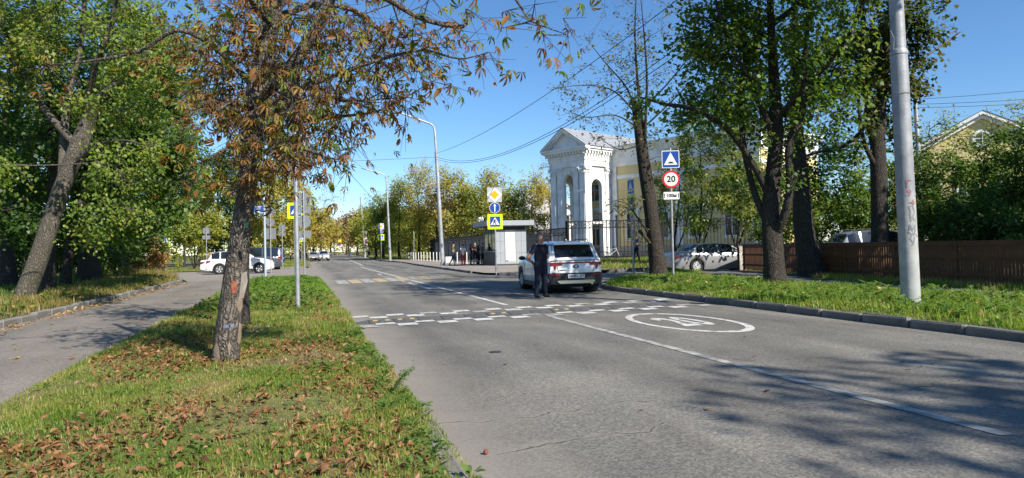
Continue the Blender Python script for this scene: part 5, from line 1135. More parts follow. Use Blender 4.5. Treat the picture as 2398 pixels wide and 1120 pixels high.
person('stout man in dark navy T-shirt standing hands behind back by white crossover', (mp.x, mp.y, 0), R(22), NAVY, cloth('cloth_dark_blue', (.010, .013, .028)), 1.79, 1.36, dict(ls=(-.20, .01, 1.41), rs=(.20, .01, 1.41), le=(-.345, .12, 1.13), lw=(-.10, .23, .97), re=(.345, .12, 1.13), rw=(.10, .23, .95), lh=(-.10, 0, .92), rh=(.10, 0, .92), lk=(-.135, -.01, .5), rk=(.135, -.01, .5), la=(-.16, .03, .09), ra=(.17, .03, .09)), hair=HAIR_G, skin=SKIN_T, belly=.05, step=.013, head_turn=.75)
def gp3(px, d): p = at(px, 620, d); return (p.x, p.y, .1)
PG = 'people waiting at the kiosk'
person('man in olive T-shirt and denim shorts striding toward the kiosk', gp3(1062, 55.5), R(75), OLIVE, DENIM_S, 1.78, 1.05, dict(lk=(-.09, -.16, .53), la=(-.1, -.10, .09), rk=(.10, .10, .50), ra=(.11, .34, .12), re=(.2, -.10, 1.18), rw=(.12, -.34, 1.16), le=(-.23, .03, 1.15), lw=(-.2, -.16, 1.0)), shorts=True, group=PG)
person('woman in white top and loose red trousers seen from behind', gp3(1085, 54.5), R(175), WHITE_C, REDC, 1.68, 1.0, dict(le=(-.25, .0, 1.15), lw=(-.2, -.2, 1.1), lk=(-.11, 0, .5), rk=(.11, 0, .5)), female=True, shoe=SHOE_W, long_hair=False, group=PG)
person('woman in black T-shirt standing in front of the queue', gp3(1103, 56.5), R(70), BLK_C, BLK_C, 1.72, 1.0, dict(re=(.2, -.03, 1.14), rw=(.16, -.2, .95), lk=(-.1, -.05, .5)), female=True, long_hair=True, group=PG)
person('man in dark clothes and shorts at the back of the queue', gp3(1113, 58.5), R(-25), BLK_C, NAVY, 1.85, 1.05, dict(re=(.24, -.02, 1.16), rw=(.05, -.2, 1.14), le=(-.24, -.02, 1.16), lw=(-.05, -.2, 1.2)), shorts=True, group=PG)
person('shorter dark dressed woman beside the grey jacket man', gp3(1121, 57.0), R(110), BLK_C, BLK_C, 1.62, 1.0, None, female=True, long_hair=True, group=PG)
person('man in grey checked jacket facing the kiosk window', gp3(1131, 56.0), R(120), GREYC, BLK_C, 1.8, 1.15, dict(re=(.22, -.1, 1.16), rw=(.15, -.3, 1.15)), sleeve='long', hair=HAIR_G, group=PG)
wk = at(1491, 609, 44.5); person('person in blue top and dark trousers walking along the iron fence', (wk.x, wk.y, .38), R(-95), BLUE_C, NAVY, 1.72, 1.02, dict(lk=(-.09, -.1, .5), la=(-.1, -.12, .1), rk=(.1, .02, .5), ra=(.1, .16, .12), re=(.22, 0, 1.15), rw=(.2, -.22, 1.1)))
hh = at(1325, 612, 42.5); person('person whose head shows over the parked crossover roof', (hh.x, hh.y, .2), R(20), BLK_C, BLK_C, 1.74)
bd = at(681, 614, 98); person('dark dressed person bending forward by the far verge', (bd.x, bd.y, .08), R(100), BLK_C, BLK_C, 1.78, 1.0, dict(spi=(0, -.10, 1.08), che=(0, -.26, 1.22), nb=(0, -.36, 1.32), hd=(0, -.47, 1.43), ls=(-.17, -.30, 1.30), rs=(.17, -.30, 1.30), le=(-.2, -.34, 1.02), re=(.2, -.34, 1.02), lw=(-.19, -.42, .8), rw=(.19, -.42, .8)))
lp = at(494, 630, 57.5); person('person in a rose top half hidden behind the white crossover', (lp.x, lp.y, 0), R(-40), BEIGE_C, NAVY, 1.68, 1.05, None, female=True, group=None)
# ------------------------------------------------------------------ trees
BARK = bark_mat('bark_grey', (.05, .042, .035), (.22, .19, .16), 26, .02)
BARK_CH = bark_mat('bark_chestnut', (.045, .037, .03), (.30, .26, .215), 30, .03)
BARK_D = bark_mat('bark_dark', (.025, .021, .018), (.105, .09, .072), 24, .03)
BARK_L = bark_mat('bark_leaning', (.05, .045, .035), (.26, .225, .18), 24, .025, moss=(.055, .06, .02))
LF_CHEST = leaf_mat('leaf_chestnut_autumn', [(.05, .085, .012), (.10, .135, .02), (.17, .16, .024), (.20, .10, .022), (.13, .05, .014), (.24, .12, .035), (.08, .035, .014)], .35, .3, 1.2)
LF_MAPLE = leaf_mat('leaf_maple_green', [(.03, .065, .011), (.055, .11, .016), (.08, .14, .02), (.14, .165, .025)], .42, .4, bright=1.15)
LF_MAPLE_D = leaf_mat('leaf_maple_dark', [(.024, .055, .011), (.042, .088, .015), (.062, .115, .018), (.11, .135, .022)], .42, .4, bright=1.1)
LF_ASH = leaf_mat('leaf_box_elder', [(.06, .105, .015), (.10, .155, .022), (.155, .19, .028), (.22, .20, .035)], .45, .4)
LF_YEL = leaf_mat('leaf_yellowing', [(.09, .105, .018), (.17, .175, .026), (.25, .215, .036), (.29, .215, .045), (.23, .15, .045)], .42, .4, .25, 1.45)
LF_YG = leaf_mat('leaf_yellow_green', [(.06, .09, .014), (.12, .145, .02), (.20, .20, .03), (.26, .22, .04)], .42, .4, .2, 1.45)
LF_BROWN = leaf_mat('leaf_brown', [(.09, .07, .02), (.18, .12, .03), (.22, .12, .04), (.13, .07, .03)], .3, .5, .2)
LF_SHRUB = leaf_mat('leaf_shrub', [(.03, .06, .011), (.052, .095, .015), (.08, .125, .02), (.14, .155, .028)], .4, .5, .4)
LF_CONIF = leaf_mat('leaf_larch', [(.022, .05, .018), (.038, .075, .024), (.06, .10, .028)], .25, .4, .3)

def fan(pts): return [tuple(range(len(pts)))]
T_ELL = ([(0, 0, 0), (.28, .22, .06), (.72, .2, .05), (1, 0, -.12), (.72, -.2, .05), (.28, -.22, .06), (.5, 0, -.04)], [(0, 6, 1), (1, 6, 2), (2, 6, 3), (3, 6, 4), (4, 6, 5), (5, 6, 0)])
T_QUAD = ([(0, 0, 0), (.5, .3, .04), (1, 0, -.1), (.5, -.3, .04)], [(0, 2, 1), (0, 3, 2)])
T_BROAD = ([(0, 0, 0), (.42, .46, -.06), (1, 0, -.12), (.42, -.46, -.06)], [(0, 2, 1), (0, 3, 2)])
T_LOBE = ([(0, 0, 0), (.2, .5, -.1), (.62, .3, -.02), (1, 0, -.14), (.62, -.3, -.02), (.2, -.5, -.1)], [(0, 3, 2, 1), (0, 5, 4, 3)])
_m = [(0, 0), (.05, .30), (-.12, .46), (.22, .40), (.34, .62), (.52, .36), (.74, .34), (.70, .18), (1, 0), (.70, -.18), (.74, -.34), (.52, -.36), (.34, -.62), (.22, -.40), (-.12, -.46), (.05, -.30)]
T_MAPLE = ([(x, y, -.22*abs(y)-.12*x*x) for x, y in _m], [(0, 1, 2, 3), (0, 3, 4, 5), (0, 5, 6, 7), (0, 7, 8, 9), (0, 9, 10, 11), (0, 11, 12, 13), (0, 13, 14, 15)])
T_MAPLE5 = ([(0, 0, 0), (-.05, .45, -.1), (.35, .35, -.05), (.55, .5, -.15), (1, 0, -.14), (.55, -.5, -.15), (.35, -.35, -.05), (-.05, -.45, -.1)], [(0, 2, 1), (0, 4, 3, 2), (0, 6, 5, 4), (0, 7, 6)])
def palmate(rng, curl):
    V_, F_ = [(0, 0, 0)], []
    for k, (a, ln) in enumerate(zip((-80, -42, 0, 40, 78), (.62, .86, 1, .88, .6))):
        a = R(a+rng.uniform(-8, 8)); c, s = math.cos(a), math.sin(a); w_ = .13*ln*(1-.45*curl); dz = -(.25+.75*curl)*ln
        o = len(V_)
        for u, v, z in ((.45, 1, .0), (.78, 1, 0), (1., 0, 0), (.78, -1, 0), (.45, -1, 0), (.6, 0, 0)):
            x, y = u*ln, v*w_*(1.15 if u == .78 else .75); zz = dz*u*u*.75+(.09*curl+.02 if v else -.03)
            x *= (1-.3*curl*u); V_.append((x*c-y*s, x*s+y*c, zz))
        F_ += [(0, o+5, o), (o, o+5, o+1), (o+1, o+5, o+2), (o+2, o+5, o+3), (o+3, o+5, o+4), (o+4, o+5, 0)]
    return V_, F_

def frusta(A, B, ra, rb, n):
    """tapered segments between A[i] and B[i]"""
    k_ = np.linalg.norm(B-A, axis=1) > 1e-4; A, B, ra, rb = A[k_], B[k_], ra[k_], rb[k_]
    d = B-A; L_ = np.linalg.norm(d, axis=1)[:, None]+1e-9; d = d/L_
    ref = np.where(np.abs(d[:, 2:3]) < .9, np.array([[0, 0, 1.]]), np.array([[1., 0, 0]])); x = np.cross(d, ref); x /= np.linalg.norm(x, axis=1)[:, None]; y = np.cross(d, x)
    t = np.linspace(0, 2*np.pi, n, endpoint=False); c = np.cos(t)[None, :, None]; s = np.sin(t)[None, :, None]
    ringA = A[:, None]+ra[:, None, None]*(x[:, None]*c+y[:, None]*s); ringB = B[:, None]+rb[:, None, None]*(x[:, None]*c+y[:, None]*s)
    V_ = np.concatenate([ringA, ringB], 1).reshape(-1, 3); k = np.arange(n); q = np.stack([k, (k+1) % n, n+(k+1) % n, n+k], 1)
    loops = (q[None]+(np.arange(len(A))*2*n)[:, None, None]).reshape(-1); return V_, loops
def polytube(pts, rad, n, rng, rough=0., sub=4):
    """smooth trunk tube through points with bark unevenness"""
    P = np.array([tuple(p) for p in pts]); Rr = np.array(rad, float); m = len(P); tt = np.linspace(0, m-1, (m-1)*sub+1)
    def cr(A):       # catmull-rom
        out = []
        for t in tt:
            i = min(int(t), m-2); f = t-i; p0, p1, p2, p3 = A[max(i-1, 0)], A[i], A[i+1], A[min(i+2, m-1)]
            out.append(.5*((2*p1)+(-p0+p2)*f+(2*p0-5*p1+4*p2-p3)*f*f+(-p0+3*p1-3*p2+p3)*f**3))
        return np.array(out)
    Q = cr(P); q = cr(Rr); ph = rng.uniform(0, 6, 6); b = MB(); vs = []; up = np.array([0, 1., 0])
    for i in range(len(Q)):
        d = Q[min(i+1, len(Q)-1)]-Q[max(i-1, 0)]; d = d/np.linalg.norm(d); x = np.cross(up, d); x /= np.linalg.norm(x)+1e-9; y = np.cross(d, x)
        for k in range(n):
            a = 2*math.pi*k/n; f = 1+rough*(.5*math.sin(3*a+ph[0]+i*.21)+.35*math.sin(5*a+ph[1]-i*.33)+.3*math.sin(2*a+i*.5+ph[2])+.5*(rng.random()-.5))
            vs.append(Q[i]+(x*math.cos(a)+y*math.sin(a))*q[i]*f)
    fs = [(i*n+k, i*n+(k+1) % n, (i+1)*n+(k+1) % n, (i+1)*n+k) for i in range(len(Q)-1) for k in range(n)]+[tuple(range((len(Q)-1)*n, len(Q)*n))]
    return np.array(vs), fs
def scatter_many(name, tmpls, pos, rot, sz, rng):
    if len(tmpls) == 1: return scatter_mesh(name, tmpls[0][0], tmpls[0][1], pos, rot, sz)
    pick = rng.integers(0, len(tmpls), len(pos)); VV, LL, TT = [], [], []; o = 0
    for q, (T, F) in enumerate(tmpls):
        s = pick == q; n = int(s.sum()); T = np.asarray(T, float); k = len(T)
        V_ = np.einsum('nij,nkj->nki', rot[s], T[None]*sz[s][:, None, None])+pos[s][:, None]; fl = np.concatenate([np.asarray(f) for f in F]); tot = np.array([len(f) for f in F])
        VV.append(V_.reshape(-1, 3)); LL.append((fl[None]+(np.arange(n)*k)[:, None]).ravel()+o); TT.append(np.tile(tot, n)); o += n*k
    TT = np.concatenate(TT); return np_mesh(name, np.concatenate(VV), np.concatenate(LL), np.concatenate([[0], np.cumsum(TT)[:-1]]), TT)
def dirs(rng, n):
    v = rng.normal(size=(n, 3)); return v/np.linalg.norm(v, axis=1)[:, None]
NTREE = [0]
def tree(name, label, base, trunk, limbs=(), blobs=(), leaf=LF_MAPLE, tmpl=T_MAPLE5, lsize=.13, nleaf=60, spread=.7, bark=BARK, tip=.006, seed=0, group=None, flat=.25, droop=.0, sides=12, rough=.06, bare=0., min_up=1.5, twigs=3, cat='tree', leaf2=None, crown_name='crown', lvar=.3, pw=2.2, limb_leaf=True, part_trunk='trunk', split_limbs=None):
    """trunk: [(point, radius)]; limbs: lists of (point, radius) grown by hand; blobs: (centre, (rx,ry,rz), clusters)"""
    rng = np.random.default_rng(seed+11); base = Vector(base); t = thing(name, label, cat, base, 0, group); B0 = np.array(tuple(base))
    nodes = []; par = []; fixed = []; tv, tf = [], []
    def add_chain(pts, attach):
        prev = attach
        for p, r_ in pts:
            nodes.append(np.array(tuple(p))); par.append(prev); fixed.append(r_); prev = len(nodes)-1
        return prev
    if trunk: add_chain(trunk, -1)
    nt_ = len(nodes)
    for lb in limbs:
        p0 = np.array(tuple(lb[0][0])); d = [np.linalg.norm(q-p0) for q in nodes]; add_chain(lb, int(np.argmin(d)) if d else -1)
    ends = []
    tubes = [trunk] if trunk else []
    tubes += list(limbs)
    for ch in tubes:
        pts = [p for p, _ in ch]; rr = [r_ for _, r_ in ch]
        v, f = polytube(pts, rr, sides if rr[0] > .05 else 7, rng, rough, 4)
        if split_limbs and ch is not trunk:
            q_ = MB(); q_.v = [tuple(x-B0) for x in v]; q_.f = [tuple(x) for x in f]; q_.m = [0]*len(f); q_.build(split_limbs, bark, t, True, fix=False); continue
        o = sum(len(x) for x in tv); tv.append(v); tf += [tuple(i+o for i in q) for q in f]
    cl = []
    for (c, rad, n) in blobs:
        c = np.array(tuple(c)); rad = np.array(rad if np.ndim(rad) else (rad,)*3, float)
        u = dirs(rng, n)*(rng.random(n)**.42)[:, None]; u += .12*rng.normal(size=u.shape); cl.append(c+u*rad)
    if limb_leaf:
        for lb in limbs:
            for (p, r_), (q, r2) in zip(lb[len(lb)//3:], lb[len(lb)//3+1:]):
                p, q = np.array(tuple(p)), np.array(tuple(q))
                for k in range(2): cl.append((p+(q-p)*rng.random()+rng.normal(size=3)*spread*.35)[None])
            cl.append(np.array(tuple(lb[-1][0]))[None])
    cl = np.concatenate(cl) if cl else np.zeros((0, 3))
    if len(cl):
        root = nodes[nt_-1] if nt_ else nodes[0]; order = np.argsort(np.linalg.norm(cl-root, axis=1)*(.8+.4*rng.random(len(cl)))); cl = cl[order]
    NP = np.array(nodes) if nodes else np.zeros((0, 3)); cap = len(nodes)+len(cl)*4+4; buf = np.zeros((cap, 3)); buf[:len(nodes)] = NP; nn = len(nodes); ok = np.zeros(cap, bool); ok[:nn] = [(p[2]-B0[2]) > min_up for p in nodes]
    if not ok.any() and nn: ok[nn-1] = True
    tipnodes = []
    for c in cl:
        dv = c-buf[:nn]; d = np.linalg.norm(dv, axis=1)+np.maximum(0, -dv[:, 2])*.6; d[~ok[:nn]] = 1e9; i = int(np.argmin(d)); p = buf[i]; L_ = np.linalg.norm(c-p); k = 1 if L_ < .5 else 2 if L_ < 1.3 else 3
        prev = i; bend = rng.normal(size=3)*L_*.09; bend[2] += L_*.06
        for q in range(1, k+1):
            f = q/k; x = p+(c-p)*f+bend*4*f*(1-f); buf[nn] = x; nodes.append(x); par.append(prev); fixed.append(None); ok[nn] = True; prev = nn; nn += 1
        tipnodes.append(prev)
    # pipe-model radii
    n = len(nodes); acc = np.zeros(n); rad = np.zeros(n)
    for i in range(n-1, -1, -1):
        r_ = fixed[i] if fixed[i] is not None else max(tip, acc[i]**(1/pw)); rad[i] = r_
        if par[i] >= 0: acc[par[i]] += (tip if fixed[i] is None and acc[i] == 0 else r_)**pw
    A, Bq, ra, rb = [], [], [], []
    for i in range(n):
        if fixed[i] is None and par[i] >= 0:
            A.append(nodes[par[i]]); Bq.append(nodes[i]); rb.append(rad[i]); ra.append(min(rad[par[i]], rad[i]*1.5) if fixed[par[i]] is not None else rad[par[i]])
    # twigs with leaves
    LP, LD = [], []
    if len(tipnodes):
        TP = np.array([nodes[i] for i in tipnodes]); nt2 = len(TP)
        cen = TP.mean(0)
        out = TP-cen; out /= np.linalg.norm(out, axis=1)[:, None]+1e-6
        for k in range(twigs):
            dd = dirs(rng, nt2)*.9+out*.5; dd[:, 2] -= droop; dd /= np.linalg.norm(dd, axis=1)[:, None]; ln = spread*(.5+.7*rng.random(nt2))[:, None]
            E = TP+dd*ln; A += list(TP); Bq += list(E); ra += [tip*.8]*nt2; rb += [tip*.35]*nt2
            m = max(1, int(nleaf/twigs)); f = rng.random((nt2, m, 1))**.8; P_ = TP[:, None]+(E-TP)[:, None]*f+rng.normal(size=(nt2, m, 3))*spread*.24
            keep = rng.random((nt2, 1)) > bare; keep = np.repeat(keep, m, 1); LP.append(P_[keep]); LD.append(np.repeat(dd[:, None], m, 1)[keep])
    verts = list(tv); faces_l = []; tot = []
    o = sum(len(x) for x in tv); fl = [i for f in tf for i in f]; tt_ = [len(f) for f in tf]
    if len(A):
        A, Bq, ra, rb = map(np.array, (A, Bq, ra, rb))
        for lo, hi, ns in ((0, .02, 3), (.02, .06, 5), (.06, 9, 9)):
            s_ = (ra >= lo) & (ra < hi)
            if s_.any():
                v, lp = frusta(A[s_], Bq[s_], ra[s_], rb[s_], ns); fl += list(lp+o); tt_ += [4]*(len(lp)//4); verts.append(v); o += len(v)
    V_ = np.concatenate(verts) if verts else np.zeros((0, 3))
    if len(V_):
        tt_ = np.array(tt_); me = np_mesh(part_trunk, V_-B0, np.array(fl), np.concatenate([[0], np.cumsum(tt_)[:-1]]), tt_, True); link(part_trunk, me, bark, t)
    if LP:
        LP = np.concatenate(LP); LD = np.concatenate(LD)
        if len(LP):
            nr = rng.normal(size=LP.shape)*.5+np.array([0, 0, .4])+np.array(tuple(sunv))*.55+LD*flat; x = LD+rng.normal(size=LP.shape)*.6; x[:, 2] -= droop*.8
            rot = frames(nr, rng, x); sz = lsize*(1-lvar+2*lvar*rng.random(len(LP)))
            me = scatter_many(crown_name, tmpl if isinstance(tmpl, list) else [tmpl], LP-B0, rot, sz, rng); link(crown_name, me, leaf, t)
    NTREE[0] += 1
    return t, rad, nodes
def P3(l, d0=None):      # [(px,py,depth,radius)] -> [(point,radius)]
    return [(at(a, b_, c), r_) for a, b_, c, r_ in l]
def BL(l):               # [(px,py,depth,rx_px,ry_px,rdepth_m,n)] -> blobs
    return [(at(a, b_, d), (rx*d/FPX, rd, ry*d/FPX), n) for a, b_, d, rx, ry, rd, n in l]
def up(x, y, z, H, r0, lean=(0, 0), k=6, taper=.3):
    return [(Vector((x+lean[0]*f+.12*math.sin(5*f+x), y+lean[1]*f+.12*math.cos(4*f+y), z+H*f)), r0*(1-(1-taper)*f)*(1.35 if i == 0 else 1)) for i, f in enumerate(np.linspace(0, 1, k))]

# --- foreground chestnut
D1 = 8.5; base1 = gnd(527, 872, .05)
tr = P3([(527, 880, D1, .185), (530, 830, D1, .162), (536, 760, D1, .148), (549, 655, D1, .128), (564, 540, D1, .118), (577, 440, D1, .115), (588, 340, D1, .115), (601, 240, D1, .13), (618, 140, D1, .12), (640, 40, D1-.1, .10), (655, -70, D1-.2, .085), (665, -220, D1-.2, .06), (660, -360, D1, .04)])
lb = [P3([(604, 240, D1, .07), (660, 180, D1-.2, .068), (720, 100, D1-.4, .065), (765, 20, D1-.5, .06), (800, -90, D1-.5, .05), (840, -230, D1-.4, .03)]),
      P3([(722, 96, D1-.4, .045), (706, 130, D1-.45, .05), (694, 190, D1-.5, .046), (688, 240, D1-.5, .043), (682, 285, D1-.5, .05)]),
      P3([(606, 220, D1, .045), (545, 150, D1+.2, .04), (480, 95, D1+.3, .034), (410, 72, D1+.3, .028), (330, 118, D1+.3, .022), (230, 140, D1+.2, .016), (120, 152, D1+.2, .008)]),
      P3([(600, 260, D1, .04), (690, 215, D1-.3, .033), (790, 175, D1-.5, .027), (890, 140, D1-.6, .02), (990, 118, D1-.6, .014), (1075, 138, D1-.6, .010), (1145, 122, D1-.6, .005)]),
      P3([(590, 330, D1, .035), (680, 292, D1+.4, .028), (780, 275, D1+.5, .022), (880, 262, D1+.5, .016), (950, 228, D1+.4, .010), (1012, 190, D1+.3, .005)]),
      P3([(586, 370, D1, .03), (650, 345, D1-.5, .024), (720, 352, D1-.8, .018), (790, 372, D1-.9, .011), (840, 330, D1-.9, .006)]),
      P3([(640, 45, D1, .05), (740, 10, D1+.5, .042), (830, 25, D1+.6, .034), (890, 70, D1+.6, .026), (940, 98, D1+.6, .014)]),
      P3([(650, -40, D1, .05), (800, -50, D1-.6, .042), (910, 0, D1-.8, .034), (990, 45, D1-.8, .028), (1085, 62, D1-.8, .022), (1092, 20, D1-.8, .012)]),
      P3([(660, -100, D1, .05), (850, -130, D1-1, .042), (1040, -110, D1-1.4, .032), (1160, -60, D1-1.6, .022), (1215, 10, D1-1.6, .013), (1245, 50, D1-1.6, .009), (1330, 82, D1-1.6, .004)]),
      P3([(590, 345, D1, .028), (540, 345, D1-.4, .02), (490, 372, D1-.5, .012), (450, 390, D1-.5, .006)]),
      P3([(604, 250, D1, .03), (530, 245, D1-.6, .022), (470, 300, D1-.8, .012), (430, 300, D1-.8, .005)]),
      P3([(640, 60, D1, .04), (600, 20, D1-.8, .034), (560, -60, D1-1.3, .026), (520, -160, D1-1.6, .015)])]
bl = BL([(620, 70, D1, 150, 100, 1.2, 44), (740, 110, D1-.2, 180, 110, 1.3, 58), (700, 240, D1, 130, 90, 1.1, 38), (590, 260, D1-.2, 110, 120, .8, 24), (720, 345, D1-.4, 95, 45, .7, 26), (900, 70, D1, 130, 60, 1.0, 18), (870, 190, D1-.2, 110, 70, .8, 26), (500, 160, D1, 85, 130, .9, 22), (590, 420, D1, 55, 60, .4, 10), (960, 110, D1-.5, 70, 40, .6, 6), (690, -180, D1, 280, 150, 2.0, 60), (560, 370, D1-.1, 100, 50, .6, 14)])
prng = np.random.default_rng(3)
c1, rr1, nn1 = tree('chestnut_tree', 'rusty orange leaved chestnut with leaning scaly trunk in the foreground', base1, tr, lb, bl, LF_CHEST, [palmate(prng, .5), palmate(prng, .75), palmate(prng, .95), palmate(prng, 1.1), T_ELL], .105, 8, .42, BARK_CH, .005, 5, 'chestnuts on the left verge', .1, .7, 22, .07, .22, 2.2, 4, lvar=.55)
# bare wood scars and paint marks set into the bark
SCAR = mat('bare_wood', (.33, .24, .17), .85, var=.25, scale=12, bump=.4, bscale=60, col2=(.2, .15, .11), mix_scale=6); MK_O = mat('paint_orange', (.22, .09, .04), .8, var=.3, scale=20, col2=(.22, .05, .03), mix_scale=14); MK_B = mat('paint_blue', (.12, .14, .20), .8, var=.3, scale=20); MK_G = mat('paint_green', (.10, .3, .16), .8, var=.3, scale=20, col2=(.16, .2, .13), mix_scale=20)
def trunk_patch(nm, m, x0, y0, pts, ln=.004):
    """pts: outline as (px,py) on the lit face of the trunk; pushed onto the bark surface"""
    P = [(p, r_) for p, r_ in tr]
    def surf(px, py):
        v = (at(px, py, 1.)-CAM); best = None
        zs = []
        for k in range(len(P)-1):
            a, b_ = P[k], P[k+1]
            for f in np.linspace(0, 1, 12):
                c = a[0].lerp(b_[0], f); r_ = a[1]*(1-f)+b_[1]*f; s = (c-CAM).dot(v)/v.dot(v); q = CAM+v*s; dz = abs(q.z-c.z); 
                if best is None or dz < best[0]: best = (dz, c, r_, s)
        _, c, r_, s = best; q = CAM+v*s; off = (q-c).length; dd = math.sqrt(max(.0004, r_*r_-min(off, r_*.97)**2)); return CAM+v*(s-(dd+.010)/v.length)
    n = len(pts); cx, cy = sum(p[0] for p in pts)/n, sum(p[1] for p in pts)/n; vs = [surf(cx, cy)]; fs = []
    for k in (.5, 1.): vs += [surf(cx+(x-cx)*k, cy+(y-cy)*k) for x, y in pts]
    vs[0] += Vector((0, .0, 0))
    for i in range(n): j = (i+1) % n; fs += [(0, 1+i, 1+j), (1+i, 1+n+i, 1+n+j, 1+j)]
    b_ = MB(); b_.v = [tuple(v-base1) for v in vs]; b_.f = fs; b_.m = [0]*len(fs); b_.build(nm, m, c1, True)
trunk_patch('bark_scar', SCAR, 0, 0, [(504, 858), (500, 820), (506, 800), (512, 812), (516, 845), (510, 865)])
trunk_patch('bark_scar', SCAR, 0, 0, [(536, 832), (533, 810), (537, 800), (546, 822), (544, 838)])
trunk_patch('bark_scar', SCAR, 0, 0, [(556, 800), (560, 755), (566, 760), (565, 790), (560, 808)])
trunk_patch('bark_scar', mat('smooth_bark', (.26, .23, .2), .9, var=.2, scale=8), 0, 0, [(560, 692), (566, 640), (578, 636), (580, 660), (570, 700)])
trunk_patch('bark_scar', SCAR, 0, 0, [(553, 716), (560, 694), (567, 690), (568, 720), (562, 735)])
trunk_patch('paint_mark', MK_O, 0, 0, [(543, 687), (541, 663), (546, 658), (556, 660), (554, 684), (548, 688)])
trunk_patch('paint_mark', MK_B, 0, 0, [(522, 770), (524, 760), (536, 761), (535, 769)]); trunk_patch('paint_mark', MK_B, 0, 0, [(539, 768), (540, 758), (548, 759), (547, 768)])
trunk_patch('paint_mark', MK_G, 0, 0, [(570, 535), (572, 521), (582, 522), (581, 534)])
# conkers
CONK = mat('chestnut_husk', (.14, .2, .04), .8, var=.3, scale=20, bump=.6, bscale=40)
for px, py in ((980, 128), (988, 136)):
    b_ = MB(); p = at(px, py, D1-.6); b_.lathe([(.004, -.028), (.02, -.022), (.03, 0), (.02, .022), (.004, .028)], 10); o = b_.build('conker', CONK, c1, True, loc=p-base1)
# second chestnut behind
D2 = 12.8; b2 = gnd(577, 776, .05)
tree('chestnut_tree', 'slimmer dark chestnut directly behind the foreground trunk', b2, P3([(572, 780, D2, .13), (571, 700, D2, .10), (573, 600, D2, .09), (578, 480, D2, .085), (588, 350, D2, .08), (612, 220, D2, .08), (620, 80, D2, .06), (625, -80, D2, .04)]), [], BL([(600, 250, D2, 110, 110, 1.2, 34), (560, 180, D2, 130, 110, 1.2, 30), (690, 200, D2, 120, 100, 1.3, 26), (600, -40, D2, 200, 120, 1.8, 30)]), LF_CHEST, palmate(prng, .4), .16, 8, .5, BARK_D, .007, 8, 'chestnuts on the left verge', .1, .5, 12, .05, .0, 3, 2)

# --- left wood
DL = 21.4; bl_ = gnd(45, 716, .15)
tree('leaning_tree', 'tall leaning box elder with pale trunk at left edge of path', bl_, P3([(46, 735, DL, .37), (58, 690, DL, .30), (80, 635, DL, .275), (106, 560, DL, .26), (132, 480, DL, .25), (156, 412, DL, .235), (184, 345, DL, .26), (208, 280, DL, .22), (250, 215, DL-.3, .17), (320, 165, DL-.8, .12), (395, 140, DL-1.2, .07), (450, 110, DL-1.5, .03)]),
     [P3([(150, 430, DL, .17), (150, 330, DL+.5, .13), (160, 220, DL+.8, .10), (190, 100, DL+1, .08), (200, -40, DL+1, .05)]), P3([(184, 345, DL, .14), (100, 250, DL+.5, .10), (40, 140, DL+1, .08), (-10, 20, DL+1, .05)]), P3([(208, 280, DL, .12), (220, 160, DL-1, .09), (260, 60, DL-1.5, .07), (280, -60, DL-2, .04)]),
      P3([(170, 390, DL, .06), (230, 340, DL-1.5, .045), (300, 330, DL-2.5, .03), (350, 350, DL-3, .012)])],
     BL([(200, 60, DL, 230, 110, 3, 46), (420, 90, DL-1, 90, 130, 2, 20), (50, 120, DL, 100, 150, 2.5, 24), (270, 230, DL-1.5, 90, 50, 1.2, 7), (275, 410, DL-2, 50, 50, 1.0, 6), (255, 495, DL-2.4, 60, 45, 1.0, 11), (200, -160, DL, 300, 130, 4, 50), (10, 380, DL-4, 30, 30, .8, 4), (330, 140, DL-2, 120, 80, 1.5, 16)]),
     LF_ASH, [T_QUAD, T_BROAD], .105, 165, .7, BARK_L, .012, 21, None, .2, .7, 18, .05, .34, 3, 5)
def wood_tree(px, py, d, r_, label, blobs, seed, leaf=LF_MAPLE, H=9., lean=(0, 0), nleaf=115, tm=None, ls=.14, bark=BARK_D, group='maples in the left wood', spread=.85, name='maple_tree', **k):
    b0 = gnd(px, py, .2); dd = (b0-CAM).dot(_fw); s = d/dd; b0 = CAM+(b0-CAM)*s; b0.z = .15 if group == 'maples in the left wood' else .1
    return tree(name, label, b0, up(b0.x, b0.y, .1, H, r_, lean), [], BL(blobs), leaf, tm or [T_LOBE, T_BROAD], ls, nleaf, spread, bark, .010, seed, group, **k)
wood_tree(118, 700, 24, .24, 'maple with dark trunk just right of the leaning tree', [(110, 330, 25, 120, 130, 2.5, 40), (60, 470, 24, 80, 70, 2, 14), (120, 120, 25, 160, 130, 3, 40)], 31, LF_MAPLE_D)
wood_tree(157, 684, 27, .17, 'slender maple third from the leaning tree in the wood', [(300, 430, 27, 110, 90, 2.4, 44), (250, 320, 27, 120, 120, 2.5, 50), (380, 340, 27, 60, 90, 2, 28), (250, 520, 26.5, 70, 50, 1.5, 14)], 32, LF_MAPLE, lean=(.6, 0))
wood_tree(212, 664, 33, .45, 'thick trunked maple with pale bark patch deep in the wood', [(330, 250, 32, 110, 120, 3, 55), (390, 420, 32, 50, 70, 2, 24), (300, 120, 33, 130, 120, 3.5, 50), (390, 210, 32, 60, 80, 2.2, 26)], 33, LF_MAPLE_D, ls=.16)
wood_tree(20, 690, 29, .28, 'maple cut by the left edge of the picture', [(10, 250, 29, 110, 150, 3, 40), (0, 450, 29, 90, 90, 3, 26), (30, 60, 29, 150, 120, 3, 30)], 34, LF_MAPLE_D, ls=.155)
wood_tree(80, 672, 36, .22, 'maple in the shade behind the leaning trunk', [(120, 520, 38, 130, 60, 3, 34), (160, 380, 38, 150, 120, 4, 60), (60, 250, 38, 140, 160, 4, 50)], 35, LF_MAPLE_D, ls=.18)
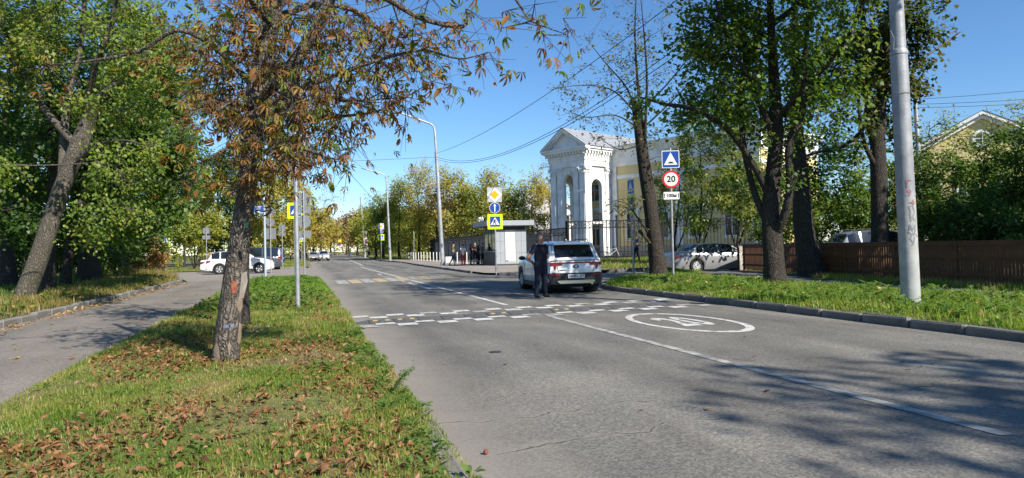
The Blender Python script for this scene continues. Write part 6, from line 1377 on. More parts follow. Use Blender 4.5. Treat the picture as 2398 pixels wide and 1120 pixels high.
wood_tree(270, 650, 42, .2, 'maple at the back of the left wood', [(270, 560, 44, 100, 50, 3, 30), (330, 470, 44, 90, 80, 3, 36), (260, 300, 44, 130, 130, 4, 50), (420, 330, 44, 30, 60, 2, 8)], 36, LF_MAPLE_D, ls=.2)
# bushes beside the crossing sign
def bush(label, px, py, d, w_px, h_px, n, leaf, seed, name='bush', ls=.2, nleaf=70, spread=.6, z=.1, group=None, tm=T_QUAD, **k):
    b0 = at(px, py, d); b0.z = z; H = h_px*d/FPX; Wd = w_px*d/FPX; rng = random.Random(seed)
    trunk = [(Vector((b0.x, b0.y, z-.05)), .06), (Vector((b0.x+.05, b0.y, z+H*.25)), .05), (Vector((b0.x, b0.y, z+H*.5)), .03)]
    limbs = [[(Vector((b0.x, b0.y, z)), .045), (Vector((b0.x+s*Wd*.15, b0.y+rng.uniform(-.5, .5), z+H*.3)), .03), (Vector((b0.x+s*Wd*.3, b0.y+rng.uniform(-.8, .8), z+H*.65)), .015)] for s in (-1, -.4, .5, 1)]
    blobs = [((b0.x, b0.y, z+H*.55), (Wd*.42, min(2.2, Wd*.4), H*.40), int(n*.6)), ((b0.x-Wd*.2, b0.y, z+H*.4), (Wd*.28, 1.2, H*.36), int(n*.2)), ((b0.x+Wd*.2, b0.y-.4, z+H*.42), (Wd*.28, 1.2, H*.38), int(n*.2))]
    return tree(name, label, b0, trunk, limbs, blobs, leaf, tm, ls, nleaf, spread, BARK_D, .008, seed, group, min_up=.25, cat='bush', sides=7, crown_name='foliage', part_trunk='trunk', split_limbs='stem', **k)
G1 = 'bushes behind the left lawn'
bush('round green bush between the crossing sign and the wood', 345, 640, 55, 130, 185, 60, LF_SHRUB, 41, ls=.24, group=G1)
bush('green bush above the dark blue car', 455, 632, 64, 130, 175, 60, LF_YG, 42, ls=.26, group=G1)
bush('low brown bush at the foot of crossing sign', 350, 640, 46, 90, 95, 26, LF_BROWN, 43, ls=.16, group=G1)
bush('shrub with small leaves at the wood edge', 250, 655, 36, 110, 105, 34, LF_SHRUB, 44, ls=.13, group=G1)
bush('dark bush on the left behind the trunks', 120, 665, 44, 200, 110, 44, LF_SHRUB, 45, ls=.22, group=G1)
bush('bush at far left under the maples', 10, 672, 40, 150, 130, 34, LF_SHRUB, 46, ls=.2, group=G1)
# --- trees past the side street
G2 = 'trees beyond the side street'
def far_tree(label, px, py, d, blobs, leaf, seed, r_=.25, H=None, ls=.3, nleaf=60, group=G2, tm=T_QUAD, name='tree', bark=BARK_D, spread=1.2, lean=(0, 0), **k):
    b0 = at(px, py, d); b0.z = .05; H = H or max(4., (at(px, min(b_[1] for b_ in blobs), d).z)*.8)
    return tree(name, label, b0, up(b0.x, b0.y, -.1, H, r_, lean), [], BL([(a, b_, d, rx, ry, rd, n) for a, b_, rx, ry, rd, n in blobs]), leaf, tm, ls*1.1, int(nleaf*1.25), spread, bark, .014, seed, group, sides=8, **k)
far_tree('dark green larch left of the chestnut trunk', 510, 628, 92, [(520, 470, 55, 80, 4, 50), (500, 400, 40, 50, 3, 26), (490, 540, 50, 40, 3, 24), (545, 400, 35, 40, 3, 16)], LF_CONIF, 51, ls=.32, nleaf=90, name='larch_tree', droop=.5)
far_tree('yellow green tree behind the chestnut trunk', 590, 620, 88, [(600, 450, 50, 90, 4, 40), (590, 540, 60, 50, 4, 26)], LF_YG, 52, ls=.3)
far_tree('tall yellowing maple behind the sign posts', 650, 618, 80, [(650, 450, 62, 70, 4, 52), (640, 530, 60, 55, 4, 34), (680, 400, 35, 25, 2.5, 10)], LF_YEL, 53, ls=.28)
far_tree('golden maple to the right of sign posts', 715, 608, 105, [(700, 500, 50, 60, 4, 40), (740, 530, 40, 40, 4, 22)], LF_YEL, 54, ls=.32)
far_tree('brown leaved tree near the top of the side street', 430, 625, 78, [(420, 420, 45, 35, 3, 9), (440, 470, 40, 30, 3, 6)], LF_BROWN, 55, ls=.2, nleaf=16, r_=.12)
far_tree('pale green tree between larch and bushes', 470, 628, 80, [(460, 500, 55, 60, 4, 36), (480, 440, 40, 40, 3, 16)], LF_YG, 56, ls=.28)
far_tree('bare branched tree rising over the far left trees', 752, 604, 150, [(760, 460, 55, 40, 5, 40), (740, 500, 45, 30, 5, 22)], LF_BROWN, 57, ls=.3, nleaf=8, r_=.3, bare=.3, spread=2.2, twigs=4)
G3 = 'trees closing the far end of the road'
for i, (px, d, top, wd, lf, lab) in enumerate(((735, 170, 500, 45, LF_BROWN, 'rusty tree at road end left of the oncoming cars'), (775, 230, 520, 40, LF_YEL, 'yellow tree at the very end of the road'), (700, 150, 520, 45, LF_BROWN, 'brown tree behind the lime crossing sign'), (812, 260, 530, 34, LF_YEL, 'small yellow tree right of the road end'), (838, 190, 505, 36, LF_BROWN, 'tall thin brown tree near the far sign group'), (866, 165, 495, 34, LF_YG, 'green brown tree before the second lamp post'), (660, 140, 520, 50, LF_YG, 'green tree far behind the dark van'))):
    far_tree(lab, px, 596, d, [(px, (top+590)/2-12, wd, (590-top)*.42, 7, 46), (px-6, top+22, wd*.6, 22, 5, 12)], lf, 60+i, ls=.55, nleaf=50, group=G3, spread=2.2, r_=.35)
# --- belt along the right pavement
G4 = 'yellowing trees along the right pavement'
belt = [(896, 112, 462, 36, LF_SHRUB), (936, 106, 424, 42, LF_YG), (982, 100, 388, 46, LF_YEL), (1024, 96, 428, 38, LF_BROWN), (1068, 92, 398, 48, LF_YEL), (1112, 90, 436, 40, LF_YG), (1158, 92, 404, 46, LF_YEL), (1205, 88, 444, 38, LF_YG), (1250, 96, 410, 44, LF_YEL), (1292, 104, 372, 40, LF_BROWN)]
names = ['leftmost', 'second', 'third', 'fourth', 'fifth', 'sixth', 'seventh', 'eighth', 'ninth', 'rightmost']
for i, (px, d, top, wd, lf) in enumerate(belt):
    far_tree(f'yellowing roadside tree, {names[i]} of the ten from the left', px, 605, d, [(px, (top+560)/2, wd, (560-top)*.46, 4, 64), (px+random.uniform(-10, 10), top+28, wd*.6, 28, 3, 18), (px, 560, wd*.8, 26, 3, 16)], lf, 80+i, ls=.25, nleaf=[52, 64, 58, 30, 62, 48, 56, 36, 50, 22][i], group=G4, spread=1.35, r_=.22, min_up=2., bare=[0, .05, .05, .2, .05, .1, .1, .2, .12, .3][i])
for i, (px, d, lab) in enumerate(((880, 125, 'dark lower tree at left end of the pavement trees'), (960, 118, 'shaded tree behind the first bollards'), (1200, 112, 'shaded tree behind the kiosk roof'))):
    far_tree(lab, px, 602, d, [(px, 540, 60, 46, 5, 50), (px+30, 520, 40, 40, 4, 20)], LF_YG, 95+i, ls=.34, nleaf=60, group='shaded trees behind the pavement belt', spread=1.4)
# --- trees before the palace and along the right verge
tb = gnd(1540, 650, .12); DT = (tb-CAM).dot(_fw)
tree('lopped_tree', 'dark lopped trunk with thin bare shoots beside the limit sign', tb, P3([(1545, 662, DT, .44), (1540, 620, DT, .34), (1530, 540, DT, .29), (1518, 450, DT, .27), (1506, 370, DT, .24), (1497, 300, DT, .22), (1490, 238, DT, .21)]),
     [P3([(1500, 330, DT, .07), (1497, 240, DT-.3, .06), (1490, 150, DT-.3, .045), (1487, 60, DT-.3, .03), (1492, -40, DT-.3, .015)]), P3([(1510, 380, DT, .07), (1512, 280, DT-.3, .06), (1515, 190, DT-.4, .045), (1510, 100, DT-.4, .03), (1500, -10, DT-.4, .012)]),
      P3([(1490, 280, DT, .045), (1470, 210, DT-.5, .035), (1420, 150, DT-1, .022), (1380, 100, DT-1.2, .01)]), P3([(1492, 270, DT, .04), (1440, 215, DT-.8, .03), (1380, 200, DT-1.2, .02), (1310, 205, DT-1.5, .008)]), P3([(1500, 260, DT, .04), (1560, 200, DT-.6, .03), (1610, 140, DT-1, .02), (1680, 70, DT-1.4, .01)]),
      P3([(1495, 300, DT, .035), (1440, 270, DT-.6, .025), (1370, 275, DT-1, .015), (1310, 250, DT-1.2, .006)]), P3([(1506, 300, DT, .04), (1560, 250, DT-.3, .03), (1630, 180, DT-.6, .02), (1700, 110, DT-.8, .008)]), P3([(1500, 340, DT, .03), (1450, 350, DT-.6, .02), (1400, 320, DT-.9, .01)]), P3([(1528, 560, DT, .05), (1500, 520, DT-.3, .035), (1470, 480, DT-.5, .02), (1440, 470, DT-.6, .008)]), P3([(1540, 590, DT, .09), (1510, 555, DT-.2, .07), (1497, 540, DT-.3, .06)])],
     BL([(1480, 120, DT-.3, 110, 110, 1.6, 46), (1400, 230, DT-.8, 90, 60, 1.2, 20), (1480, 310, DT-.4, 90, 40, 1., 18), (1560, 110, DT-.4, 70, 110, 1.2, 22), (1470, 470, DT-.5, 40, 25, .6, 6), (1560, 330, DT-.4, 50, 60, .8, 12)]), leaf_mat('leaf_sparse_dark', [(.04, .05, .012), (.09, .09, .02), (.16, .13, .03)], .35, .4), T_ELL, .12, 20, .45, BARK_D, .006, 71, None, .2, .1, 16, .06, .2, 3, 4)
tb2 = gnd(1815, 672, .14); D3 = (tb2-CAM).dot(_fw)
tree('maple_tree', 'many stemmed dark maple standing right of the limit sign', tb2, P3([(1817, 680, D3, .40), (1812, 630, D3, .31), (1808, 560, D3, .29), (1806, 480, D3, .25), (1812, 400, D3, .22), (1818, 300, D3, .19), (1812, 180, D3, .15), (1806, 60, D3, .11), (1800, -80, D3, .07), (1795, -220, D3, .05)]),
     [P3([(1810, 560, D3, .12), (1835, 510, D3-.4, .12), (1850, 440, D3-.6, .11), (1848, 340, D3-.7, .10), (1878, 270, D3-.8, .09), (1884, 150, D3-.9, .07), (1895, 20, D3-1, .05), (1905, -120, D3-1, .03)]), P3([(1806, 540, D3, .12), (1770, 460, D3+.2, .10), (1745, 360, D3+.3, .085), (1735, 250, D3+.3, .07), (1745, 120, D3+.3, .055), (1750, -40, D3+.3, .03)]),
      P3([(1806, 470, D3, .10), (1760, 380, D3-.3, .09), (1700, 300, D3-.6, .08), (1620, 255, D3-.9, .065), (1560, 245, D3-1.1, .045), (1500, 228, D3-1.3, .02)]), P3([(1815, 330, D3, .09), (1760, 200, D3-.8, .07), (1700, 80, D3-1.4, .05), (1660, -60, D3-1.8, .03)]), P3([(1815, 280, D3, .09), (1930, 160, D3-1, .06), (2000, 60, D3-1.6, .04), (2040, -60, D3-2, .02)]),
      [(at(1806, 60, D3), .09), (Vector((9.3, 16.5, 8.6)), .08), (Vector((8.4, 13.5, 9.2)), .06), (Vector((7.5, 10, 9.6)), .03)], [(at(1806, 90, D3), .09), (Vector((8.0, 18, 8.4)), .06), (Vector((6.0, 16.5, 9.2)), .03)]],
     BL([(1720, 90, D3-.3, 110, 100, 2.0, 52), (1690, 210, D3-.5, 100, 90, 1.8, 42), (1850, 90, D3, 130, 110, 2.3, 50), (1900, 240, D3, 90, 80, 1.8, 30), (1780, 280, D3+1, 90, 70, 1.6, 26), (1760, -120, D3-1, 230, 110, 3, 70), (1640, 60, D3-.6, 50, 60, 1.2, 12)])+[(Vector((7.4, 12.6, 9.6)), (3.0, 5.4, 1.5), 210)], leaf_mat('leaf_maple_verge', [(.03, .06, .012), (.055, .10, .016), (.08, .13, .02), (.14, .155, .028)], .5, .4, bright=1.4), [T_LOBE, T_BROAD], .125, 46, .66, BARK_D, .009, 72, 'maples on the right verge', .2, .25, 16, .06, .05, 3, 3)
tb3 = gnd(1897, 646, .14); D4 = (tb3-CAM).dot(_fw)
tree('maple_tree', 'thick trunked maple with peeling base by the brown fence', tb3, P3([(1905, 655, D4, .62), (1896, 610, D4, .46), (1884, 540, D4, .36), (1878, 460, D4, .32), (1870, 370, D4, .28), (1862, 260, D4, .22), (1862, 130, D4, .16), (1860, -20, D4, .1), (1860, -160, D4, .06)]), [],
     BL([(1770, 440, D4+7, 90, 70, 2, 30), (1900, 400, D4+7, 110, 60, 2.2, 46), (1960, 330, D4+6, 90, 70, 2.2, 40), (1980, 180, D4+.6, 90, 90, 2.4, 44), (1780, 180, D4+1, 110, 110, 2.6, 36), (1900, 0, D4, 160, 90, 3, 22), (1950, 470, D4+7, 80, 40, 1.6, 20)]), LF_MAPLE, [T_LOBE, T_BROAD], .145, 54, .78, BARK_D, .011, 73, 'maples on the right verge', .2, .25, 16, .06, .0, 3.5, 3)
tb4 = gnd(2062, 650, .14); D5 = (tb4-CAM).dot(_fw)
tree('maple_tree', 'dark forked maple just left of the thick steel pole', tb4, P3([(2066, 660, D5, .40), (2062, 610, D5, .30), (2060, 520, D5, .27), (2058, 430, D5, .26), (2055, 340, D5, .24), (2060, 280, D5, .19), (2068, 180, D5, .16), (2082, 60, D5, .12), (2095, -80, D5, .08), (2100, -220, D5, .05)]),
     [P3([(2053, 350, D5, .16), (2036, 280, D5, .14), (2030, 180, D5, .11), (2022, 60, D5, .08), (2015, -80, D5, .05)]), P3([(2056, 400, D5, .09), (2022, 330, D5-.3, .07), (2010, 230, D5-.3, .05), (2005, 120, D5-.3, .03)]), P3([(2070, 170, D5, .08), (2110, 110, D5-.6, .06), (2135, 60, D5-1, .035), (2150, 30, D5-1.2, .01)])],
     BL([(2085, 70, D5, 50, 90, 1.8, 38), (2010, 60, D5+.3, 90, 90, 2, 26), (2100, 190, D5-.2, 45, 60, 1.4, 20), (2095, 300, D5+.4, 35, 40, 1.2, 10), (1990, 200, D5+.6, 60, 80, 1.5, 9), (2080, -120, D5, 170, 100, 2.8, 50)]), leaf_mat('leaf_maple_turning', [(.022, .045, .010), (.045, .075, .014), (.10, .095, .02), (.14, .085, .022)], .42, .5, .35), [T_LOBE, T_BROAD], .135, 60, .58, BARK_D, .009, 74, 'maples on the right verge', .2, .25, 16, .06, .03, 3, 3)
# sunlit young trees before the palace wing
for i, (px, d, top, wd, lab, lf) in enumerate(((1640, 39, 250, 62, 'young yellow green tree in front of the palace wing, left one', LF_ASH), (1725, 38, 240, 60, 'young yellow green tree in front of the palace wing, right one', LF_YG), (1585, 41, 330, 40, 'sparse young tree beside the limit sign', LF_ASH))):
    b0 = at(px, 606, d); b0.z = .35
    tree('young_tree', lab, b0, up(b0.x, b0.y, .3, (600-top)*d/FPX*.75, .09, (.2, 0)), [[(Vector((b0.x+.1, b0.y, 1.2)), .05), (Vector((b0.x+.7, b0.y, 2.6)), .04), (Vector((b0.x+1.0, b0.y, 4.2)), .02)], [(Vector((b0.x, b0.y, 1.0)), .05), (Vector((b0.x-.6, b0.y-.2, 2.6)), .035), (Vector((b0.x-.8, b0.y, 4.0)), .02)]],
         BL([(px, (top+560)/2-10, d, wd, (570-top)*.42, 1.3, 52 if i < 2 else 22), (px+10, top+30, d, wd*.7, 40, 1.0, 14)]), lf, T_QUAD, .16, 84, .65, BARK_D, .008, 120+i, 'young trees before the palace', .2, .35, 8, .04, .12, 1.0, 3, split_limbs='limb')
# hedge behind the brown fence
G5 = 'shrubs behind the brown fence'
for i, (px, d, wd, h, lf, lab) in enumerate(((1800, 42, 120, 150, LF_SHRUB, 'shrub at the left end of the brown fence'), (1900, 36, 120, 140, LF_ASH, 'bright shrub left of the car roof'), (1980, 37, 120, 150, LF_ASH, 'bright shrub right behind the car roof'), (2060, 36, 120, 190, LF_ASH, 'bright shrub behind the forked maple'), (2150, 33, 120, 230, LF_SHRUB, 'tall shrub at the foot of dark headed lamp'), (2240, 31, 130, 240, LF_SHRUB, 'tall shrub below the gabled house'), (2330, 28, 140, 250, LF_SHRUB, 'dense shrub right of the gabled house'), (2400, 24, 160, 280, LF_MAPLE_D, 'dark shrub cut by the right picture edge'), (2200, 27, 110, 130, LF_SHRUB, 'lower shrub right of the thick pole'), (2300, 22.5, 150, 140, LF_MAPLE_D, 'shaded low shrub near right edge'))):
    bush(lab, px, 640, d, wd*1.2, h*1.4, 60 if d > 30 else 56, lf, 140+i, 'shrub', ls=.15, nleaf=84, spread=.55, z=.15, group=G5, tm=T_ELL if d < 30 else T_QUAD)
far_tree('thin half bare tree over the hedge beside the dark headed lamp', 2190, 560, 46, [(2200, 330, 60, 60, 2, 30), (2180, 420, 60, 50, 2, 26)], LF_YG, 160, ls=.16, nleaf=22, r_=.1, group=None, spread=.9, twigs=4)
far_tree('thin half bare tree by the right roof edge', 2385, 560, 44, [(2380, 290, 40, 60, 2, 24), (2370, 380, 50, 60, 2, 30)], LF_YG, 161, ls=.16, nleaf=26, r_=.1, group=None, spread=.9, twigs=4)
# --- trees standing outside the frame whose shade falls into it
tree('verge_tree', 'tall maple behind the camera on the right verge', (11, -13.5, .1), up(11, -13.5, .1, 14, .35), [], [((9.4, -12.8, 14), (2.7, 2.2, 1.4), 52), ((12.5, -16, 15.5), (2.0, 2.0, 1.6), 30)], LF_MAPLE, T_MAPLE5, .19, 20, .7, BARK_D, .01, 170, None)
tree('verge_tree', 'maple outside the right picture edge near the brown fence', (19.5, 7.0, .1), up(19.5, 7, .1, 10, .35), [], [((19, 6.5, 8.5), (3.4, 4.2, 2.8), 120), ((20, 2, 9), (4, 4, 3), 90), ((20, 11, 8), (2.6, 3.0, 2.2), 60)], LF_MAPLE, T_QUAD, .3, 50, .75, BARK_D, .01, 171, None)

# --- distant woods that close the horizon
def distant_wood(name, label, arcs, n, ls, leaf, seed):
    rng = np.random.default_rng(seed); P = []
    for (x0, y0, x1, y1, h0, h1, dep) in arcs:
        m = int(n*math.hypot(x1-x0, y1-y0)/100); f = rng.random(m); x = x0+(x1-x0)*f; y = y0+(y1-y0)*f; L_ = math.hypot(x1-x0, y1-y0); s = f*L_
        top = h0+(h1-h0)*f+1.6*np.sin(s*.35)+1.2*np.sin(s*.83+2)+.8*np.sin(s*1.9+1); q = rng.random(m); z = top*q**.85
        w_ = rng.normal(size=m)*dep*.4; nx, ny = -(y1-y0)/L_, (x1-x0)/L_; P.append(np.column_stack([x+nx*w_, y+ny*w_, z]))
    P = np.concatenate(P); me = scatter_mesh(name, T_QUAD[0], T_QUAD[1], P, frames(rng.normal(size=P.shape)+np.array([0, -.3, .8]), rng), ls*(.6+.8*rng.random(len(P)))); o = link(name, me, leaf); tag(o, label, 'wood', None, 'stuff')
distant_wood('distant_wood', 'far yellowing wood closing the view left of the road', [(-4, 255, -60, 150, 12, 12, 6), (-60, 150, -95, 60, 12, 13, 6), (-60, 70, -48, 30, 9, 10, 4)], 9000, .8, LF_YG, 301)
distant_wood('distant_wood', 'far wood closing the view at the end of the road', [(-6, 330, 40, 330, 13, 13, 8), (22, 250, 34, 130, 13, 12, 5)], 8000, 1.0, LF_YEL, 302)
distant_wood('distant_wood', 'green wood behind the palace and the gabled house', [(34, 130, 60, 118, 11, 10, 5), (70, 80, 95, 40, 9, 9, 5), (95, 40, 90, -5, 9, 9, 5)], 7000, .8, LF_SHRUB, 303)
# ------------------------------------------------------------------ grass, weeds and fallen leaves
GRASS = leaf_mat('grass_blades', [(.06, .11, .014), (.11, .17, .022), (.18, .22, .035), (.28, .235, .08), (.34, .25, .12)], .45, .55, 1.1)
GRASS_DRY = leaf_mat('grass_dry', [(.08, .11, .02), (.17, .155, .04), (.26, .19, .065), (.29, .19, .08)], .4, .5, .5)
WEED = leaf_mat('weed_leaves', [(.06, .11, .025), (.10, .165, .036), (.15, .20, .05)], .45, .4, .8)
FALLEN = leaf_mat('fallen_leaves', [(.07, .03, .014), (.13, .058, .024), (.20, .10, .042), (.16, .075, .03), (.26, .15, .07), (.09, .04, .02)], .1, .2, 1.5)
FALLEN_Y = leaf_mat('fallen_leaves_pale', [(.25, .17, .06), (.32, .2, .08), (.22, .11, .04)], .1, .2, 1.5)
T_BLADE = ([(-.5, 0, 0), (.5, 0, 0), (-.42, .12, .55), (.42, .12, .55), (0, .42, 1)], [(0, 1, 3, 2), (2, 3, 4)])
def sample(poly, n, rng, dens=None):
    xs = [p[0] for p in poly]; ys = [p[1] for p in poly]; out = []
    need = n
    while need > 0:
        x = rng.uniform(min(xs), max(xs), need*2+50); y = rng.uniform(min(ys), max(ys), need*2+50); k = inpoly(x, y, poly)
        if dens is not None: k &= rng.random(len(x)) < dens(x, y)
        out.append(np.stack([x[k], y[k]], 1)); need = n-sum(len(o) for o in out)
    return np.concatenate(out)[:n]
def pnoise(x, y, s, seed=0):
    r_ = np.random.default_rng(seed); v = np.zeros_like(x)
    for k in range(6): a = r_.uniform(0, 6.28); f = s*(.6+1.2*r_.random()); v += np.sin((x*math.cos(a)+y*math.sin(a))*f+r_.uniform(0, 6.28))
    return v/6
def grass(name, label, terrn, poly, n, h, wd, m, seed, dens=None, hvar=None, lean=.45):
    rng = np.random.default_rng(seed); P = sample(poly, n, rng, dens); z = terr(terrn, P[:, 0], P[:, 1])
    a = rng.uniform(0, 2*np.pi, n); tl = rng.normal(size=n)*lean; c, s = np.cos(a), np.sin(a); ct, st = np.cos(tl), np.sin(tl)
    Rz = np.zeros((n, 3, 3)); Rz[:, 0, 0] = c; Rz[:, 0, 1] = -s; Rz[:, 1, 0] = s; Rz[:, 1, 1] = c; Rz[:, 2, 2] = 1
    Rx = np.zeros((n, 3, 3)); Rx[:, 0, 0] = 1; Rx[:, 1, 1] = ct; Rx[:, 1, 2] = -st; Rx[:, 2, 1] = st; Rx[:, 2, 2] = ct
    hh = h*(.45+.8*rng.random(n)**1.5); 
    if hvar is not None: hh *= hvar(P[:, 0], P[:, 1])
    S = np.stack([wd*(.6+.8*rng.random(n)), hh, hh], 1); pos = np.column_stack([P, z-.005])
    me = scatter_mesh(name, T_BLADE[0], T_BLADE[1], pos, Rz @ Rx, S); o = link(name, me, m); o['kind'] = 'stuff'; o['label'] = label; o['category'] = 'grass'; return o
near = [(-7.78, 2.2), (-7.76, 12), (-3.93, 12), (-3.86, 5), (-3.9, 2.2)]
mid = [(-7.78, 12), (-7.76, 24), (-3.95, 24), (-3.93, 12)]
fr = [(-7.78, 24), (-7.72, 38.6), (-6.6, 39.9), (-5.0, 39), (-4.1, 37.6), (-3.98, 24)]
hv = lambda x, y: np.clip(.75+.75*pnoise(x, y, 2.2, 4), .3, 1.7)*np.where((x > -4.5) | (x < -7.4), 1.25, 1)
dn = lambda x, y: np.clip(.66+1.1*pnoise(x, y, 1.9, 9), .10, 1)*np.where((x < -6.6) & (y < 4.6), .25, 1)
grass('verge_grass', 'short green and dry grass on the near left verge', 'left_verge', near, 125000, .052, .0072, GRASS, 1, dn, hv)
grass('verge_grass', 'green grass around the chestnut trunk on the left verge', 'left_verge', mid, 60000, .10, .011, GRASS, 2, None, hv)
grass('verge_grass', 'bright green grass at the far tip of left verge', 'left_verge', fr, 40000, .14, .02, leaf_mat('grass_lush', [(.06, .125, .013), (.105, .19, .02), (.16, .25, .027), (.22, .26, .045)], .45, .4, .8), 3)
rv = [p for p in VR]
grass('verge_grass', 'long tufted grass on the right verge behind the kerb', 'right_verge', [(4.7, 5), (4.7, 20), (5, 21.4), (5.6, 22.5), (7.7, 25), (11.1, 27.7), (13, 28), (11.1, 26), (9.8, 20), (9.5, 12), (9.5, 5)], 66000, .16, .017, leaf_mat('grass_verge', [(.065, .125, .016), (.115, .19, .023), (.185, .24, .036), (.28, .25, .08)], .45, .45, .7), 4, None, lambda x, y: np.clip(.8+.9*pnoise(x, y, 1.7, 12), .35, 1.9), .55)
grass('strip_grass', 'shaded grass along the foot of the brown fence', 'fence_strip', [(11.2, 6), (11.2, 12), (11.8, 18.5), (14.2, 23.6), (15.4, 28), (14.5, 26.8), (12.2, 11), (12.0, 6)], 8000, .16, .016, GRASS, 5)
grass('bank_grass', 'grass on the bank before the iron fence', 'grass_bank', [(11.4, 35.6), (11.4, 33.8), (24, 34.1), (34, 35), (30, 41), (17, 44.5), (13.2, 45.5)], 15000, .2, .034, GRASS, 6)
grass('wood_edge_grass', 'dry yellow grass along the kerb of the left wood', 'wood_floor', [(-11.2, 6), (-11.2, 34), (-11.3, 40), (-11.9, 43.4), (-13.1, 46.4), (-14.6, 48.8), (-19, 48.8), (-15.5, 40), (-13.8, 32), (-13.4, 6)], 30000, .24, .017, GRASS_DRY, 7, None, lambda x, y: np.clip(.8+.9*pnoise(x, y, 1.3, 2), .3, 2.0)*(1+1.1*np.clip((y-38)/6, 0, 1)))
grass('wood_grass', 'sparse green undergrowth on the wood floor', 'wood_floor', [(-13.4, 6), (-13.8, 32), (-15.5, 40), (-19, 48.8), (-40, 48.8), (-40, 6)], 15000, .3, .035, WEED, 8)
grass('lawn_grass', 'mown lawn before the dark blue car', 'left_lawn', [(-14, 64), (-30, 64), (-30, 72), (-12, 72), (-9.5, 66.8)], 12000, .16, .035, GRASS, 9)
grass('far_verge_grass', 'grass on the far left verge beyond the side street', 'far_left_verge', [(-4.6, 67.2), (-4.6, 100), (-4.1, 115), (-9, 115), (-8.8, 67.2)], 14000, .22, .045, GRASS, 10)
grass('far_right_grass', 'grass under the far right roadside signs', 'far_right_verge', [(5.7, 101.5), (8.2, 104.4), (20, 106), (20, 190), (11, 190), (7, 115)], 14000, .25, .07, GRASS, 11)
# broad weeds in rosettes
def weeds(name, label, terrn, poly, n, k, size, m, seed, tilt=.9):
    rng = np.random.default_rng(seed); C = sample(poly, n, rng); sc = .5+rng.random(n); pos, nr, ax, sz = [], [], [], []
    z = terr(terrn, C[:, 0], C[:, 1])
    for i in range(n):
        for q in range(k):
            a = rng.uniform(0, 6.28); d = np.array([math.cos(a), math.sin(a), 0]); h = rng.random()*.10*sc[i]*size/.07
            pos.append((C[i, 0]+d[0]*.02*sc[i], C[i, 1]+d[1]*.02*sc[i], z[i]+h*.7+.01)); ax.append(d+np.array([0, 0, .5*rng.random()])); nr.append(np.array([0, 0, 1.])-d*tilt*rng.random()); sz.append(size*sc[i]*(.6+.6*rng.random()))
    me = scatter_mesh(name, T_ELL[0], T_ELL[1], np.array(pos), frames(np.array(nr), rng, np.array(ax)), np.array(sz)); o = link(name, me, m); o['kind'] = 'stuff'; o['label'] = label; o['category'] = 'weeds'
weeds('verge_weeds', 'low clover and dock weeds in the near verge', 'left_verge', [(-7.6, 3), (-7.6, 16), (-4.1, 16), (-4.0, 3)], 420, 8, .045, WEED, 21)
weeds('verge_weeds', 'dandelion leaves in the far verge tip', 'left_verge', [(-7.5, 16), (-7.4, 37), (-4.3, 36), (-4.2, 16)], 600, 7, .12, WEED, 22)
weeds('kerb_weeds', 'weeds growing over the left road edge', 'left_verge', [(-4.3, 4), (-4.3, 13), (-3.92, 13), (-3.9, 4)], 140, 12, .05, WEED, 23)
weeds('verge_weeds', 'weeds in the right verge grass', 'right_verge', [(4.9, 6), (4.9, 20), (9.3, 24), (9.3, 6)], 600, 8, .12, WEED, 24)
weeds('wood_weeds', 'leafy weeds at the edge of the left wood', 'wood_floor', [(-11.4, 8), (-11.4, 40), (-16, 46), (-16, 8)], 700, 10, .13, WEED, 25)
def litter(name, label, terrn, poly, n, size, m, seed, tm, dens=None, zoff=.02, flatn=.35):
    rng = np.random.default_rng(seed); P = sample(poly, n, rng, dens); z = terr(terrn, P[:, 0], P[:, 1]) if isinstance(terrn, str) else np.full(n, terrn)
    nr = np.array([0, 0, 1.])+rng.normal(size=(n, 3))*flatn; me = scatter_mesh(name, tm[0], tm[1], np.column_stack([P, z+zoff*rng.random(n)+.006]), frames(nr, rng), size*(.35+1.3*rng.random(n)**1.4)); o = link(name, me, m); o['kind'] = 'stuff'; o['label'] = label; o['category'] = 'leaves'
T_CURL = ([(0, 0, .10), (.22, .24, .22), (.62, .27, .12), (1, .10, .26), (.78, -.16, .05), (.30, -.24, .17), (.52, .03, .0)], T_ELL[1])
def crinkle(seed):
    r_ = np.random.default_rng(seed); V_, F_ = [], []
    for i, u in enumerate((0, .25, .5, .75, 1)):
        w_ = (.05, .2, .26, .2, .03)[i]*(.8+.4*r_.random())
        for j, v in enumerate((-1, 0, 1)): V_.append((u+r_.normal()*.03, v*w_+.06*math.sin(u*5+seed), .22*math.sin(u*3.1+seed)*.6+abs(v)*w_*(.7+.6*r_.random())+r_.normal()*.03))
    for i in range(4):
        for j in range(2): F_.append((i*3+j, (i+1)*3+j, (i+1)*3+j+1, i*3+j+1))
    return V_, F_
prg = np.random.default_rng(5)
clump = lambda x, y: np.clip(.35+1.2*pnoise(x, y, 1.5, 6), .03, 1)*np.clip(1.35-(y-6)*.06, .12, 1)
litter('fallen_leaves', 'curled brown chestnut leaves strewn over the left verge', 'left_verge', [(-7.6, 2.6), (-7.6, 20), (-4.2, 20), (-4.1, 2.6)], 4200, .05, FALLEN, 31, crinkle(1), clump, .035, .8)
litter('fallen_leaves', 'crumpled darker chestnut leaflets between the grass blades', 'left_verge', [(-7.6, 2.6), (-7.6, 20), (-4.2, 20), (-4.1, 2.6)], 4200, .042, FALLEN, 38, crinkle(2), clump, .03, .9)
litter('fallen_leaves', 'dense brown leaf drift in the bare near corner', 'left_verge', [(-7.6, 2.6), (-7.7, 6.2), (-6.2, 5.6), (-5.9, 2.6)], 1500, .05, FALLEN, 39, crinkle(3), None, .03, .8)
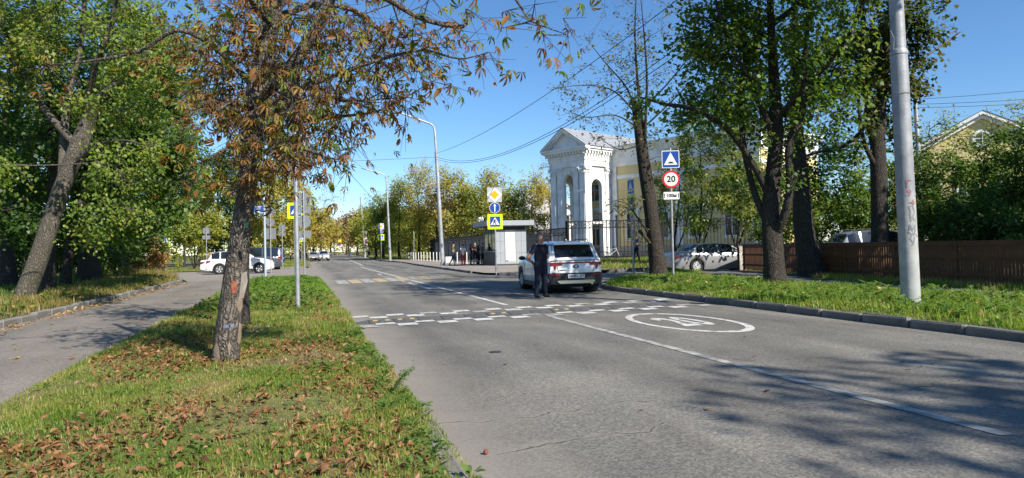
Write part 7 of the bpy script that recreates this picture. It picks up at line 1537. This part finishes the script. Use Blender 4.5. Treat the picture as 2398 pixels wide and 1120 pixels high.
litter('fallen_leaves', 'whole dead chestnut fans in the verge grass', 'left_verge', [(-7.6, 2.6), (-7.6, 15), (-4.2, 15), (-4.1, 2.6)], 420, .07, FALLEN, 32, palmate(prg, .6), clump, .03, .6)
litter('fallen_leaves', 'pale leaves lying on the left path', .004, [(-10.9, 6), (-10.9, 36), (-7.8, 36), (-7.8, 6)], 110, .07, FALLEN_Y, 33, T_CURL, None, .002, .12)
litter('fallen_leaves', 'drift of dry leaves against the path kerb', .004, [(-10.95, 8), (-10.95, 38), (-10.5, 38), (-10.6, 8)], 900, .07, FALLEN_Y, 34, T_CURL, None, .02, .3)
litter('fallen_leaves', 'yellow leaves on the wood edge', 'wood_floor', [(-11.3, 8), (-11.3, 42), (-15, 42), (-14, 8)], 1500, .09, FALLEN_Y, 35, T_CURL, None, .08, .4)
litter('fallen_leaves', 'a few stray leaves on the asphalt', .001, [(-3.9, 4), (4.4, 4), (4.4, 19), (-3.9, 19)], 36, .05, FALLEN, 36, T_CURL, None, .001, .12)
litter('fallen_leaves', 'scattered dry leaves on the right verge', 'right_verge', [(4.8, 6), (4.8, 20), (9.3, 24), (9.3, 6)], 260, .11, FALLEN_Y, 37, T_CURL, None, .12, .4)
# one manhole-like dark plug, a stone and a stray conker on the road
o = MB().lathe([(.002, .001), (.09, .001), (.09, .006), (.06, .009), (.002, .009)], 18).build('road_plug', IRON, None, loc=gnd(1160, 825)); tag(o, 'small dark iron plug set in the left lane', 'road plug')
o = MB().lathe([(.004, -.018), (.016, -.012), (.02, 0), (.014, .014), (.003, .018)], 9).build('conker', mat('conker_brown', (.22, .06, .03), .4, var=.2), None, True, loc=gnd(1138, 1065)+Vector((0, 0, .02))); tag(o, 'single brown conker lying on the asphalt near the verge', 'conker')
# tall weed over the kerb
rng = np.random.default_rng(77); wdp = gnd(945, 930); t = thing('roadside_weed', 'wispy tall weed leaning from the verge over the asphalt', 'weed', (wdp.x-.1, wdp.y, .05)); b = MB(); LPq, LDq = [], []
for k in range(16):
    a = rng.uniform(-.9, .9); ln = rng.uniform(.12, .34); e = Vector((math.cos(a)*ln*.7, math.sin(a)*ln*.5, ln*.75)); m_ = e*.5+Vector((0, 0, .06)); b.tube([(0, 0, 0), m_, e], [.004, .003, .0015], 4)
    for q in range(9): f = rng.random(); p = m_.lerp(e, f); LPq.append(tuple(p+Vector(rng.normal(size=3)*.012))); LDq.append(tuple(e))
b.build('stem', WEED, t); LPq, LDq = np.array(LPq), np.array(LDq)
link('foliage', scatter_mesh('foliage', T_ELL[0], T_ELL[1], LPq, frames(rng.normal(size=LPq.shape)+np.array([0, 0, 1.]), rng, LDq+rng.normal(size=LPq.shape)*.3), .022*(.6+rng.random(len(LPq)))), WEED, t)
